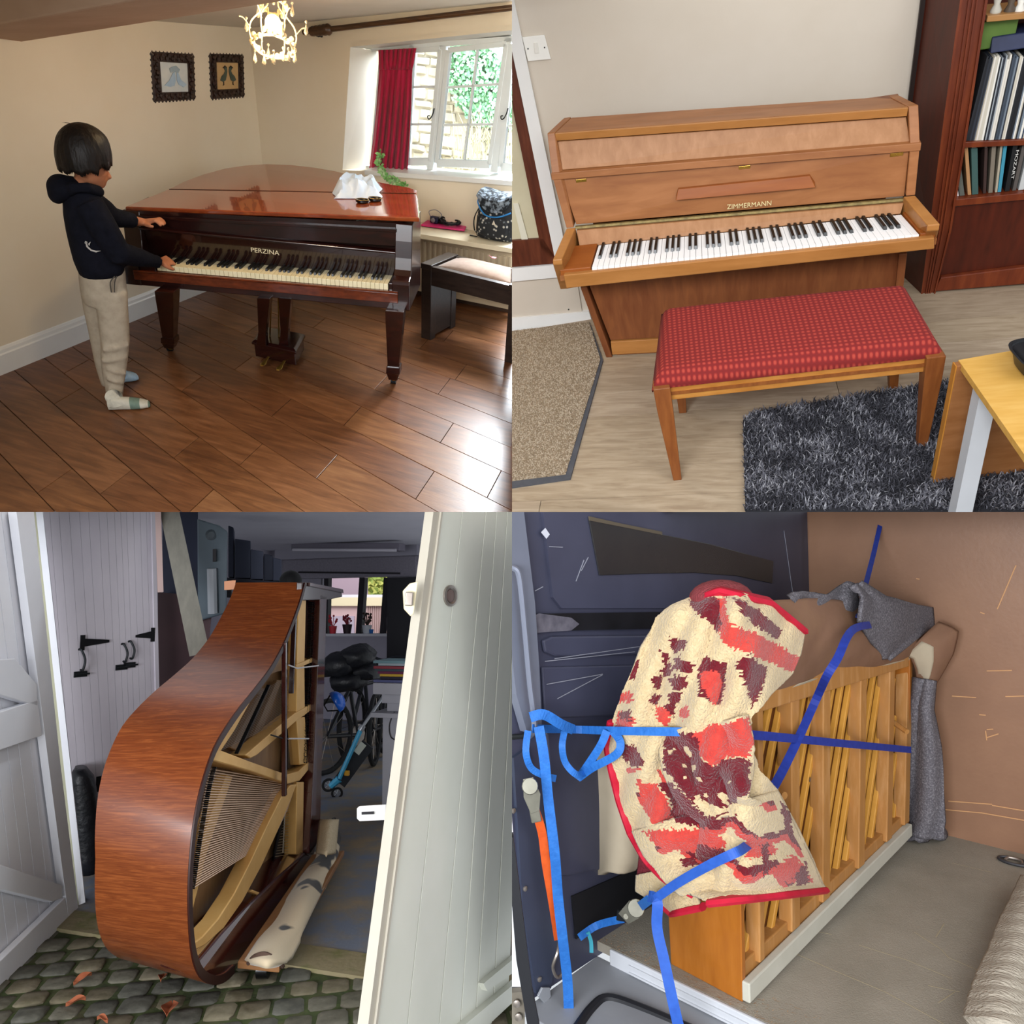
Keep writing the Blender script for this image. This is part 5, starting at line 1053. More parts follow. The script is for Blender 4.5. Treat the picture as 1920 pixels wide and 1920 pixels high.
# ---- boarded cupboard inside
tg = mat('grey_white_boarding', '#cdc7d0', '#bfb8c4', scale=3, stretch=(1, 1, .4), rough=.6, spec=.25, c3='#c6c0ca')
cn = V((1, -.15, 0)).normalized(); c0_ = V((-.5, .48, 0)); cd_ = V((.15, 1, 0)).normalized()
def cw(x, y, d=0): return R_.pl(x, y, c0_ + cn * d, cn)
cb = thing('boarded_cupboard', R_, (-.48, .5, 0), 'grey white boarded cupboard doors inside the garage', 'cupboard')
xs = [78, 97, 112, 128, 146, 164, 180, 198, 212, 225, 236, 246, 258, 270, 281, 291]
def cbx(x, y): return x + lerp(.083, .024, (x - 97) / 194) * (y - 1200)
for a, b_ in zip(xs, xs[1:]):
    g = .35; mb = MB(); mb.prism([cw(cbx(a, 945) + g, 945), cw(cbx(b_, 945) - g, 945), cw(cbx(b_, 1660) - g, 1660), cw(cbx(a, 1660) + g, 1660)], cn * -.02); build(mb, 'board', tg, parent=cb, bevel=.002)
mb = MB(); mb.prism([cw(40, 945, -.021), cw(285, 945, -.021), cw(302, 1660, -.021), cw(110, 1660, -.021)], cn * -.03); build(mb, 'backing', mat('cupboard_backing', '#8f8894', rough=.8), parent=cb)  # backing panel darker than the boards, seen in their joints
mb = MB(); mb.prism([cw(284, 945, .01), cw(291, 945, .01), cw(307, 1660, .01), cw(301, 1660, .01)], cn * -.2); build(mb, 'end_post', tg, parent=cb)
blk_i = mat('black_ironwork', '#16161a', rough=.45, metal=.3)
def strap(x0_, y0_, x1_, y1_, flip=1):
    a, b_ = cw(x0_, y0_, .004), cw(x1_, y1_, .004); mb = MB(); up_ = V((0, 0, 1)); mb.prism([a + up_ * .022, b_ + up_ * .007, b_ - up_ * .007, a - up_ * .022], cn * .005); o_ = build(mb, 'strap_hinge', blk_i, parent=cb)
    mb = MB(); mb.prism([a + up_ * .04 - cd_ * .012, a + up_ * .04 + cd_ * .012, a - up_ * .04 + cd_ * .012, a - up_ * .04 - cd_ * .012], cn * .006); build(mb, 'hinge_plate', blk_i, parent=o_)
strap(154, 1205, 204, 1202); strap(286, 1190, 254, 1193); strap(184, 1470, 200, 1464)
for x_, y0_, y1_ in ((148, 1218, 1256), (228, 1208, 1240), (241, 1203, 1234)):
    a, b_ = cw(x_, y0_, .0), cw(x_ + 3, y1_, .0); m_ = (a + b_) / 2 + cn * .03 + cd_ * .01; mb = MB(); mb.tube(smoothpath([a, a + cn * .02, m_, b_ + cn * .02, b_], 4), .006, 6); build(mb, 'pull_handle', iron, parent=cb, smooth=True)
for x_, y_ in ((151, 1264), (228, 1251), (243, 1247)):
    a = cw(x_, y_, .004); mb = MB(); mb.bar(a - cd_ * .035, a + cd_ * .035, .03, .008, cn); mb.tube([a - cd_ * .03 + cn * .008, a + cd_ * .045 + cn * .008], .005, 6); build(mb, 'bolt', iron, parent=cb)
# black bag on the floor by the post
bagm = mat('black_sack', '#0d0e12', '#191a20', scale=12, rough=.45, bump=.6, bscale=25)
c = R_.f(172, 1650); mpx = R_.m(c); nb_ = R_.face(c); eb = nb_.cross(V((0, 0, 1))).normalized(); eb = eb if eb.dot(R_.Rt @ V((1, 0, 0))) > 0 else -eb
def fp(x, y, p_, n__): return R_.pl(x, y, p_, n__)
mb = MB(); rows = [(150, 184, 1632), (140, 188, 1606), (137, 186, 1560), (134, 184, 1520), (132, 180, 1480), (133, 172, 1455), (140, 160, 1440)]
mb.loft([sring(fp((a + b_) / 2, y, c, nb_), eb, nb_, (b_ - a) / 2 * mpx, .09, 16, 2.5) for a, b_, y in rows])
for v in range(len(mb.v)): mb.v[v] += eb * (.012 * noise.noise(mb.v[v] * 14)) + nb_ * (.012 * noise.noise(mb.v[v] * 11 + V((5, 0, 0))))
build(mb, 'black_sack', bagm, room=R_, smooth=True, angle=180, label='crumpled black sack on the floor by the door post', cat='sack')

# ---- garage shell
dimw = mat('garage_wall_paint', '#9a97a5', '#8c8997', scale=2, rough=.8); cei = mat('garage_ceiling', '#c6c5d0', '#bbbac6', scale=1.5, rough=.85)
mb = MB(); mb.box((-2.7, .9, 0), (-2.6, 6.2, 2.6)); build(mb, 'wall_left', dimw, room=R_, kind='structure', label='dim left wall of the garage')
mb = MB(); mb.box((-2.7, .95, 2.02), (2.8, 6.2, 2.1)); build(mb, 'ceiling', cei, room=R_, kind='structure', label='grey garage ceiling')
mb = MB(); mb.box((2.2, .3, 0), (2.3, 6.2, 2.6)); build(mb, 'wall_right', dimw, room=R_, kind='structure', label='dim right wall of the garage behind the open door')
YB2 = 5.43
def bw_(x, y, d=0): return R_.y(x, y, YB2 + d)
W1, W2, W3, W4 = bw_(596, 1083), bw_(726, 1083), bw_(717, 1190), bw_(600, 1190)
mb = MB(); mb.box((-2.7, YB2, 0), (2.3, YB2 + .1, W4.z)); mb.box((-2.7, YB2, W1.z), (2.3, YB2 + .1, 2.1)); mb.box((-2.7, YB2, W4.z), (W4.x, YB2 + .1, W1.z)); mb.box((W2.x, YB2, W4.z), (2.3, YB2 + .1, W1.z))
build(mb, 'wall_back', dimw, room=R_, kind='structure', label='dim back wall of the garage with a window')
darkf = mat('dark_window_frame', '#1f1c22', rough=.6)
w2 = thing('window_2', R_, (W3 + W4) / 2, 'dark framed window at the back of the garage', kind='structure')
for a, b_, w in (((615, 1083), (613, 1190), .06), ((682, 1083), (675, 1190), .075), ((726, 1083), (718, 1190), .05)):
    mb = MB(); mb.bar(bw_(*a, -.02), bw_(*b_, -.02), w, .08, (0, 1, 0)); build(mb, 'mullion', darkf, parent=w2)
mb = MB(); mb.bar(bw_(590, 1190, -.06), bw_(735, 1190, -.06), .03, .2, (0, 1, 0)); build(mb, 'sill', mat('sill_white', '#b9b9c2', rough=.6), parent=w2)
for a, b_ in ((598, 613), (617, 678), (686, 724)):
    mb = MB(); mb.prism([bw_(a, 1083, .03), bw_(b_, 1083, .03), bw_(b_ - 7, 1190, .03), bw_(a, 1190, .03)], (0, .004, 0)); build(mb, 'pane', glass, parent=w2)
# outside: a pink grey shed, a wall and a tree
sh = thing('garden_shed', R_, (-3.0, 8.4, 0), 'pinkish shed with a pale roof seen through the garage window', 'shed')
def ob(x, y): return R_.y(x, y, 8.4)
for pts, nm, c in (([(560, 1070), (690, 1070), (690, 1115), (560, 1115)], 'roof', '#9a8590'), ([(560, 1115), (735, 1115), (735, 1120), (560, 1120)], 'gutter', '#d9d4da'), ([(560, 1120), (735, 1120), (735, 1136), (560, 1136)], 'parapet', '#d8c9a8'), ([(560, 1136), (735, 1136), (735, 1230), (560, 1230)], 'wall', '#bfa0a0'), ([(600, 1155), (665, 1155), (665, 1230), (600, 1230)], 'door', '#a79aa8')):
    mb = MB(); mb.prism([ob(a, b_) for a, b_ in pts], (0, .1 if nm == 'wall' else -.05 if nm != 'door' else -.02, 0)); build(mb, nm, mat('shed_' + nm, c, rough=.8), parent=sh)
for i in range(12):
    x_ = 690 + i * 4; mb = MB(); mb.bar(ob(x_, 1137) + V((0, -.01, 0)), ob(x_, 1230) + V((0, -.01, 0)), .012, .02, (0, 1, 0)); build(mb, 'cladding_rib', mat('shed_rib', '#a88d88', rough=.8), parent=sh)
tr2 = thing('garden_tree', R_, R_.y(712, 1110, 9.2), 'yellow green tree seen through the garage window', 'tree'); cm = [MB(), MB()]
for i in range(900):
    p = R_.y(rng.uniform(686, 735), rng.uniform(1070, 1118), 9.0 + rng.random()); a = rng.uniform(0, 6.3); s_ = rng.uniform(.03, .07); cm[i % 2].add([p + V((math.cos(a) * s_, 0, math.sin(a) * s_)), p + V((math.cos(a + 2) * s_, .02, math.sin(a + 2) * s_)), p + V((math.cos(a + 4) * s_, 0, math.sin(a + 4) * s_))], [(0, 1, 2)])
for k_, c_ in enumerate(('#c5c86a', '#8da04c')): tag(build(cm[k_], 'foliage', mat('tree_leaf_%d' % k_, c_, rough=.7), parent=tr2), kind='stuff')
mb = MB(); mb.tube([R_.y(712, 1230, 9.6), R_.y(712, 1100, 9.6)], .06, 7); build(mb, 'trunk', mat('bark', '#5a4a38', rough=.9), parent=tr2)
mb = MB(); mb.box((-9, 6.2, -.2), (4, 13, -.02)); build(mb, 'garden_ground', mat('yard', '#9a958c', '#8a857c', scale=3, rough=.9), room=R_, kind='structure', label='yard ground beyond the garage')
# ceiling light, ceiling beam, blind box, black panel
def ypl(x, y, d): return R_.y(x, y, d)
lf_ = thing('ceiling_light', R_, ypl(650, 1030, 4.24), 'long unlit strip light on the garage ceiling', 'ceiling light')
mb = MB(); a, b_ = ypl(550, 1022, 4.24), ypl(752, 1022, 4.24); mb.hexa([V((a.x, 4.2, a.z - .06)), V((b_.x, 4.2, b_.z - .06)), V((b_.x, 4.34, b_.z - .06)), V((a.x, 4.34, a.z - .06)), V((a.x, 4.2, a.z + .02)), V((b_.x, 4.2, b_.z + .02)), V((b_.x, 4.34, b_.z + .02)), V((a.x, 4.34, a.z + .02))]); build(mb, 'housing', mat('light_housing', '#66626e', rough=.6), parent=lf_, bevel=.006)
mb = MB(); mb.tube([V((a.x + .03, 4.19, a.z - .055)), V((b_.x - .03, 4.19, b_.z - .055))], .016, 8); build(mb, 'tube', mat('lamp_tube', '#b9b6c0', rough=.4), parent=lf_)
mb = MB(); a, b_ = ypl(520, 1042, 4.9), ypl(785, 1042, 4.9); mb.box((a.x, 4.85, a.z - .05), (b_.x, 5.0, 2.05)); build(mb, 'ceiling_beam', mat('pale_beam', '#8a8894', rough=.8), room=R_, label='pale beam across the back of the garage ceiling', cat='beam')
bx_ = thing('roller_blind', R_, ypl(650, 1078, 5.2), 'rolled pale blind box above the garage window', 'blind')
a, b_ = ypl(528, 1050, 5.2), ypl(780, 1080, 5.2); mb = MB(); mb.box((a.x, 5.2, b_.z), (b_.x, 5.3, a.z)); build(mb, 'box', mat('blind_cloth', '#86828e', '#7a7682', scale=40, rough=.8), parent=bx_, bevel=.01)
mb = MB(); a, b_ = ypl(560, 1073, 5.19), ypl(750, 1075, 5.19); mb.bar(a, b_, .02, .02, (0, 1, 0)); build(mb, 'bottom_bar', darkf, parent=bx_)
mb = MB(); a, b_ = ypl(726, 1083, 4.6), ypl(790, 1215, 4.6); mb.box((a.x, 4.6, b_.z - .3), (b_.x + .3, 4.7, a.z)); build(mb, 'tall_board', mat('black_board', '#17161c', rough=.6), room=R_, label='tall black board beside the garage window', cat='board', bevel=.004)
# left side clutter: plank, boiler, shelves with boxes
tim = mat('weathered_timber', '#7d7a72', '#8d8a80', scale=5, stretch=(6, 6, 1), rough=.8)
mb = MB(); A, B = R_.t(316, 950, 4.3), R_.t(374, 1225, 4.0); n_ = (R_.C - A).normalized(); mb.bar(A, B, .1, .045, n_); build(mb, 'timber_plank', tim, room=R_, label='long timber plank leaning behind the piano', cat='plank', bevel=.004)
mb = MB(); A, B = R_.t(296, 950, 4.2), R_.t(301, 1110, 4.2); mb.bar(A, B, .03, .03, n_); build(mb, 'pale_batten', mat('pink_batten', '#b59c98', rough=.7), room=R_, label='short pale batten fixed beside the boarded cupboard', cat='batten')
bo = thing('boiler', R_, R_.t(398, 1140, 4.7), 'grey metal boiler cabinet on the garage wall', 'boiler'); fb3 = R_.face(R_.t(398, 1050, 4.7))
def tq(x, y, t_, n__=None): return R_.t(x, y, t_)
mb = MB(); mb.prism([R_.t(370, 972, 4.7), R_.t(412, 985, 4.7), R_.t(427, 996, 4.7), R_.t(425, 1150, 4.7), R_.t(371, 1165, 4.7)], fb3 * .3); build(mb, 'case', mat('boiler_grey', '#53606a', '#4a5660', scale=3, rough=.5), parent=bo, bevel=.01)
mb = MB(); mb.bar(R_.t(402, 1030, 4.68), R_.t(402, 1053, 4.68), .02, .03, fb3); build(mb, 'handle', darkf, parent=bo)
mb = MB(); mb.lathe([(.035, 0), (.035, .01), (.02, .014)], R_.t(396, 1003, 4.7), 12, -fb3); build(mb, 'dial', mat('dial_grey', '#3f4850', rough=.5), parent=bo)
mb = MB(); mb.tube([R_.t(397, 1066, 4.68), R_.t(399, 1150, 4.68)], .03, 8); build(mb, 'pipe', mat('white_pipe', '#9ba0a8', rough=.4), parent=bo, smooth=True)
mb = MB(); A = R_.t(345, 955, 4.9); mb.prism([R_.t(305, 950, 5.0), R_.t(371, 950, 5.0), R_.t(371, 1190, 5.0), R_.t(305, 1190, 5.0)], fb3 * .1); build(mb, 'leaning_board', mat('dark_blue_board', '#262b45', '#1f243a', scale=3, rough=.6), room=R_, label='dark blue board behind the leaning plank', cat='board')
mb = MB(); mb.prism([R_.t(296, 1110, 4.8), R_.t(400, 1120, 4.8), R_.t(380, 1330, 4.8), R_.t(296, 1330, 4.8)], fb3 * .1); build(mb, 'leaning_board', mat('maroon_board', '#4a3035', '#3d282d', scale=3, rough=.6), room=R_, label='maroon board behind the foot of the plank', cat='board')
shl = thing('wall_shelf', R_, R_.t(480, 1090, 5.4), 'dark shelf carrying boxes above the piano', 'shelf')
fs = R_.face(R_.t(480, 1060, 5.4)); mb = MB(); mb.prism([R_.t(425, 1083, 5.4), R_.t(540, 1092, 5.4), R_.t(540, 1099, 5.4), R_.t(425, 1092, 5.4)], fs * .4); build(mb, 'board', mat('shelf_dark', '#2c2d38', rough=.7), parent=shl)
mb = MB(); mb.prism([R_.t(425, 1090, 5.45), R_.t(433, 1090, 5.45), R_.t(433, 1120, 5.45), R_.t(425, 1120, 5.45)], fs * .3); build(mb, 'bracket', darkf, parent=shl)
for i, (x0_, x1_, y0_, y1_, c, l) in enumerate([(428, 438, 985, 1082, '#33384a', 'tall narrow dark box at the left of the shelf'), (440, 470, 1010, 1084, '#3a3f50', 'dark grey box standing on the shelf'), (470, 494, 1030, 1086, '#43485a', 'grey blue box in the middle of the shelf'), (495, 512, 1038, 1088, '#2b2f3e', 'small black box on the shelf'), (512, 528, 1045, 1089, '#3b4052', 'rightmost low box on the shelf')]):
    mb = MB(); mb.prism([R_.t(x0_, y0_, 5.4), R_.t(x1_, y0_ + 4, 5.4), R_.t(x1_, y1_, 5.4), R_.t(x0_, y1_, 5.4)], fs * .3); o = build(mb, 'storage_box', mat('storage_%d' % i, c, rough=.7), room=R_, label=l, cat='box', group='boxes on the dark shelf', bevel=.006)
mb = MB(); c = R_.t(545, 1092, 4.6); mb.ball(c, (.07, .07, .075), 16, 10); build(mb, 'black_ball', mat('black_rubber', '#121215', rough=.7), room=R_, smooth=True, label='round black object peeping over the piano top', cat='ball')

# ---- grand piano standing on its straight side
exq = V((.945, .327, 0)).normalized(); eyq = V((-.327, .945, 0)).normalized(); NC = .89
def npl(x, y, d=0): return R_.pl(x, y, exq * (NC - d), exq)
flame = mat('flame_mahogany', '#5c2912', '#864823', scale=7, stretch=(1.2, 1.2, 22), rough=.3, spec=.45, coat=.3, croughness=.16, c3='#6d3518', dist=1.2, detail=8)
dred = mat('dark_red_lacquer', '#340f0c', '#431511', scale=3, rough=.18, spec=.5, coat=.6, croughness=.05)
goldp = mat('bronze_plate_paint', '#dba961', '#e4b670', scale=10, rough=.42, metal=.4, spec=.5)
sbd = mat('soundboard_spruce', '#7d5a3a', '#94704a', scale=4, stretch=(8, 8, 1), rough=.4, c3='#886542')
gp2 = thing('grand_piano', R_, V((.85, .2, .05)), 'grand piano body tipped on its side with gold frame and strings bare', 'piano')
rimpx = [(570, 1092), (563, 1118), (556, 1140), (541, 1180), (528, 1211), (505, 1252), (478, 1288), (448, 1325), (420, 1365), (400, 1400), (385, 1440), (371, 1490), (360, 1550), (354, 1610), (351, 1670), (352, 1730), (356, 1780), (364, 1815), (378, 1838), (400, 1847), (420, 1841), (437, 1825)]
near = smoothpath([npl(*p) for p in rimpx], 3)
exv = lambda z: V((curve([(-1, -.345), (.07, -.345), (.45, -.335), (1.48, -.334), (3, -.334)], z), curve([(-1, -.054), (.07, -.054), (.45, -.04), (1.48, -.101), (3, -.101)], z), curve([(-1, .062), (.07, .062), (.45, .113), (1.48, .004), (3, 0)], z)))
cenN = npl(480, 1520)
rings = []
for i, p in enumerate(near):
    a = (near[min(i + 1, len(near) - 1)] - near[max(i - 1, 0)]).normalized(); inn = exq.cross(a).normalized()
    if inn.dot(cenN - p) < 0: inn = -inn
    q = p + exv(p.z); rings.append([p, q, q + inn * .028, p + inn * .028])
mb = MB(); mb.loft(rings); rimo = build(mb, 'rim', flame, parent=gp2, smooth=True, angle=40)
mb = MB(); mb.loft([[r[0] + exq * .001, r[3] + exq * .001, r[3] + exq * .006, r[0] + exq * .006] for r in rings]); build(mb, 'rim_edge', mat('rim_edge_dark', '#2e0f0b', rough=.45), parent=rimo, smooth=True, angle=40)
# spine (straight side, underneath) in dark red, keyboard end, top cheek
spx_o = [(437, 1826), (470, 1783), (520, 1716), (560, 1662), (598, 1612)]; spx_i = [(366, 1812), (415, 1754), (470, 1694), (520, 1646), (572, 1600)]
O_ = [npl(*p) for p in spx_o]; I_ = [npl(*p, .03) for p in spx_i]
tail = [npl(366, 1812, .004), npl(372, 1832, .004), npl(398, 1842, .004), npl(420, 1836, .004), npl(437, 1822, .004)]
mb = MB(); mb.prism([npl(*p, .012) for p in spx_i[::-1]] + tail + [npl(*p, .004) for p in spx_o[1:]], exv(.07) * .4); build(mb, 'spine', dred, parent=gp2, smooth=False, bevel=.008)
mb = MB(); q = [npl(601, 1115), npl(613, 1118), npl(600, 1560), npl(588, 1602), npl(580, 1600), npl(590, 1400)]; mb.prism(q, exq * -.28); kfr = build(mb, 'key_end_frame', dred, parent=gp2, bevel=.004)
mb = MB(); mb.prism([npl(567, 1092), npl(576, 1091), npl(640, 1104), npl(642, 1119), npl(619, 1124), npl(566, 1126)], exq * -.03); build(mb, 'treble_cheek', mat('dark_cheek', '#2a1412', '#351a16', scale=4, rough=.25, coat=.4), parent=gp2, bevel=.004)
mb = MB(); mb.prism([npl(577, 1092, -.0), npl(640, 1105, 0), npl(641, 1112, 0), npl(577, 1099, 0)], exq * .012); build(mb, 'cheek_moulding', dred, parent=gp2, bevel=.003)
# soundboard and back
inner = [npl(*p, .13) for p in [(560, 1128), (545, 1180), (530, 1215), (480, 1290), (424, 1365), (388, 1440), (364, 1550), (356, 1670), (360, 1790), (415, 1752), (520, 1645), (590, 1598), (606, 1120)]]
mb = MB(); mb.prism(inner, exq * -.012); build(mb, 'soundboard', sbd, parent=gp2)
# iron frame: each strut its own piece
def strut(pts, d, t, nm='frame_strut', m_=None, w=0):
    mb = MB(); mb.prism([npl(a, b_, d) for a, b_ in pts], exq * -t); return build(mb, nm, m_ or goldp, parent=gp2, bevel=.004)
strut([(560, 1124), (574, 1124), (571, 1246), (557, 1248)], .035, .05); strut([(557, 1252), (571, 1248), (572, 1342), (556, 1344)], .035, .05); strut([(556, 1346), (572, 1344), (577, 1432), (562, 1434)], .035, .05)
strut([(587, 1122), (604, 1122), (598, 1226), (583, 1228)], .05, .05); strut([(583, 1232), (598, 1230), (590, 1316), (576, 1322)], .05, .05); strut([(577, 1326), (590, 1320), (586, 1412), (572, 1420)], .05, .05)
strut([(556, 1246), (598, 1228), (600, 1236), (571, 1248), (556, 1256)], .03, .07); strut([(460, 1416), (520, 1364), (552, 1338), (590, 1316), (592, 1326), (556, 1352), (482, 1416), (470, 1422)], .03, .07)
strut([(397, 1412), (402, 1402), (470, 1428), (538, 1452), (560, 1446), (584, 1424), (586, 1434), (562, 1464), (540, 1470), (470, 1446), (398, 1426)], .028, .07)
strut([(545, 1472), (557, 1470), (545, 1500), (520, 1560), (490, 1625), (455, 1690), (420, 1740), (385, 1772), (357, 1786), (354, 1774), (380, 1756), (410, 1722), (440, 1675), (470, 1615), (500, 1550), (530, 1490)], .024, .06)
strut([(557, 1466), (570, 1466), (568, 1604), (555, 1602)], .035, .06); strut([(572, 1420), (584, 1414), (582, 1592), (574, 1594)], .05, .05)
strut([(357, 1790), (400, 1752), (450, 1718), (500, 1672), (553, 1612), (568, 1604), (568, 1612), (510, 1672), (470, 1700), (420, 1748), (362, 1802)], .03, .06, 'frame_flange')
strut([(470, 1672), (474, 1668), (500, 1678), (496, 1684)], .02, .02, 'frame_lug')
strut([(425, 1452), (437, 1456), (408, 1540), (388, 1600), (372, 1665), (358, 1720), (356, 1690), (372, 1600), (398, 1520)], .06, .04, 'hitch_strip')
strut([(470, 1300), (484, 1290), (440, 1370), (412, 1412), (402, 1400), (430, 1350)], .06, .04, 'hitch_strip'); strut([(543, 1190), (552, 1160), (556, 1250), (520, 1260), (500, 1268), (528, 1222)], .09, .02, 'frame_web', sbd)
strut([(488, 1302), (500, 1290), (444, 1408), (432, 1402)], .08, .03, 'bridge', mat('bridge_beech', '#7a5a38', rough=.5)); strut([(520, 1275), (530, 1275), (474, 1412), (462, 1408)], .09, .02, 'bridge', mat('bridge_beech', '#7a5a38', rough=.5))
steel = mat('string_steel', '#d8b8a0', rough=.45, metal=.3); steel2 = mat('plain_steel', '#9a9590', rough=.3, metal=.9)
# strings
for i in range(44):
    t = i / 43; a = V((lerp(392, 357, t ** .8), lerp(1442, 1668, t), 0)); b_ = V((lerp(548, 470, t), lerp(1476, 1622, t), 0))
    b2 = V((curve([(0, 552), (.4, 524), (.7, 500), (1, 470)], t), curve([(0, 1478), (.4, 1540), (.7, 1580), (1, 1622)], t), 0))
    yb = lerp(1468, 1572, t ** .9); xb = curve([(1468, 556), (1520, 538), (1572, 513), (1640, 478)], yb)
    mb = MB(); mb.tube([npl(a.x, a.y, .055), npl(xb, yb, .055)], .0022, 5, cap=False); build(mb, 'string', steel, parent=gp2)
for i in range(26):
    t = i / 25; mb = MB(); a, b_ = (lerp(488, 412, t), lerp(1298, 1408, t)), (lerp(551, 548, t), lerp(1262, 1342, t)); mb.tube([npl(*a, .075), npl(*b_, .075)], .0009, 4, cap=False); build(mb, 'string', steel2, parent=gp2)
for i in range(24):
    t = i / 23; mb = MB(); mb.tube([npl(540, lerp(1392, 1442, t), .07), npl(560, lerp(1360, 1436, t), .07)], .0009, 4, cap=False); build(mb, 'string', steel2, parent=gp2)
for i in range(20):
    t = i / 19; y_ = lerp(1500, 1600, t); mb = MB(); mb.tube([npl(lerp(540, 516, t) , y_ + 6, .075), npl(556, y_, .075)], .0012, 4, cap=False); build(mb, 'string', steel2, parent=gp2)
# tuning pins and felt lines, too fine to pick apart
pinm = mat('blued_pin', '#20242a', rough=.35, metal=.7); mb = MB()
for i in range(110):
    y_ = 1130 + i * 2.75; x_ = curve([(1130, 581), (1250, 576), (1340, 571), (1435, 566)], y_)
    for k_ in (-2.5, 1.5): p = npl(x_ + k_ + rng.uniform(-.8, .8), y_, .05); mb.tube([p, p + exq * .022], .0026, 5)
tag(build(mb, 'tuning_pins', pinm, parent=gp2), kind='stuff')
mb = MB()
for i in range(60):
    t = i / 59; p = npl(lerp(500, 440, t) , lerp(1285, 1412, t), .06); mb.tube([p, p + exq * .015], .003, 5); p = npl(lerp(398, 357, t ** .8), lerp(1440, 1665, t), .05); mb.tube([p, p + exq * .015], .003, 5)
tag(build(mb, 'hitch_pins', pinm, parent=gp2), kind='stuff')
strut([(573, 1126), (586, 1124), (576, 1330), (562, 1430), (572, 1600), (584, 1598), (586, 1400), (600, 1130)], .075, .02, 'pin_block', mat('pin_block_dark', '#4a3320', '#3a2718', scale=6, rough=.5))
strut([(538, 1210), (556, 1180), (556, 1340), (545, 1350), (532, 1360)], .1, .01, 'damper_plate', mat('action_black', '#121013', rough=.7))  # flat black plate over the damper area
strut([(540, 1350), (560, 1345), (562, 1440), (534, 1448)], .1, .01, 'action_rail', MATS['action_black']); strut([(536, 1500), (556, 1480), (556, 1590), (516, 1612), (516, 1600)], .1, .01, 'action_rail', MATS['action_black'])
mb = MB()
for i in range(34):
    t = i / 33; p = npl(534.5 - 4 * t, lerp(1516, 1598, t), .085); mb.ball(p, .004, 5, 4)
tag(build(mb, 'string_crimps', mat('white_felt', '#c9c2b6', rough=.9), parent=gp2), kind='stuff')
# prop stick and ties
mb = MB(); mb.bar(npl(533, 1205, -.004), npl(533, 1492, -.004), .024, .02, exq); build(mb, 'prop_stick', dred, parent=gp2, bevel=.003)
mb = MB(); mb.bar(npl(553, 1130, .02), npl(546, 1300, .02), .02, .02, exq); build(mb, 'damper_rail', mat('dark_cheek', '#2a1412', rough=.3), parent=gp2)
tie = mat('white_cord', '#d8d6da', rough=.6); tied = mat('black_cord', '#1c1a1c', rough=.7)
for pts, m_ in (([(541, 1247), (557, 1253), (597, 1248)], tie), ([(508, 1378), (528, 1384), (541, 1385)], tied), ([(539, 1385), (579, 1385)], tie)):
    mb = MB(); mb.tube([npl(a, b_, .0) for a, b_ in pts], .0035, 5); build(mb, 'tie_cord', m_, parent=gp2)
mb = MB(); mb.prism([R_.t(426, 1090, R_.dep(near[0] + exv(1.5)) + .02), R_.t(442, 1088, R_.dep(near[0] + exv(1.5)) + .02), R_.t(440, 1105, R_.dep(near[0] + exv(1.5)) + .02), R_.t(426, 1106, R_.dep(near[0] + exv(1.5)) + .02)], -exq * .015); build(mb, 'corner_block', mat('pale_pine_block', '#c78a68', rough=.6), parent=gp2)

# ---- skid board, blanket
skw = mat('skid_plywood', '#7d5434', '#93683f', scale=6, rough=.6)
sb_ = [R_.f(646, 1592, .10), R_.f(524, 1808, .10), R_.f(445, 1800, .1), R_.f(585, 1600, .1)]
sk = thing('piano_skid', R_, sum(sb_, V()) / 4, 'padded piano skid board on small wheels', 'skid board')
mb = MB(); mb.prism([p + V((0, 0, -.03)) for p in sb_], (0, 0, .025)); build(mb, 'board', skw, parent=sk, bevel=.005)
for t_ in (.08, .9):
    c = lerp(lerp(sb_[2], sb_[3], t_), lerp(sb_[1], sb_[0], t_), .45); mb = MB(); mb.tube([V((c.x - exq.x * .02, c.y - exq.y * .02, .032)), V((c.x + exq.x * .02, c.y + exq.y * .02, .032))], .032, 14); w_ = build(mb, 'wheel', ebony, parent=sk, smooth=True)
    mb = MB(); mb.box((c.x - .012, c.y - .012, .04), (c.x + .012, c.y + .012, .075)); build(mb, 'wheel_fork', iron, parent=w_)
blk_b = bpy.data.materials.new('beige_black_blanket'); blk_b.use_nodes = True; nt = blk_b.node_tree; b = nt.nodes['Principled BSDF']; b.inputs['Roughness'].default_value = .95; b.inputs['Sheen Weight'].default_value = .2
tc = nt.nodes.new('ShaderNodeTexCoord'); nz = nt.nodes.new('ShaderNodeTexNoise'); nz.inputs['Scale'].default_value = 5; nz.inputs['Detail'].default_value = 2; sp_ = nt.nodes.new('ShaderNodeSeparateXYZ'); ad = nt.nodes.new('ShaderNodeMath'); ad.operation = 'MULTIPLY_ADD'; ad.inputs[1].default_value = .3
cr = nt.nodes.new('ShaderNodeValToRGB'); cr.color_ramp.interpolation = 'LINEAR'; cr.color_ramp.elements[0].color = lin('#c9b79a'); cr.color_ramp.elements[0].position = .56; cr.color_ramp.elements[1].color = lin('#211d20'); cr.color_ramp.elements[1].position = .59
nt.links.new(tc.outputs['Object'], nz.inputs['Vector']); nt.links.new(tc.outputs['Object'], sp_.inputs[0]); nt.links.new(sp_.outputs['Y'], ad.inputs[0]); nt.links.new(nz.outputs['Fac'], ad.inputs[2]); nt.links.new(ad.outputs[0], cr.inputs['Fac']); nt.links.new(cr.outputs['Color'], b.inputs['Base Color'])
nb = nt.nodes.new('ShaderNodeTexNoise'); nb.inputs['Scale'].default_value = 160; bp = nt.nodes.new('ShaderNodeBump'); bp.inputs['Strength'].default_value = .5; nt.links.new(tc.outputs['Object'], nb.inputs['Vector']); nt.links.new(nb.outputs['Fac'], bp.inputs['Height']); nt.links.new(bp.outputs['Normal'], b.inputs['Normal'])
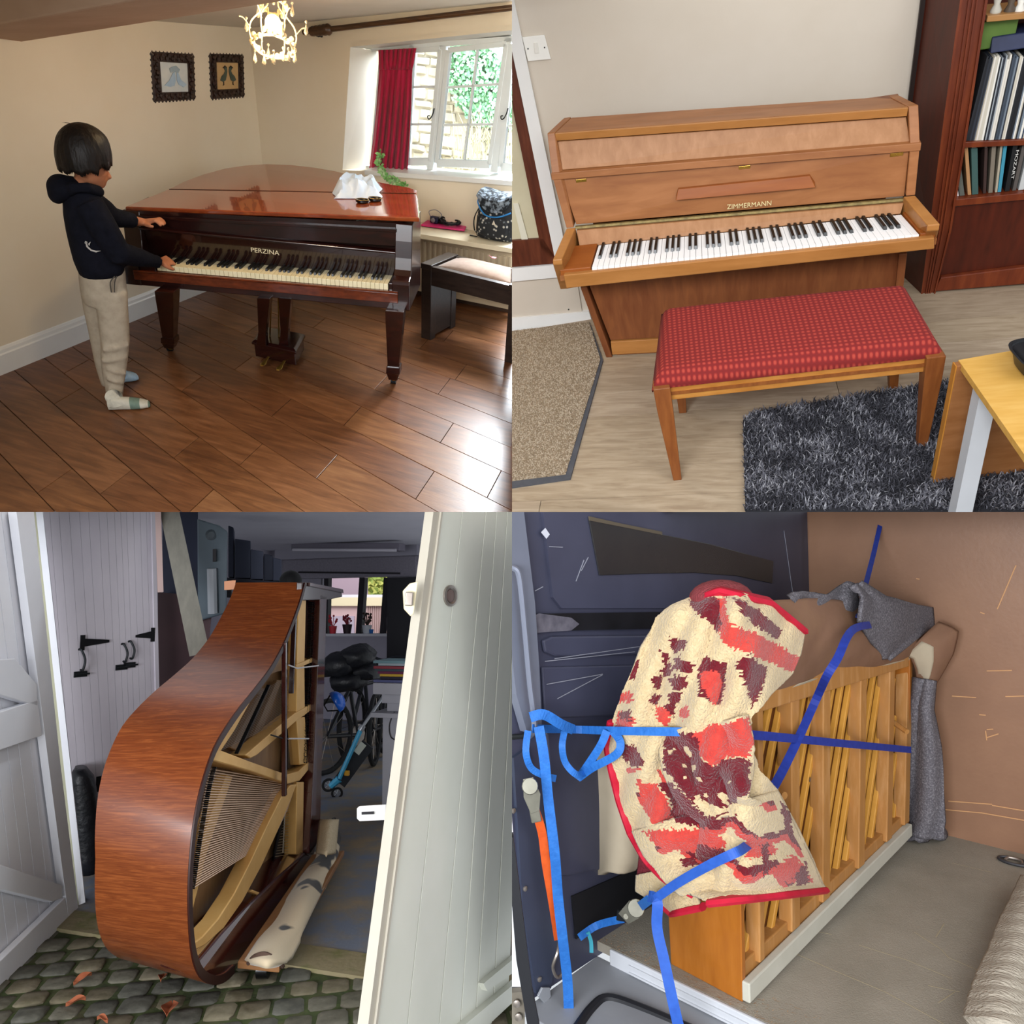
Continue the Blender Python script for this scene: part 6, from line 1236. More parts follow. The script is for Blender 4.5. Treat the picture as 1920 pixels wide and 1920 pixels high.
Lp = [(456, 1800), (498, 1740), (545, 1670), (585, 1612), (602, 1560), (612, 1535)]; Rp = [(538, 1806), (572, 1740), (606, 1668), (634, 1606), (640, 1570), (632, 1540)]
def blf(u, v):
    l, r = path([V((*p, 0)) for p in Lp], v), path([V((*p, 0)) for p in Rp], v); p = lerp(l, r, u)
    z = .105 + .045 * math.sin(u * math.pi) ** .7 + .012 * math.sin(v * 17 + u * 3) + (.06 * max(0, v - .8) / .2 if v > .8 else 0)
    return R_.f(p.x, p.y, max(.09, z - .02))
mb = MB(); mb.sheet(blf, 18, 46, .022); bl_ = build(mb, 'folded_blanket', blk_b, room=R_, smooth=True, angle=180, label='beige and black patterned blanket folded along the skid board', cat='blanket')
brn = mat('blanket_binding', '#5a463c', '#4a3830', scale=20, rough=.9)
mb = MB(); mb.tube(smoothpath([R_.f(466, 1806, .09), R_.f(480, 1792, .13), R_.f(500, 1790, .14), R_.f(524, 1806, .10), R_.f(530, 1812, .08)], 4), .009, 6, flat=1); mb.tube(smoothpath([R_.f(470, 1812, .075), R_.f(486, 1800, .11), R_.f(502, 1800, .115), R_.f(524, 1815, .075)], 4), .009, 6); build(mb, 'binding', brn, parent=bl_, smooth=True)

mb = MB(); mb.sheet(lambda u, v: R_.f(lerp(592, 630, u) + 6 * v, lerp(1600, 1536, v), .15 + .05 * math.sin(u * 3.1) + .07 * v), 10, 10, .02); build(mb, 'far_fold', mat('beige_fleece', '#c9b79a', '#bba888', scale=60, rough=.95, bump=.5, bscale=150), parent=bl_, smooth=True, angle=180)

# ---- right door
cd2 = mat('cream_white_door', '#d9dacf', '#d0d2c5', scale=3, rough=.5, spec=.35); cd3 = mat('cream_door_edge', '#b9b3a6', '#aea798', scale=3, rough=.5)
rn = V((1, -.07, 0)).normalized(); rp0 = V((2.0, -.4, 0))
def rq(x, y, d=0): return R_.pl(x, y, rp0 + rn * d, rn)
rdo = thing('garage_door', R_, rq(850, 1900), 'cream white boarded door standing open at the right', 'door')
tops = [828, 840, 862, 905, 918, 948, 985]; bots = [705, 728, 752, 805, 826, 862, 915]
tb_ = [(828, 702), (868, 762), (912, 822), (932, 862), (952, 890), (975, 922), (1000, 950)]
for (a, c_), (b_, d) in zip(tb_, tb_[1:]):
    mb = MB(); mb.prism([rq(a + .8, 950), rq(b_ - .8, 950), rq(d - 1, 1940), rq(c_ + 1, 1940)], rn * -.03); build(mb, 'board', cd2, parent=rdo, bevel=.003)
mb = MB(); mb.prism([rq(814, 950, -.0), rq(829, 950, .0), rq(702, 1940, .0), rq(688, 1940, .0)], rn * -.03); st_ = build(mb, 'edge_stile', cd3, parent=rdo, bevel=.004)
mb = MB(); mb.prism([rq(829, 950, .006), rq(832, 950, .006), rq(706, 1940, .006), rq(702, 1940, .006)], rn * -.01); build(mb, 'edge_bead', cd3, parent=rdo)
mb = MB(); mb.prism([rq(896, 1842, .0), rq(990, 1766, .0), rq(990, 1796, 0), rq(903, 1856, 0)], rn * .02); build(mb, 'brace', cd2, parent=rdo, bevel=.003)
mb = MB(); mb.prism([rq(850, 1925, .0), rq(990, 1812, .0), rq(990, 1840, 0), rq(880, 1940, 0)], rn * .024); build(mb, 'bottom_rail', cd2, parent=rdo, bevel=.003)
nickel = mat('worn_nickel', '#a39a92', '#8a817a', scale=20, rough=.35, metal=.7)
mb = MB(); c = rq(843, 1117); a_, b2 = (rq(843, 1097) - c), (rq(855, 1117) - c); mb.loft([[c + a_ * math.cos(t) * k + b2 * math.sin(t) * k + rn * d for t in [j * math.pi / 10 for j in range(20)]] for k, d in ((1.0, 0), (1.0, .006), (.8, .008), (.62, .002))]); kh = build(mb, 'lock_escutcheon', nickel, parent=rdo, smooth=True)
mb = MB(); mb.loft([[c + a_ * math.cos(t) * k + b2 * math.sin(t) * k + rn * d for t in [j * math.pi / 10 for j in range(20)]] for k, d in ((.62, .001), (.6, .004), (.3, .006))]); build(mb, 'lock_barrel', mat('lock_brown', '#7a6660', rough=.5, metal=.4), parent=kh, smooth=True)
kp2 = [(755, 1108), (768, 1094), (784, 1090), (776, 1150), (770, 1156), (757, 1142)]; dkp = R_.dep(rq(790, 1120)) - .05
fk = R_.face(rq(780, 1120)); mb = MB(); mb.prism([R_.t(a, b_, dkp) for a, b_ in kp2], fk * .012); la = build(mb, 'latch_plate', mat('cream_latch', '#d9cdaa', rough=.4), parent=rdo, bevel=.003)
mb = MB(); mb.bar(R_.t(768, 1110, dkp - .012), R_.t(766, 1136, dkp - .012), .022, .02, fk); build(mb, 'latch_bolt', nickel, parent=la, bevel=.003)
mb = MB(); mb.prism([R_.t(669, 1516, 2.75), R_.t(674, 1512, 2.75), R_.t(724, 1509, 2.75), R_.t(722, 1538, 2.75), R_.t(674, 1540, 2.75), R_.t(669, 1535, 2.75)], fk * .008); bo_ = build(mb, 'stay_bracket', mat('white_bracket', '#e4e2e0', rough=.4), parent=rdo, bevel=.002)
mb = MB(); mb.bar(R_.t(678, 1525, 2.745), R_.t(701, 1524, 2.745), .009, .004, fk); build(mb, 'bracket_slot', darkf, parent=bo_)

# ---- garage contents: desk unit, boxes, books, bikes, scooter, helmet
wht = mat('white_melamine', '#b4b4bd', '#a8a8b2', scale=3, rough=.45)
ds = thing('desk_unit', R_, V((.55, 1.95, 0)), 'white desk drawer unit beyond the open door', 'desk')
g0 = R_.f(716, 1527); g1 = V((g0.x + .6, g0.y + .0, 0)); H_ = R_.pl(706, 1335, g0, R_.face(g0)).z
mb = MB(); mb.box((g0.x, g0.y, 0), (g0.x + .6, g0.y + .5, H_ - .03)); build(mb, 'carcass', wht, parent=ds, bevel=.003)
mb = MB(); mb.box((g0.x - .06, g0.y - .06, H_ - .03), (g0.x + .7, g0.y + .55, H_)); build(mb, 'worktop', wht, parent=ds, bevel=.003)
mb = MB(); mb.box((g0.x + .06, g0.y - .012, .02), (g0.x + .5, g0.y, .26)); dw = build(mb, 'drawer', mat('brown_drawer', '#4a2d22', rough=.5), parent=ds, bevel=.003)
mb = MB(); q = V((g0.x + .1, g0.y - .02, .16)); mb.ball(q, .014, 8, 6); build(mb, 'knob', nickel, parent=dw, smooth=True)
mb = MB(); q = V((g0.x + .09, g0.y - .01, .5)); mb.tube(smoothpath([q + V((0, 0, .16)), q + V((-.03, -.01, .08)), q + V((-.02, -.01, 0)), q + V((.03, -.01, -.02))], 4), .004, 5); build(mb, 'cable', cabm, parent=ds)
bz = H_
for i, (dx, dy, w, d, h, l) in enumerate([(.0, .0, .4, .3, .055, 'bottom white box stacked on the desk'), (-.03, -.02, .4, .3, .06, 'middle white box stacked on the desk'), (-.08, -.05, .42, .34, .075, 'top white box stacked on the desk')]):
    mb = MB(); mb.box((g0.x + dx + .02, g0.y + dy + .02, bz + .001), (g0.x + dx + .02 + w, g0.y + dy + d, bz + h)); build(mb, 'white_box', wht, room=R_, label=l, cat='box', group='white boxes stacked on the desk', bevel=.004); bz += h
for i, (c, w, l) in enumerate([('#5a5f8a', .3, 'purple blue book at the bottom of the pile'), ('#2f2c3a', .3, 'dark book above the purple book'), ('#c9a53a', .24, 'yellow book in the pile'), ('#6a2c4a', .28, 'maroon book in the pile'), ('#3d4a52', .3, 'slate book in the pile'), ('#8a3a44', .28, 'red book in the pile'), ('#a9b4bc', .28, 'pale blue book in the pile'), ('#6f8f98', .27, 'teal book on top of the pile')]):
    h = .018; j = rng.uniform(-.02, .02); mb = MB(); mb.box((g0.x - .06 + j, g0.y + .02 + j, bz + .001), (g0.x - .06 + j + w, g0.y + .22, bz + h)); build(mb, 'book', mat('pile_book_%d' % i, c, rough=.5), room=R_, label=l, cat='book', group='books piled on the white boxes', bevel=.002); bz += h
# things on the window sill
for i, (x_, c, r_, h, l) in enumerate([(624, '#b9303c', .05, .09, 'red pot on a white stand on the window sill'), (651, '#2a1c22', .06, .11, 'dark pot with a red flower on the window sill'), (688, '#b9bcc4', .06, .1, 'white pot with dark stems on the window sill'), (696, '#2a62a8', .03, .05, 'small blue tub on the window sill')]):
    p = ypl(x_, 1188, YB2 - .08); t_ = thing('plant_pot', R_, p, l, 'plant pot', 'pots on the garage window sill'); mb = MB(); mb.lathe([(r_ * .7, 0), (r_, h), (r_ * .85, h), (r_ * .6, .02)], p, 12); build(mb, 'pot', mat('sill_pot_%d' % i, c, rough=.5), parent=t_, smooth=True)
    if i < 3:
        mb = MB()
        for k_ in range(14): a = rng.uniform(0, 6.3); q = p + V((math.cos(a) * .05, math.sin(a) * .03, h + rng.uniform(.04, .14))); mb.tube([p + V((0, 0, h - .02)), q], .004, 4); mb.ball(q, .014, 5, 4)
        tag(build(mb, 'stems', mat('sill_plant_%d' % i, ('#b0323e', '#8c2836', '#3a2c26')[i], rough=.7), parent=t_), kind='stuff')
# bicycles
tyre = mat('bike_tyre', '#141416', rough=.8); bikem = [mat('bike_black', '#15161a', rough=.35, spec=.5), mat('bike_grey', '#2c2e34', rough=.35)]
def bicycle(p, dr, r, label, m_):
    dr = V(dr).normalized(); t_ = thing('bicycle', R_, p, label, 'bicycle', 'bicycles crowded in the garage'); z_ = V((0, 0, 1)); sdq = dr.cross(z_)
    hubs = []
    for k_ in (0, 1):
        c = p + dr * (k_ * r * 2.9) + z_ * r; hubs.append(c); mb = MB(); mb.tube([c + (dr * math.cos(a * math.pi / 16) + z_ * math.sin(a * math.pi / 16)) * r * .95 for a in range(33)], r * .07, 6); w_ = build(mb, 'wheel', tyre, parent=t_, smooth=True)
        for s_ in range(10): a = s_ * math.pi / 5; mb = MB(); mb.tube([c, c + (dr * math.cos(a) + z_ * math.sin(a)) * r * .9], .0025, 4); build(mb, 'spoke', nickel, parent=w_)
    bb = p + dr * (1.25 * r) + z_ * r * .85; se = bb - dr * r * .35 + z_ * r * 1.35; hd = p + dr * (2.5 * r) + z_ * r * 2.3
    for nm, A, B in (('seat_tube', bb, se), ('down_tube', bb, hd), ('top_tube', se, hd), ('chain_stay', bb, hubs[0]), ('seat_stay', se, hubs[0]), ('fork', hd, hubs[1])):
        mb = MB(); mb.tube([A, B], r * .055, 7); build(mb, nm, m_, parent=t_, smooth=True)
    mb = MB(); mb.tube([se, se + z_ * r * .35], r * .04, 6); mb.ball(se + z_ * r * .38, (r * .35, r * .2, r * .09), 10, 6, (dr, sdq, z_)); build(mb, 'saddle', tyre, parent=t_, smooth=True)
    mb = MB(); mb.tube(smoothpath([hd + z_ * r * .3 - sdq * r * .85 - dr * r * .15, hd + z_ * r * .35 - sdq * r * .4, hd + z_ * r * .25, hd + z_ * r * .35 + sdq * r * .4, hd + z_ * r * .3 + sdq * r * .85 - dr * r * .15], 4), r * .045, 6); build(mb, 'handlebar', m_, parent=t_, smooth=True)
    mb = MB(); mb.lathe([(r * .3, -.004), (r * .3, .004)], bb, 14, sdq); mb.tube([bb + sdq * .05 - dr * r * .4 - z_ * r * .2, bb - sdq * .05 + dr * r * .4 + z_ * r * .2], r * .04, 5); build(mb, 'crank', nickel, parent=t_)
bicycle(R_.f(612, 1452), (.2, 1, 0), .3, 'black bicycle nearest the piano keyboard end', bikem[0]); bicycle(R_.f(660, 1428), (-.15, 1, 0), .32, 'dark grey bicycle behind the blue scooter', bikem[1]); bicycle(R_.f(702, 1435), (-.35, 1, 0), .3, 'black bicycle beside the white desk', bikem[0])
for i, (x_, y_, s_) in enumerate([(640, 1245, .16), (668, 1232, .15), (690, 1260, .13), (655, 1275, .15)]):
    c = R_.t(x_, y_, 6.0); mb = MB(); mb.ball(c, (s_, s_, s_ * .6), 12, 8)
    for v in range(len(mb.v)): mb.v[v] += V((1, 1, 1)) * (.05 * noise.noise(mb.v[v] * 9))
    build(mb, 'black_bag', bagm, room=R_, smooth=True, label=('black bag heaped at the left behind the bicycles', 'black bag heaped under the window sill', 'black bag heaped near the books', 'black bag heaped lowest behind the bicycles')[i], cat='bag', group='black bags behind the bicycles')
helm = mat('blue_helmet', '#1450b4', '#1a60c8', scale=6, rough=.25, coat=.5); c = R_.t(630, 1316, 4.6); k4 = 4.6 / F
hl2 = thing('cycle_helmet', R_, c - V((0, 0, .06)), 'bright blue cycle helmet hanging among the bicycles', 'helmet'); mb = MB()
fh = R_.face(c); eh = fh.cross(V((0, 0, 1))).normalized(); axh = (eh * .85 + V((0, 0, .5))).normalized(); ayh = fh; azh = axh.cross(ayh).normalized()
mb.loft([[c + axh * (.055 * math.cos(ph)) * 1.0 + (azh * math.cos(a) * .068 + ayh * math.sin(a) * .062) * math.sin(ph) for a in [k * math.pi / 10 for k in range(20)]] for ph in (.05, .3, .6, .9, 1.2, 1.5, 1.75)]); build(mb, 'shell', helm, parent=hl2, smooth=True, angle=180)
mb = MB(); mb.tube([c + azh * .06, c - axh * .07 + azh * .02, c - axh * .07 - azh * .02, c - azh * .06], .005, 5); build(mb, 'chin_strap', tyre, parent=hl2)
sc_b = mat('scooter_blue', '#3f9fc9', '#4aa8d0', scale=6, rough=.3); alu = mat('scooter_silver', '#a9adb4', rough=.3, metal=.6)
p0_, p1_, p2_ = R_.f(626, 1478, .06), None, None; dS = R_.dep(p0_)
pa, pb, pc = R_.t(636, 1460, dS), R_.t(678, 1365, dS + .1), R_.t(728, 1292, dS + .25)
scs = thing('kick_scooter', R_, R_.f(632, 1490), 'light blue folded kick scooter leaning in the garage', 'scooter')
mb = MB(); mb.tube([pa, pb], .017, 10); build(mb, 'steering_tube', sc_b, parent=scs, smooth=True); mb = MB(); mb.tube([pb, pc], .012, 8); build(mb, 'handle_post', alu, parent=scs, smooth=True)
mb = MB(); mb.lathe([(.022, -.02), (.024, 0), (.022, .02)], pb, 10, pc - pa); build(mb, 'clamp', alu, parent=scs, smooth=True)
mb = MB(); mb.bar(pa - V((0, 0, .03)), R_.t(690, 1395, dS + .2), .1, .02, fh); build(mb, 'deck', mat('scooter_deck', '#1d1f24', rough=.6), parent=scs, bevel=.004)
mb = MB(); mb.bar(R_.t(668, 1412, dS + .08), R_.t(682, 1394, dS + .12), .05, .004, fh); build(mb, 'deck_stripes', mat('deck_print', '#b9bcb0', rough=.6), parent=scs)
mb = MB(); mb.tube([pa, R_.t(620, 1474, dS)], [.03, .022], 8); build(mb, 'fork_head', sc_b, parent=scs, smooth=True)
mb = MB(); mb.box(tuple(R_.t(650, 1450, dS + .02) - V((.015, .01, .015))), tuple(R_.t(650, 1450, dS + .02) + V((.02, .01, .02)))); build(mb, 'reflector', mat('amber', '#d39a2a', rough=.4), parent=scs, bevel=.003)
for x_, y_, r_ in ((616, 1472, 12), (632, 1487, 10.5)):
    c = R_.t(x_, y_, dS); r2_ = r_ * dS / F; mb = MB(); e_ = fh.cross(V((0, 0, 1))); 
    mb.tube([c + (e_ * math.cos(a * math.pi / 12) + V((0, 0, 1)) * math.sin(a * math.pi / 12)) * r2_ * .85 for a in range(25)], r2_ * .2, 7); w_ = build(mb, 'wheel', tyre, parent=scs, smooth=True)
    for s_ in range(5): a = s_ * math.pi * .4; mb = MB(); mb.tube([c, c + (e_ * math.cos(a) + V((0, 0, 1)) * math.sin(a)) * r2_ * .8], .003, 5); build(mb, 'spoke', alu, parent=w_)

# ================================================================== BR: the upright piano strapped in the van
R_ = BR
steelp = mat('van_steel_paint', '#44465a', '#3a3c4e', scale=2.5, rough=.42, spec=.5, c3='#404255'); steeld = mat('van_steel_dark', '#2b2c38', '#24252f', scale=3, rough=.5)
scr = mat('bare_scratch', '#8d8f9c', rough=.5)
XW = -.52
def wlp(x, y, d=0): return R_.x(x, y, XW + d)
def wpoly(pts, nm, m_, d0, t, parent=None, **k):
    mb = MB(); mb.prism([wlp(a, b_, d0) for a, b_ in pts], (t, 0, 0)); return build(mb, nm, m_, parent=parent, room=R_, **k)
mb = MB(); mb.box((XW - .06, -.6, -.05), (XW, 1.75, 2.3)); wl = build(mb, 'wall_left', steelp, room=R_, kind='structure', label='dark blue grey pressed steel side of the van')
# pressed shapes on the side
wpoly([(995, 950), (1012, 950), (1032, 1120), (1048, 1140), (1500, 1140), (1500, 950)], 'upper_panel', steelp, .0, .012, parent=wl, bevel=.01)
wpoly([(1012, 1200), (1030, 1192), (1500, 1188), (1500, 1222), (1035, 1230), (1016, 1222)], 'pressed_rib', steelp, .0, .014, parent=wl, bevel=.008)
wpoly([(1012, 1250), (1500, 1240), (1500, 1330), (1040, 1345), (1018, 1350)], 'pressed_rib', steelp, .0, .010, parent=wl, bevel=.008)
wpoly([(1020, 1372), (1500, 1360), (1500, 1560), (1062, 1640), (1040, 1640)], 'pressed_rib', steelp, .0, .012, parent=wl, bevel=.008)
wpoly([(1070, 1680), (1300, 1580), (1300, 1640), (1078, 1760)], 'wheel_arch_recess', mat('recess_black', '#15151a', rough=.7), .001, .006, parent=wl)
ob_ = mat('black_tape', '#121216', '#1c1c22', scale=8, rough=.5)
wpoly([(987, 1151), (1250, 1147), (1500, 1142), (1500, 1172), (1250, 1178), (1080, 1182), (988, 1184)], 'tape_strip', ob_, .012, .003, parent=wl)
wpoly([(988, 1158), (1010, 1150), (1070, 1158), (1085, 1170), (1070, 1182), (1010, 1186), (990, 1188)], 'torn_tape', mat('torn_paint', '#6a6772', '#4a4854', scale=20, rough=.7), .014, .003, parent=wl)
glz = mat('dark_glazing', '#26262a', '#2f2e2e', scale=3, rough=.25, spec=.5)
wpoly([(1102, 972), (1160, 985), (1240, 1002), (1330, 1020), (1410, 1042), (1448, 1052), (1446, 1094), (1380, 1080), (1300, 1074), (1200, 1076), (1122, 1079)], 'side_glazing', glz, .012, .006, parent=wl, bevel=.002)
wpoly([(1103, 968), (1160, 981), (1240, 997), (1240, 1003), (1160, 987), (1104, 976)], 'glazing_seal', mat('dusty_seal', '#5a5144', rough=.8), .016, .004, parent=wl)
for q in [((1090, 1070), (1103, 1045)), ((1040, 1235), (1250, 1205)), ((1025, 1283), (1130, 1264)), ((1045, 1310), (1130, 1265)), ((1022, 1240), (1190, 1222)), ((1003, 1108), (1018, 1100)), ((1080, 1090), (1095, 1050)), ((1470, 995), (1487, 1115)), ((1030, 1025), (1055, 1026))]:
    mb = MB(); mb.bar(wlp(*q[0], .0135), wlp(*q[1], .0135), .0025, .002, (1, 0, 0)); build(mb, 'scratch', scr, parent=wl)
wpoly([(1014, 998), (1022, 990), (1030, 1002), (1024, 1010)], 'paint_chip', mat('white_chip', '#c9ccd8', rough=.6), .012, .002, parent=wl)
# door pillar at the far left with grab rail
pil = mat('pillar_paint', '#6f7484', '#646978', scale=3, rough=.4, spec=.5)
wpoly([(930, 950), (968, 950), (990, 1130), (998, 1250), (1003, 1370), (975, 1370), (955, 1300), (930, 1100)], 'trim_6', pil, .005, .03, kind='structure', label='lighter steel pillar at the left of the van', bevel=.01)
gr_ = thing('grab_rail', R_, wlp(998, 1370, .05), 'bent steel grab rail at the van door', 'grab rail')
mb = MB(); mb.tube(smoothpath([wlp(952, 1068, .03), wlp(964, 1066, .05), wlp(974, 1085, .06), wlp(984, 1180, .06), wlp(993, 1280, .06), wlp(1001, 1345, .06), wlp(1000, 1372, .06), wlp(990, 1382, .04)], 5), .0095, 8); build(mb, 'rail', mat('rail_steel', '#7b8090', rough=.35, metal=.3), parent=gr_, smooth=True)
mb = MB(); mb.tube([wlp(960, 1382, .0), wlp(985, 1380, .045)], .008, 8); build(mb, 'rail_foot', iron, parent=gr_)
# lower left: pillar, rubber seal, body edge, studs
wpoly([(958, 1420), (985, 1400), (1010, 1500), (1030, 1640), (1042, 1760), (1028, 1850), (1000, 1860), (975, 1700)], 'trim_7', mat('lower_pillar', '#3b4154', '#343a4c', scale=3, rough=.4), .0, .012, kind='structure', label='dark blue steel door pillar with round studs', bevel=.006)
pe = R_.t(975, 1600, 1.9); fq_ = R_.face(pe)
def tp_(x, y, t_): return R_.t(x, y, t_)
mb = MB(); mb.prism([tp_(950, 1570, 1.75), tp_(962, 1570, 1.75), tp_(998, 1860, 1.75), tp_(1012, 1930, 1.75), tp_(990, 1930, 1.75), tp_(968, 1800, 1.75)], fq_ * .03); build(mb, 'trim_8', mat('rubber_seal', '#1a1b20', rough=.6), room=R_, kind='structure', label='black rubber seal of the van door', bevel=.004)
mb = MB(); mb.prism([tp_(940, 1500, 1.8), tp_(960, 1540, 1.8), tp_(972, 1700, 1.8), tp_(985, 1850, 1.8), tp_(960, 1850, 1.8), tp_(940, 1850, 1.8)], fq_ * .03); build(mb, 'trim_9', mat('white_body_paint', '#dfe2e6', rough=.3), room=R_, kind='structure', label='white body edge at the far left of the van', bevel=.004)
hg = bpy.data.objects['trim_9']; hm = mat('weathered_hinge', '#8b8478', '#6e675c', scale=12, rough=.6, metal=.4)
mb = MB(); mb.prism([tp_(950, 1862, 1.78), tp_(978, 1860, 1.78), tp_(984, 1890, 1.78), tp_(984, 1930, 1.78), tp_(950, 1930, 1.78)], fq_ * .02); build(mb, 'hinge_leaf', hm, parent=hg, bevel=.004)
for x_, y_ in ((969, 1880), (972, 1905)):
    mb = MB(); mb.lathe([(.008, 0), (.009, .006), (.004, .008)], tp_(x_, y_, 1.775), 10, -fq_); build(mb, 'hinge_bolt', nickel, parent=hg, smooth=True)
for x_, y_ in ((984, 1666), (1011, 1836), (962, 1520)):
    mb = MB(); mb.lathe([(.008, 0), (.008, .004), (.004, .006)], wlp(x_, y_, .012), 10, (1, 0, 0)); build(mb, 'stud', nickel, parent=MATS and bpy.data.objects['trim_7'], smooth=True)
# bulkhead of brown board
ply = mat('brown_bulkhead_board', '#86644e', '#977259', scale=2.2, rough=.38, spec=.45, c3='#8e6a53', bump=.05, bscale=60, detail=7)
YH = 1.69
mb = MB(); mb.box((XW - .05, YH, -.05), (2.8, YH + .06, 2.6)); bh = build(mb, 'wall_back', ply, room=R_, kind='structure', label='brown faced plywood bulkhead of the van')
lscr = mat('pale_wood_scratch', '#c9986a', rough=.7)
for a, b_ in [((1772, 1518), (1840, 1524)), ((1840, 1524), (1920, 1538)), ((1778, 1502), (1860, 1508)), ((1860, 1510), (1920, 1520)), ((1718, 1085), (1724, 1086)), ((1870, 1142), (1905, 1060)), ((1850, 1258), (1897, 1257)), ((1848, 1370), (1850, 1388)), ((1850, 1368), (1862, 1367)), ((1850, 1383), (1872, 1376)), ((1785, 1305), (1830, 1308)), ((1885, 1306), (1920, 1305)), ((1836, 1340), (1848, 1341)), ((1838, 1148), (1846, 1151))]:
    mb = MB(); mb.bar(R_.y(*a, YH - .001), R_.y(*b_, YH - .001), .004, .002, (0, 1, 0)); build(mb, 'scratch', lscr, parent=bh)
wpb = R_.y(1765, 1490, YH); 
# floor and rear step
flv = mat('grey_van_floor', '#8f897c', '#9e978a', scale=5, rough=.6, spec=.3, c3='#979083', bump=.25, bscale=220)
mb = MB(); mb.box((XW, -.035, -.03), (2.8, YH, 0)); vf = build(mb, 'floor', flv, room=R_, kind='structure', label='worn grey ribbed floor of the van')
pale = mat('floor_scratch', '#a89b80', rough=.8); orng = mat('frayed_ply', '#a8743f', '#b98650', scale=30, rough=.9)
for pts in ([(1478, 1782), (1560, 1818), (1660, 1860), (1770, 1920)], [(1610, 1772), (1700, 1800), (1785, 1835)], [(1715, 1748), (1765, 1780), (1778, 1795), (1840, 1822)], [(1755, 1757), (1770, 1732)], [(1785, 1618), (1860, 1636)], [(1790, 1860), (1760, 1880)], [(1520, 1745), (1560, 1752)], [(1740, 1848), (1800, 1860)]):
    mb = MB(); mb.tube([R_.f(a, b_, .0006) for a, b_ in pts], .0016, 4, flat=.3); build(mb, 'scratch', pale, parent=vf)
mb = MB(); rng = random.Random(41)
for i in range(900):
    t_ = rng.random(); e = rng.random() ** 2.2 * .12; p = V((lerp(XW, 1.0, t_), -.035 + e, .001)); a = rng.uniform(.3, 1.6); L_ = rng.uniform(.006, .03); d = V((math.cos(a), math.sin(a) * .5, 0)) * L_
    mb.add([p, p + V((.001, .0015, 0)), p + d + V((0, 0, rng.uniform(0, .004)))], [(0, 1, 2)])
tag(build(mb, 'frayed_fibres', orng, parent=vf), kind='stuff')
whs = mat('white_step_paint', '#c9ccd2', '#bfc2c8', scale=4, rough=.4)
st0, st1 = R_.f(1130, 1772), R_.f(1440, 1922)
mb = MB(); mb.prism([V((x, -.036, z)) for x, z in ((-.46, 0), (1.4, 0), (1.4, -.06), (-.46, -.06))], (0, -.012, 0)); stp = build(mb, 'rear_step', whs, room=R_, label='white ribbed metal step below the van floor edge', cat='step', bevel=.004)
for z in (-.02, -.042):
    mb = MB(); mb.bar(V((-.38, -.05, z)), V((1.3, -.05, z)), .006, .006, (0, 1, 0)); build(mb, 'step_rib', whs, parent=stp)
mb = MB(); mb.hexa([V((XW, -.4, -.075)), V((2.0, -.4, -.075)), V((2.0, -.036, -.06)), V((XW, -.036, -.06)), V((XW, -.4, -.062)), V((2.0, -.4, -.062)), V((2.0, -.036, -.048)), V((XW, -.036, -.048))]); build(mb, 'trim_10', mat('grey_sill_paint', '#8f9298', '#85888e', scale=5, rough=.45), room=R_, kind='structure', label='grey painted sill at the rear of the van', bevel=.003)
rb2 = smoothpath([R_.f(1080, 1930, -.055), R_.f(1110, 1890, -.055), R_.f(1140, 1872, -.055), R_.f(1200, 1890, -.055), R_.f(1330, 1945, -.055)], 5)
mb = MB(); mb.tube(rb2, .014, 8); build(mb, 'door_seal', mat('rubber_seal', '#1a1b20', rough=.6), room=R_, smooth=True, label='black rubber seal curving along the van sill', cat='seal')
br_ = mat('grey_bracket', '#9da1a8', rough=.4, metal=.3); mb = MB(); mb.prism([wlp(1006, 1866, .02), wlp(1014, 1850, .02), wlp(1028, 1850, .02), wlp(1030, 1866, .02), wlp(1020, 1882, .02)], (.008, 0, 0)); build(mb, 'corner_bracket', br_, room=R_, label='small grey bracket at the foot of the van pillar', cat='bracket', bevel=.002)
rg2 = thing('lashing_ring', R_, R_.f(1900, 1617), 'recessed metal lashing ring in the van floor', 'lashing ring'); c = R_.f(1902, 1617, .002)
mb = MB(); mb.tube([c + V((math.cos(a * math.pi / 12) * .055, math.sin(a * math.pi / 12) * .032, .004)) for a in range(25)], .006, 6); build(mb, 'surround', mat('ring_dark', '#4a4a4e', rough=.5, metal=.5), parent=rg2, smooth=True)
mb = MB(); mb.tube(smoothpath([c + V((-.03, -.012, .006)), c + V((-.02, .012, .01)), c + V((.02, .012, .01)), c + V((.03, -.012, .006))], 4), .005, 6); build(mb, 'ring', nickel, parent=rg2, smooth=True)

# ---- the piano seen from its back
pnw = mat('piano_end_veneer', '#9c5a1c', '#b06c28', scale=4, stretch=(6, 6, 1), rough=.35, c3='#a6631f', coat=.2); pst = mat('spruce_post', '#ab7a48', '#bd8c58', scale=5, stretch=(7, 7, 1), rough=.55, c3='#ae7a40'); ribm = mat('soundboard_rib', '#c98f38', '#d9a048', scale=5, rough=.5); sbb = mat('soundboard_back', '#532c0f', '#613414', scale=4, stretch=(5, 5, 2), rough=.5); wst = mat('white_base_strip', '#c6c4b8', '#bab8ab', scale=6, rough=.6)
up2 = thing('upright_piano', R_, V((-.1, .7, 0)), 'upright piano strapped in the van showing its back posts', 'piano')
nb, fb, ft, nt_ = R_.x(1399, 1866, 0), R_.x(1703, 1552, -.01), R_.x(1712, 1235, .02), V((0, .02, .92))
el = V((-.263, .025, -.003)); nb.z = .0
ZT = .9
mb = MB(); mb.prism([V((-.268, .02, .0)), V((-.012, .0, .0)), V((-.004, -.004, ZT)), V((-.3, .012, ZT))], (0, .022, 0)); build(mb, 'end_panel', pnw, parent=up2, bevel=.003)
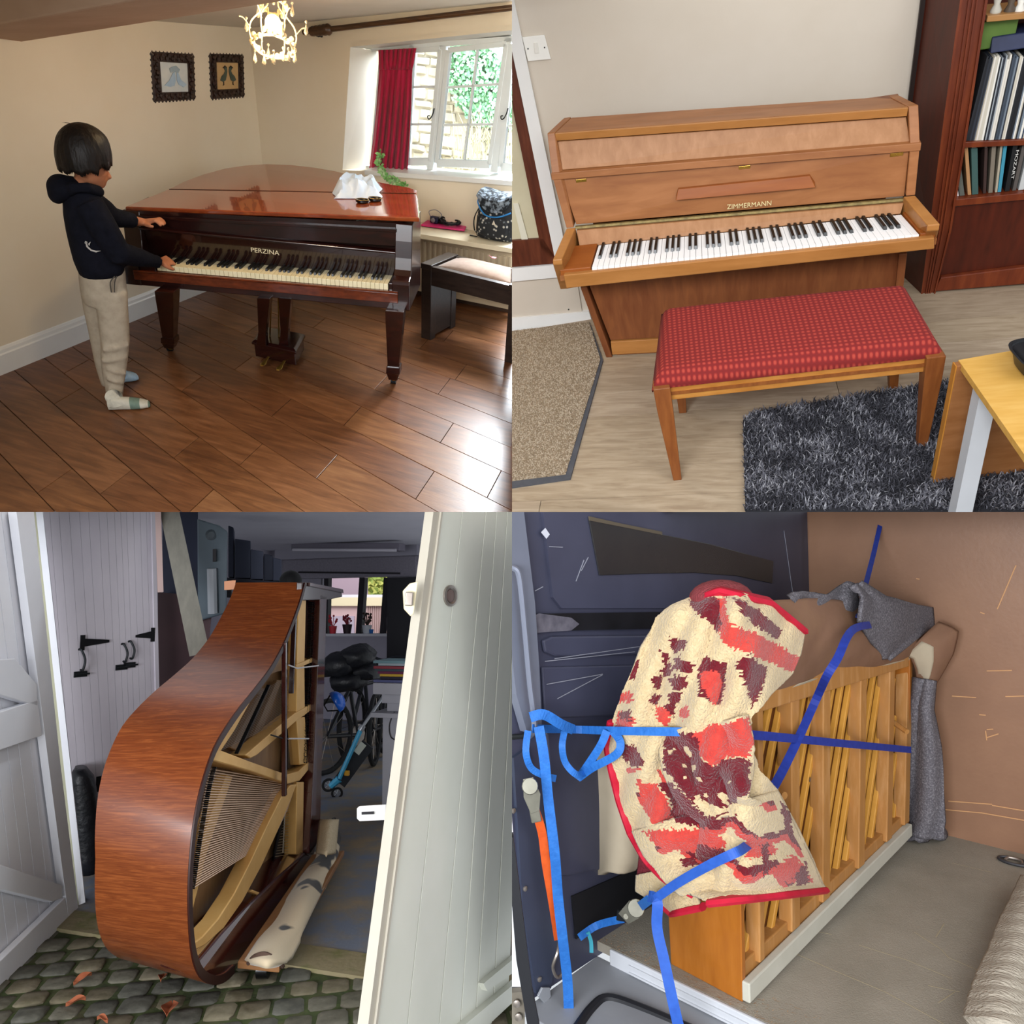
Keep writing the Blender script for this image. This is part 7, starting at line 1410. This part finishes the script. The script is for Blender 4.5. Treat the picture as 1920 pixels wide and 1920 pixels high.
mb = MB(); mb.prism([V((-.25, 1.44, .02)), V((-.02, 1.46, .05)), V((.01, 1.47, .84)), V((-.25, 1.46, .84))], (0, .022, 0)); build(mb, 'end_panel', pnw, parent=up2, bevel=.003)
mb = MB(); mb.hexa([V((-.014, .0, .005)), V((.012, .0, .005)), fb + V((.016, 0, -.03)), fb + V((-.012, 0, -.03)), V((-.014, .0, .062)), V((.012, .0, .062)), fb + V((.016, 0, .02)), fb + V((-.012, 0, .02))]); build(mb, 'base_strip', wst, parent=up2, bevel=.004)
mb = MB(); mb.hexa([V((-.1, .02, .05)), V((-.02, .02, .05)), V((-.02, 1.44, .09)), V((-.1, 1.44, .09)), V((-.1, .02, .1)), V((-.02, .02, .1)), V((-.02, 1.44, .14)), V((-.1, 1.44, .14))]); build(mb, 'bottom_beam', pst, parent=up2, bevel=.004)
mb = MB(); mb.hexa([V((-.12, .02, ZT - .08)), V((.0, .02, ZT - .08)), V((.01, 1.45, .77)), V((-.12, 1.45, .77)), V((-.12, .02, ZT)), V((0, .02, ZT)), V((.01, 1.45, .85)), V((-.12, 1.45, .85))]); build(mb, 'top_beam', pst, parent=up2, bevel=.004)
mb = MB(); mb.prism([V((-.06, .02, .05)), V((-.06, 1.45, .08)), V((-.06, 1.45, .82)), V((-.06, .02, ZT))], (-.012, 0, 0)); build(mb, 'soundboard', sbb, parent=up2)
def zline(y): return lerp(.07, .11, y / 1.45), lerp(ZT - .03, .82, y / 1.45)
for xb, xt, w in ((1412, 1410, 20), (1477, 1477, 42), (1536, 1537, 40), (1604, 1608, 36), (1658, 1663, 34), (1692, 1697, 30)):
    a, b_ = R_.x(xb, 1650, -.03).y, R_.x(xt, 1330, -.03).y; hw = .03 if w > 25 else .016
    z0, z1 = zline(a); mb = MB(); mb.hexa([V((-.052, a - hw, z0)), V((-.005, a - hw, z0)), V((-.005, a + hw, z0)), V((-.052, a + hw, z0)), V((-.052, b_ - hw, z1)), V((-.0, b_ - hw, z1)), V((-.0, b_ + hw, z1)), V((-.052, b_ + hw, z1))]); build(mb, 'back_post', pst, parent=up2, bevel=.004)
for i in range(23):
    y0 = -.36 + i * .085; pts = []
    A, B = V((-.05, y0, .06)), V((-.05, y0 + .42, .86))
    for k_ in range(2):
        pass
    t0 = max(0, (.03 - A.y) / (B.y - A.y)); t1 = min(1, (1.43 - A.y) / (B.y - A.y))
    if t1 - t0 < .1: continue
    mb = MB(); mb.bar(lerp(A, B, t0), lerp(A, B, t1), .02, .02, (1, 0, 0)); build(mb, 'soundboard_rib', ribm, parent=up2, bevel=.003)
mb = MB(); q = R_.x(1683, 1355, .0); mb.tube([q + V((-.02, 0, 0)), q + V((.05, -.045, -.02))], .011, 8); build(mb, 'carrying_handle', pst, parent=up2, smooth=True)
mb = MB(); q = R_.x(1508, 1459, -.06); mb.tube([q, q + V((.02, 0, 0))], .01, 8); build(mb, 'adjusting_bolt', nickel, parent=up2)
mb = MB(); q = R_.x(1450, 1480, -.0); mb.tube([q + V((-.02, 0, 0)), q + V((.05, -.03, 0))], .012, 8); build(mb, 'carrying_handle', pst, parent=up2, smooth=True)

# ---- blankets: cloth hung over the near corner of the piano
def hang(x, y, xo=.05, yo=-.09, k=.05):
    """distance to the cloth hanging round the piano's near corner"""
    d = R_.ray(x, y); tx = (xo - R_.C.x) / d.x if abs(d.x) > 1e-6 else 9; ty = (yo - R_.C.y) / d.y
    if tx < 0: tx = 0
    h = max(k - abs(tx - ty), 0) / k; return max(tx, ty) + h * h * k * .25
def fur(x, y): return .0012 * noise.noise(V((x * .2, y * .2, 1)))
def ip(x, y, Pg):
    r = False
    for i in range(len(Pg)):
        a, b_ = Pg[i], Pg[i - 1]
        if (a[1] > y) != (b_[1] > y) and x < (b_[0] - a[0]) * (y - a[1]) / (b_[1] - a[1]) + a[0]: r = not r
    return r
# printed pattern: cream ground, coral and maroon stepped figures
COR = [[(1340, 1126), (1366, 1126), (1374, 1172), (1440, 1203), (1500, 1236), (1492, 1264), (1430, 1240), (1362, 1206), (1350, 1172)], [(1166, 1296), (1194, 1298), (1192, 1318), (1164, 1316)], [(1318, 1262), (1346, 1258), (1352, 1300), (1334, 1322), (1322, 1300)],
       [(1300, 1370), (1396, 1346), (1408, 1392), (1398, 1420), (1330, 1432), (1290, 1420)], [(1165, 1332), (1195, 1345), (1188, 1372), (1160, 1365)], [(1235, 1325), (1260, 1330), (1250, 1360), (1236, 1352)],
       [(1212, 1560), (1330, 1552), (1372, 1580), (1350, 1600), (1240, 1585)], [(1440, 1630), (1480, 1600), (1500, 1625), (1520, 1650), (1470, 1650)], [(1395, 1560), (1440, 1570), (1450, 1600), (1400, 1610)], [(1200, 1460), (1240, 1470), (1260, 1540), (1230, 1545), (1205, 1500)], [(1280, 1330), (1296, 1322), (1300, 1346), (1284, 1350)]]
MAR = [[(1288, 1134), (1342, 1122), (1360, 1166), (1352, 1190), (1322, 1160)], [(1378, 1124), (1420, 1148), (1458, 1182), (1450, 1198), (1410, 1176), (1386, 1152)], [(1310, 1240), (1328, 1232), (1340, 1240), (1362, 1238), (1368, 1286), (1358, 1322), (1338, 1318), (1318, 1310), (1314, 1270)],
       [(1386, 1240), (1400, 1230), (1432, 1252), (1424, 1290), (1408, 1330), (1396, 1300)], [(1258, 1188), (1296, 1206), (1280, 1228), (1262, 1214)], [(1240, 1210), (1262, 1232), (1246, 1248)], [(1184, 1235), (1200, 1235), (1196, 1278), (1182, 1268)],
       [(1236, 1252), (1262, 1240), (1270, 1262), (1246, 1272)], [(1272, 1232), (1300, 1242), (1296, 1260), (1270, 1256)], [(1222, 1270), (1240, 1262), (1244, 1294), (1220, 1288)], [(1262, 1272), (1290, 1262), (1292, 1284), (1268, 1292)], [(1216, 1300), (1248, 1302), (1236, 1322), (1214, 1316)], [(1258, 1300), (1282, 1294), (1276, 1316), (1262, 1318)], [(1166, 1336), (1190, 1332), (1186, 1352), (1170, 1350)], [(1248, 1322), (1270, 1316), (1264, 1344)],
       [(1245, 1375), (1300, 1372), (1330, 1432), (1400, 1424), (1398, 1490), (1370, 1515), (1300, 1500), (1250, 1440)], [(1165, 1390), (1195, 1395), (1215, 1430), (1200, 1440), (1172, 1420)], [(1300, 1590), (1330, 1580), (1372, 1600), (1330, 1620)], [(1420, 1580), (1432, 1575), (1438, 1630), (1424, 1640)], [(1242, 1470), (1262, 1462), (1330, 1530), (1390, 1528), (1330, 1552), (1268, 1545)], [(1480, 1640), (1505, 1615), (1510, 1650), (1490, 1662)], [(1275, 1612), (1300, 1606), (1312, 1628), (1285, 1630)], [(1455, 1500), (1475, 1520), (1480, 1570), (1466, 1560)]]
LOWZ = [(1180, 1440), (1240, 1440), (1300, 1530), (1440, 1500), (1490, 1580), (1510, 1640), (1440, 1672), (1350, 1650), (1290, 1630), (1235, 1590)]
def pat(x, y):
    jx = x + 5 * noise.noise(V((x * .16, y * .16, 0))) + 4 * ((y * .16) % 1 - .5); jy = y + 5 * noise.noise(V((x * .16, y * .16, 7))) + 3 * ((x * .16) % 1 - .5)
    for P_ in COR[2:3]:
        if ip(jx, jy, P_): return 1
    for P_ in MAR[15:16]:
        if ip(jx, jy, P_): return 0 if noise.noise(V((x * .06 + 3, y * .06, 2))) > .33 else 2
    for P_ in MAR:
        if ip(jx, jy, P_): return 2
    for P_ in COR:
        if ip(jx, jy, P_): return 1
    if y > 1430 and ip(x, y, LOWZ):
        tri = abs(((x + .3 * y) / 46) % 2 - 1); k_ = ((y * .9 - x * .25 + 26 * tri + 6 * noise.noise(V((x * .05, y * .05, 4)))) / 62) % 1
        if k_ < .17: return 2
        if k_ < .34: return 1
    return 0
crm = mat('cream_fleece', '#d0bb95', '#c3ac84', scale=60, rough=.95, spec=.05, bump=.8, bscale=150, sheen=.3); crl = mat('coral_fleece', '#c9463c', '#b83a34', scale=50, rough=.95, spec=.05, bump=.8, bscale=150, sheen=.3); mrn = mat('maroon_fleece', '#6d1a24', '#5c121d', scale=50, rough=.95, spec=.05, bump=.8, bscale=150, sheen=.3); crim = mat('crimson_binding', '#b3122e', '#c21a38', scale=30, rough=.6)
bk2 = thing('patterned_blanket', R_, hang and R_.t(1330, 1700, hang(1330, 1700)), 'cream and red patterned fleece blanket draped over the piano corner', 'blanket')
def drape(Lp, Rp, nu, nv, fold, name, th=.012, pattern=True, off=0, xo=.05, yo=-.09, mats_=None, parent=None):
    """a cloth between a left and a right outline of the picture, hung on the piano's corner"""
    Lq, Rq = [V((a, b_, 0)) for a, b_ in Lp], [V((a, b_, 0)) for a, b_ in Rp]
    def pxy(u, v): return lerp(path(Lq, v), path(Rq, v), u)
    def fn(u, v): p = pxy(u, v); return R_.t(p.x, p.y, hang(p.x, p.y, xo, yo) - off - fold(u, v, p.x, p.y) + fur(p.x, p.y))
    mb = MB(); mb.sheet(fn, nu, nv, th)
    if pattern:
        k_ = 0
        for j in range(nv):
            for i in range(nu):
                p = pxy((i + .5) / nu, (j + .5) / nv); m_ = pat(p.x, p.y); mb.mi[k_] = m_; mb.mi[k_ + 1] = m_; k_ += 2
    build(mb, name, mats_ or [crm, crl, mrn], parent=parent or bk2, smooth=True, angle=180); return fn
def edging(fn, uv, r=.021):
    mb = MB(); P_ = [fn(u, v) for u, v in uv]; mb.tube([p + (R_.C - p).normalized() * .004 for p in P_], r, 7, flat=.55); build(mb, 'binding', crim, parent=bk2, smooth=True)
def f1(u, v, x, y):
    return .05 + .02 * math.sin((x - 1150) * .055 + (y - 1200) * -.008) * min(1, v * 3) + .012 * math.sin((x + y * .4) * .11) - .04 * max(0, .12 - v) / .12 + .05 * math.sin(v * 3.1)
fn1 = drape([(1296, 1126), (1262, 1140), (1232, 1160), (1200, 1212), (1172, 1290), (1150, 1350), (1142, 1400), (1150, 1440), (1165, 1500), (1186, 1560), (1215, 1610), (1250, 1645), (1300, 1672)], [(1350, 1108), (1440, 1128), (1504, 1180), (1496, 1225), (1480, 1262), (1440, 1300), (1408, 1345), (1402, 1400), (1420, 1440), (1452, 1480), (1490, 1550), (1520, 1612), (1542, 1664)], 150, 190, f1, 'drape')
# lower folds gathered below the strap
def f2(u, v, x, y): return .10 + .035 * math.sin(u * 7 + v * 2) * math.sin(v * 3.1) + .02 * math.sin((x - y) * .06)
drape([(1244, 1372), (1240, 1410), (1250, 1450), (1268, 1490), (1290, 1520), (1318, 1540)], [(1396, 1342), (1410, 1400), (1406, 1450), (1398, 1490), (1420, 1500), (1432, 1520)], 90, 90, f2, 'gathered_fold')
def f3(u, v, x, y): return .09 + .03 * math.sin(u * 9 + v * 1.5) + .015 * math.sin(v * 14)
fn3 = drape([(1190, 1560), (1210, 1600), (1240, 1640), (1275, 1672), (1330, 1692)], [(1452, 1482), (1490, 1560), (1520, 1620), (1535, 1655), (1544, 1668)], 110, 70, f3, 'hem_fold')
def f4(u, v, x, y): return .04 + .015 * math.sin(u * 5)
fn4 = drape([(1198, 1640), (1196, 1668), (1236, 1690), (1262, 1712)], [(1262, 1622), (1290, 1660), (1310, 1680), (1318, 1700)], 40, 30, f4, 'under_corner', yo=-.06)
edging(fn1, [(k / 20, 0) for k in range(21)] + [(1, k / 60) for k in range(1, 11)], .024); edging(fn1, [(0, .42 + k * .58 / 30) for k in range(31)])
edging(fn3, [(k / 24, 1) for k in range(25)]); edging(fn4, [(0, .5), (0, .75), (0, 1)] + [(k / 8, 1) for k in range(1, 9)])
drape([(1204, 1600), (1199, 1640), (1197, 1668)], [(1240, 1632), (1248, 1655), (1240, 1678)], 20, 20, lambda u, v, x, y: .03 + .01 * math.sin(u * 4), 'reverse_corner', pattern=False, yo=-.05, mats_=[mat('maroon_reverse', '#7d2a35', '#6c222c', scale=60, rough=.95, bump=.8, bscale=150)])
mb = MB(); c_ = R_.t(1352, 1122, hang(1352, 1118) + .06); mb.ball(c_, (.09, .1, .055), 18, 10); build(mb, 'fleece_back', mat('rose_fleece_back', '#8d3f44', '#7a3438', scale=60, rough=.95, bump=.8, bscale=150), parent=bk2, smooth=True)

# brown quilt rolled along the top, and its hanging end
qb = mat('brown_quilt', '#8a6a52', '#7c5d47', scale=4, rough=.75, spec=.2, c3='#836350', bump=.15, bscale=30); ql = mat('quilt_lining', '#b7aa94', '#a99c86', scale=5, rough=.8)
qu = thing('brown_quilt', R_, R_.x(1560, 1260, .05), 'brown quilt rolled along the top of the strapped piano', 'quilt')
TPx = [(1432, 1132), (1500, 1128), (1560, 1131), (1605, 1142), (1650, 1168), (1700, 1172), (1740, 1165), (1786, 1172)]; BTx = [(1425, 1302), (1480, 1278), (1530, 1262), (1580, 1254), (1630, 1246), (1680, 1234), (1716, 1222), (1740, 1205)]
def quf(u, v):
    a, b_ = path([V((*p, 0)) for p in TPx], u), path([V((*p, 0)) for p in BTx], u); p = lerp(a, b_, v); d = R_.ray(p.x, p.y); tx = (.0 - R_.C.x) / d.x
    bul = .11 * math.sin(min(1, v * 1.02) * math.pi * .86 + .18) ; w = .012 * math.sin(u * 40 + v * 5) * (1 - abs(2 * v - 1)) + .012 * math.sin(u * 13 - v * 7)
    return R_.t(p.x, p.y, tx + .1 - bul - w)
mb = MB(); mb.sheet(quf, 70, 24, .03); build(mb, 'roll', qb, parent=qu, smooth=True, angle=180)
mb = MB(); mb.tube([quf(t / 14, 1.0) + V((.012, 0, -.006)) for t in range(0, 13)], .02, 7); build(mb, 'lining_edge', ql, parent=qu, smooth=True)
def endf(u, v):
    a = path([V((*p, 0)) for p in [(1696, 1226), (1710, 1232), (1717, 1250), (1722, 1270), (1728, 1285)]], v); b_ = path([V((*p, 0)) for p in [(1756, 1170), (1790, 1184), (1780, 1222), (1762, 1254), (1744, 1284)]], v); p = lerp(a, b_, u); return R_.t(p.x, p.y, R_.dep(V((.02, 1.52, .8))) - .04 * math.sin(u * 3.1) - .02 * math.sin(v * 5))
mb = MB(); mb.sheet(endf, 16, 16, .02); build(mb, 'hanging_end', qb, parent=qu, smooth=True, angle=180)
mb = MB(); mb.sheet(lambda u, v: endf(u * .45, v * .96 + .02) + V((.01, -.012, 0)), 8, 12, .01); build(mb, 'lining_flap', ql, parent=qu, smooth=True, angle=180)
# beige quilt hanging on the left
q2 = thing('beige_quilt', R_, R_.y(1140, 1645, .05), 'beige lined quilt hanging between the van side and the blanket', 'quilt')
def bqf(u, v):
    a = path([V((*p, 0)) for p in [(1112, 1396), (1096, 1440), (1092, 1500), (1094, 1560), (1104, 1610), (1114, 1650)]], v); b_ = path([V((*p, 0)) for p in [(1160, 1390), (1180, 1440), (1195, 1500), (1200, 1560), (1202, 1605), (1196, 1612)]], v); p = lerp(a, b_, u); d = R_.ray(p.x, p.y); return R_.t(p.x, p.y, (.03 - R_.C.y) / d.y - .05 * math.sin(u * 3.1) - .022 * math.sin(u * 8 + v * 4) * (.3 + v))
mb = MB(); mb.sheet(bqf, 26, 34, .03); build(mb, 'lining_side', ql, parent=q2, smooth=True, angle=180)
mb = MB(); mb.sheet(lambda u, v: bqf(u * .16 - .02, v * .85) + V((0, -.012, 0)), 5, 30, .02); build(mb, 'brown_edge', qb, parent=q2, smooth=True, angle=180)
# grey blanket: crumpled over the quilt, and a length hanging at the far end
gry = mat('grey_felt_blanket', '#5f5c62', '#8f8c92', scale=150, rough=.98, spec=.05, bump=.6, bscale=200, c3='#6f6c72', detail=2, lo=.35, hi=.7)
gb = thing('grey_felt_blanket', R_, R_.x(1640, 1240, .05), 'speckled grey felt blanket thrown over the brown quilt', 'blanket')
def gdep(x, y): d = R_.ray(x, y); return (.0 - R_.C.x) / d.x
def gf(u, v):
    a = path([V((*p, 0)) for p in [(1596, 1098), (1612, 1120), (1606, 1165), (1630, 1205), (1656, 1233)]], v); b_ = path([V((*p, 0)) for p in [(1612, 1092), (1660, 1122), (1745, 1138), (1748, 1172), (1664, 1236)]], v); p = lerp(a, b_, u)
    return R_.t(p.x, p.y, gdep(p.x, p.y) + .02 - .13 * math.sin(min(1, .25 + v * .7) * 2.6) - .014 * math.sin(u * 9 + v * 6) - .012 * noise.noise(V((u * 4, v * 4, 0))))
mb = MB(); mb.sheet(gf, 36, 36, .012); build(mb, 'throw', gry, parent=gb, smooth=True, angle=180)
def gf2(u, v):
    p = lerp(V((lerp(1478, 1600, u), lerp(1120, 1098, u) - 8 * math.sin(u * 9), 0)), V((lerp(1486, 1612, u), lerp(1130, 1150, u), 0)), v); return R_.t(p.x, p.y, gdep(p.x, p.y) + .06 - .03 * math.sin(u * 14 + v * 3) - .03 * v)
mb = MB(); mb.sheet(gf2, 40, 12, .01); build(mb, 'crumpled_edge', gry, parent=gb, smooth=True, angle=180)
mb = MB(); mb.sheet(lambda u, v: R_.t(lerp(1740, 1792, u), lerp(1142, 1186, u) + lerp(0, 24, v) * (1 - u), gdep(1760, 1165) - .02 - .02 * math.sin(u * 6 + v * 2)), 14, 10, .01); build(mb, 'far_corner', gry, parent=gb, smooth=True, angle=180)
gh = thing('grey_felt_blanket', R_, R_.f(1740, 1572), 'length of grey felt hanging at the far end of the piano', 'blanket')
def ghf(u, v):
    a = path([V((*p, 0)) for p in [(1716, 1270), (1712, 1320), (1708, 1400), (1705, 1480), (1704, 1540), (1700, 1568)]], v); b_ = path([V((*p, 0)) for p in [(1750, 1275), (1745, 1330), (1760, 1400), (1770, 1480), (1774, 1540), (1768, 1572)]], v); p = lerp(a, b_, u); d = R_.ray(p.x, p.y); return R_.t(p.x, p.y, (1.53 - R_.C.y) / d.y - .04 * math.sin(u * 3.1) - .015 * math.sin(u * 9 + v * 5))
mb = MB(); mb.sheet(ghf, 18, 40, .015); build(mb, 'hanging_length', gry, parent=gh, smooth=True, angle=180)
mb = MB(); c_ = R_.f(1722, 1572); mb.sheet(lambda u, v: R_.f(lerp(1700, 1772, u), lerp(1556, 1578, v) - 6 * u, .012 + .03 * math.sin(u * 3.1) * math.sin(v * 3.1) + .008 * math.sin(u * 12 + v * 5)), 16, 8, .012); build(mb, 'floor_fold', gry, parent=gh, smooth=True, angle=180)
# woven cream blanket at the right edge
wv = mat('woven_cream_wool', '#b4ab9c', '#c3baab', scale=90, stretch=(.3, 1, 1.5), rough=.98, spec=.05, bump=1.0, bscale=120); wb_ = thing('woven_blanket', R_, R_.f(1900, 1880), 'rolled cream woven blanket at the right edge of the van floor', 'blanket')
edgeL = [(1925, 1655), (1905, 1700), (1885, 1740), (1868, 1790), (1845, 1840), (1832, 1880), (1820, 1930)]
def wvf(u, v):
    p = path([V((*q, 0)) for q in edgeL], v); t0_ = R_.dep(R_.f(p.x, p.y, .06)); x_ = p.x + u * lerp(40, 95, v); return R_.t(x_, p.y + u * 8, t0_ - .07 * math.sin(u * 2.6) - .003 * math.sin(v * 70 + u * 2))
mb = MB(); mb.sheet(wvf, 18, 110, .03); build(mb, 'roll', wv, parent=wb_, smooth=True, angle=180)
mb = MB(); mb.sheet(lambda u, v: R_.t(lerp(1938, 1880, v) + u * 70, lerp(1830, 1935, v), R_.dep(wvf(.9, .6 + .4 * v)) + .01 + .02 * u), 8, 14, .012); build(mb, 'dark_lining', mat('slate_lining', '#4f545c', rough=.8), parent=wb_, smooth=True, angle=180)
mb = MB(); mb.tube([R_.t(lerp(1938, 1880, v / 10), lerp(1830, 1935, v / 10), R_.dep(wvf(.9, .6 + .04 * v)) - .01) for v in range(11)], .009, 6); build(mb, 'corded_edge', wv, parent=wb_, smooth=True)

# ---- ratchet straps
blu1 = mat('blue_webbing', '#1f5fae', '#2a70c2', scale=40, rough=.6, bump=.2, bscale=120); blu2 = mat('deep_blue_webbing', '#1a2f86', '#22399a', scale=40, rough=.6); orw = mat('orange_webbing', '#d4581c', '#c24c14', scale=40, rough=.6); zinc = mat('zinc_ratchet', '#8f8d80', '#77756a', scale=14, rough=.5, metal=.5)
def web(pts, w, m_, parent, nm='webbing', flat=.1, up=None):
    mb = MB(); P_ = smoothpath(pts, 6); rings = []
    for i, p in enumerate(P_):
        a = (P_[min(i + 1, len(P_) - 1)] - P_[max(i - 1, 0)]).normalized(); vdir = (R_.C - p).normalized(); s_ = a.cross(vdir).normalized() * (w / 2); n = s_.cross(a).normalized() * .0012; rings.append([p - s_ - n, p + s_ - n, p + s_ + n, p - s_ + n])
    mb.loft(rings); return build(mb, nm, m_, parent=parent)
def sT(x, y, d): return R_.t(x, y, d)
hg_ = lambda x, y, o: R_.t(x, y, hang(x, y) - o)
xl_ = lambda x, y, v=.03: R_.x(x, y, v)
s1_ = thing('ratchet_strap', R_, xl_(1240, 1372), 'pale blue strap running level across the blanket and piano back', 'strap', 'ratchet straps in the van')
web([wlp(998, 1366, .07), hg_(1080, 1368, .12), hg_(1145, 1370, .14), hg_(1200, 1371, .14), hg_(1265, 1372, .13), hg_(1300, 1373, .10), hg_(1345, 1375, .06)], .024, blu1, s1_); web([xl_(1400, 1377), xl_(1480, 1384), xl_(1580, 1394), xl_(1708, 1406)], .026, blu2, s1_)
web([wlp(994, 1345, .08), wlp(1020, 1340, .1), wlp(1052, 1358, .11), wlp(1075, 1368, .1)], .03, blu1, s1_, 'loop')
t1_ = thing('ratchet_strap', R_, wlp(1070, 1900, .1), 'long light blue strap tail hanging down at the left', 'strap', 'ratchet straps in the van')
web([wlp(1010, 1362, .09), wlp(1020, 1420, .1), wlp(1028, 1500, .1), wlp(1040, 1600, .11), wlp(1046, 1680, .1), wlp(1055, 1760, .11), wlp(1064, 1840, .1), wlp(1067, 1912, .1)], .03, blu1, t1_)
l1_ = thing('ratchet_strap', R_, wlp(1085, 1460, .1), 'loose blue strap loop dangling beside the blanket edge', 'strap', 'ratchet straps in the van')
web([hg_(1138, 1370, .15), hg_(1125, 1400, .16), hg_(1095, 1445, .16), hg_(1085, 1458, .15), hg_(1110, 1440, .16), hg_(1155, 1415, .16), hg_(1163, 1392, .15), hg_(1150, 1372, .14)], .024, blu1, l1_); web([wlp(1058, 1372, .09), wlp(1054, 1400, .1), wlp(1060, 1430, .1), wlp(1080, 1452, .12), hg_(1095, 1450, .16)], .02, blu1, l1_); web([wlp(990, 1370, .07), wlp(986, 1410, .08), wlp(996, 1440, .08), wlp(1020, 1454, .09), wlp(1042, 1460, .09)], .02, blu1, l1_)
dg = thing('ratchet_strap', R_, xl_(1445, 1480), 'deep blue strap running diagonally from the roof over the quilt', 'strap', 'ratchet straps in the van')
web([R_.x(1662, 930, -.2), R_.x(1640, 1030, -.15), R_.x(1617, 1120, -.06), R_.x(1609, 1158, .03)], .02, blu2, dg); web([quf(.53, .1) + V((.03, 0, 0)), R_.x(1600, 1180, .1), R_.x(1570, 1235, .12), R_.x(1550, 1268, .1), xl_(1530, 1312), xl_(1500, 1378), xl_(1470, 1440, .04), xl_(1448, 1480, .06)], .026, blu2, dg)
lo2 = thing('ratchet_strap', R_, hg_(1230, 1690, .1), 'blue strap slanting from the ratchet across the blanket hem', 'strap', 'ratchet straps in the van')
web([hg_(1228, 1686, .15), hg_(1270, 1656, .17), hg_(1330, 1622, .19), hg_(1372, 1602, .19), hg_(1392, 1592, .15), hg_(1410, 1578, .04)], .024, mat('mid_blue_webbing', '#2550a8', '#2c5cb8', scale=40, rough=.6), lo2)
web([hg_(1216, 1680, .13), hg_(1232, 1690, .16), hg_(1232, 1740, .16), hg_(1245, 1800, .16), hg_(1262, 1880, .16), hg_(1276, 1940, .15)], .03, MATS['mid_blue_webbing'], lo2, 'tail')
ra_ = thing('strap_ratchet', R_, hg_(1185, 1715, .05), 'yellowed metal ratchet by the van floor with blue webbing', 'ratchet', 'strap ratchets')
c_ = hg_(1184, 1710, .04); vd = (R_.C - c_).normalized(); ax1 = (hg_(1205, 1692, .04) - hg_(1165, 1725, .04)).normalized(); ax2 = ax1.cross(vd).normalized()
for s_ in (-1, 1):
    mb = MB(); o_ = vd * (.012 * s_); mb.prism([c_ + ax1 * a + ax2 * b_ + o_ for a, b_ in ((-.05, -.02), (.02, -.028), (.05, -.012), (.05, .014), (.01, .026), (-.04, .02))], vd * .003); build(mb, 'side_plate', zinc, parent=ra_, bevel=.001)
mb = MB(); mb.lathe([(.024, -.008), (.026, -.004), (.026, .004), (.024, .008)], c_ + ax1 * .025 + vd * .02, 16, vd); build(mb, 'gear_wheel', zinc, parent=ra_, smooth=True)
mb = MB(); mb.tube([c_ - ax1 * .03 - vd * .02, c_ - ax1 * .03 + vd * .02], .008, 8); build(mb, 'spindle', zinc, parent=ra_); mb = MB(); mb.bar(c_ - ax1 * .03, c_ - ax1 * .06 - ax2 * .02, .03, .012, vd); build(mb, 'handle', iron, parent=ra_, bevel=.003)
lo3 = thing('ratchet_strap', R_, wlp(1090, 1752, .06), 'short blue strap hooked low on the van side', 'strap', 'ratchet straps in the van')
web([hg_(1200, 1700, .05), hg_(1218, 1686, .12)], .026, blu1, lo3); web([wlp(1086, 1758, .05), wlp(1120, 1735, .07), c_ - ax1 * .045], .022, blu1, lo3); web([wlp(1102, 1748, .06), wlp(1108, 1765, .06), wlp(1109, 1786, .06)], .012, mat('turquoise_cord', '#3f9fb4', rough=.7), lo3, 'frayed_tail')
r2_ = thing('strap_ratchet', R_, wlp(998, 1530, .08), 'silver ratchet hanging above the orange strap', 'ratchet', 'strap ratchets')
c2 = wlp(997, 1492, .08); v2 = (R_.C - c2).normalized(); u2 = (wlp(990, 1455, .08) - wlp(1004, 1530, .08)).normalized(); w2_ = u2.cross(v2).normalized()
for s_ in (-1, 1):
    mb = MB(); mb.prism([c2 + u2 * a + w2_ * b_ + v2 * (.012 * s_) for a, b_ in ((.055, -.016), (.055, .014), (.0, .026), (-.05, .014), (-.055, -.012), (0, -.024))], v2 * .003); build(mb, 'side_plate', zinc, parent=r2_, bevel=.001)
mb = MB(); mb.lathe([(.022, -.008), (.024, 0), (.022, .008)], c2 + u2 * .03 + v2 * .02, 16, v2); build(mb, 'gear_wheel', zinc, parent=r2_, smooth=True); mb = MB(); mb.bar(c2 - u2 * .02, c2 - u2 * .085, .03, .012, v2); build(mb, 'handle', zinc, parent=r2_, bevel=.003)
os_ = thing('orange_strap', R_, wlp(1047, 1762, .06), 'orange strap hanging from the silver ratchet', 'strap', 'ratchet straps in the van'); web([c2 - u2 * .03, wlp(1016, 1560, .08), wlp(1024, 1620, .08), wlp(1036, 1690, .08), wlp(1047, 1762, .06)], .026, orw, os_)
mb = MB(); q = wlp(1048, 1768, .05); mb.tube(smoothpath([q, q + V((.01, -.02, -.02)), q + V((.0, -.03, -.06)), q + V((0, -.01, -.1)), q + V((0, .02, -.09)), q + V((0, .02, -.03))], 4), .005, 6); build(mb, 'hook', nickel, parent=os_, smooth=True)
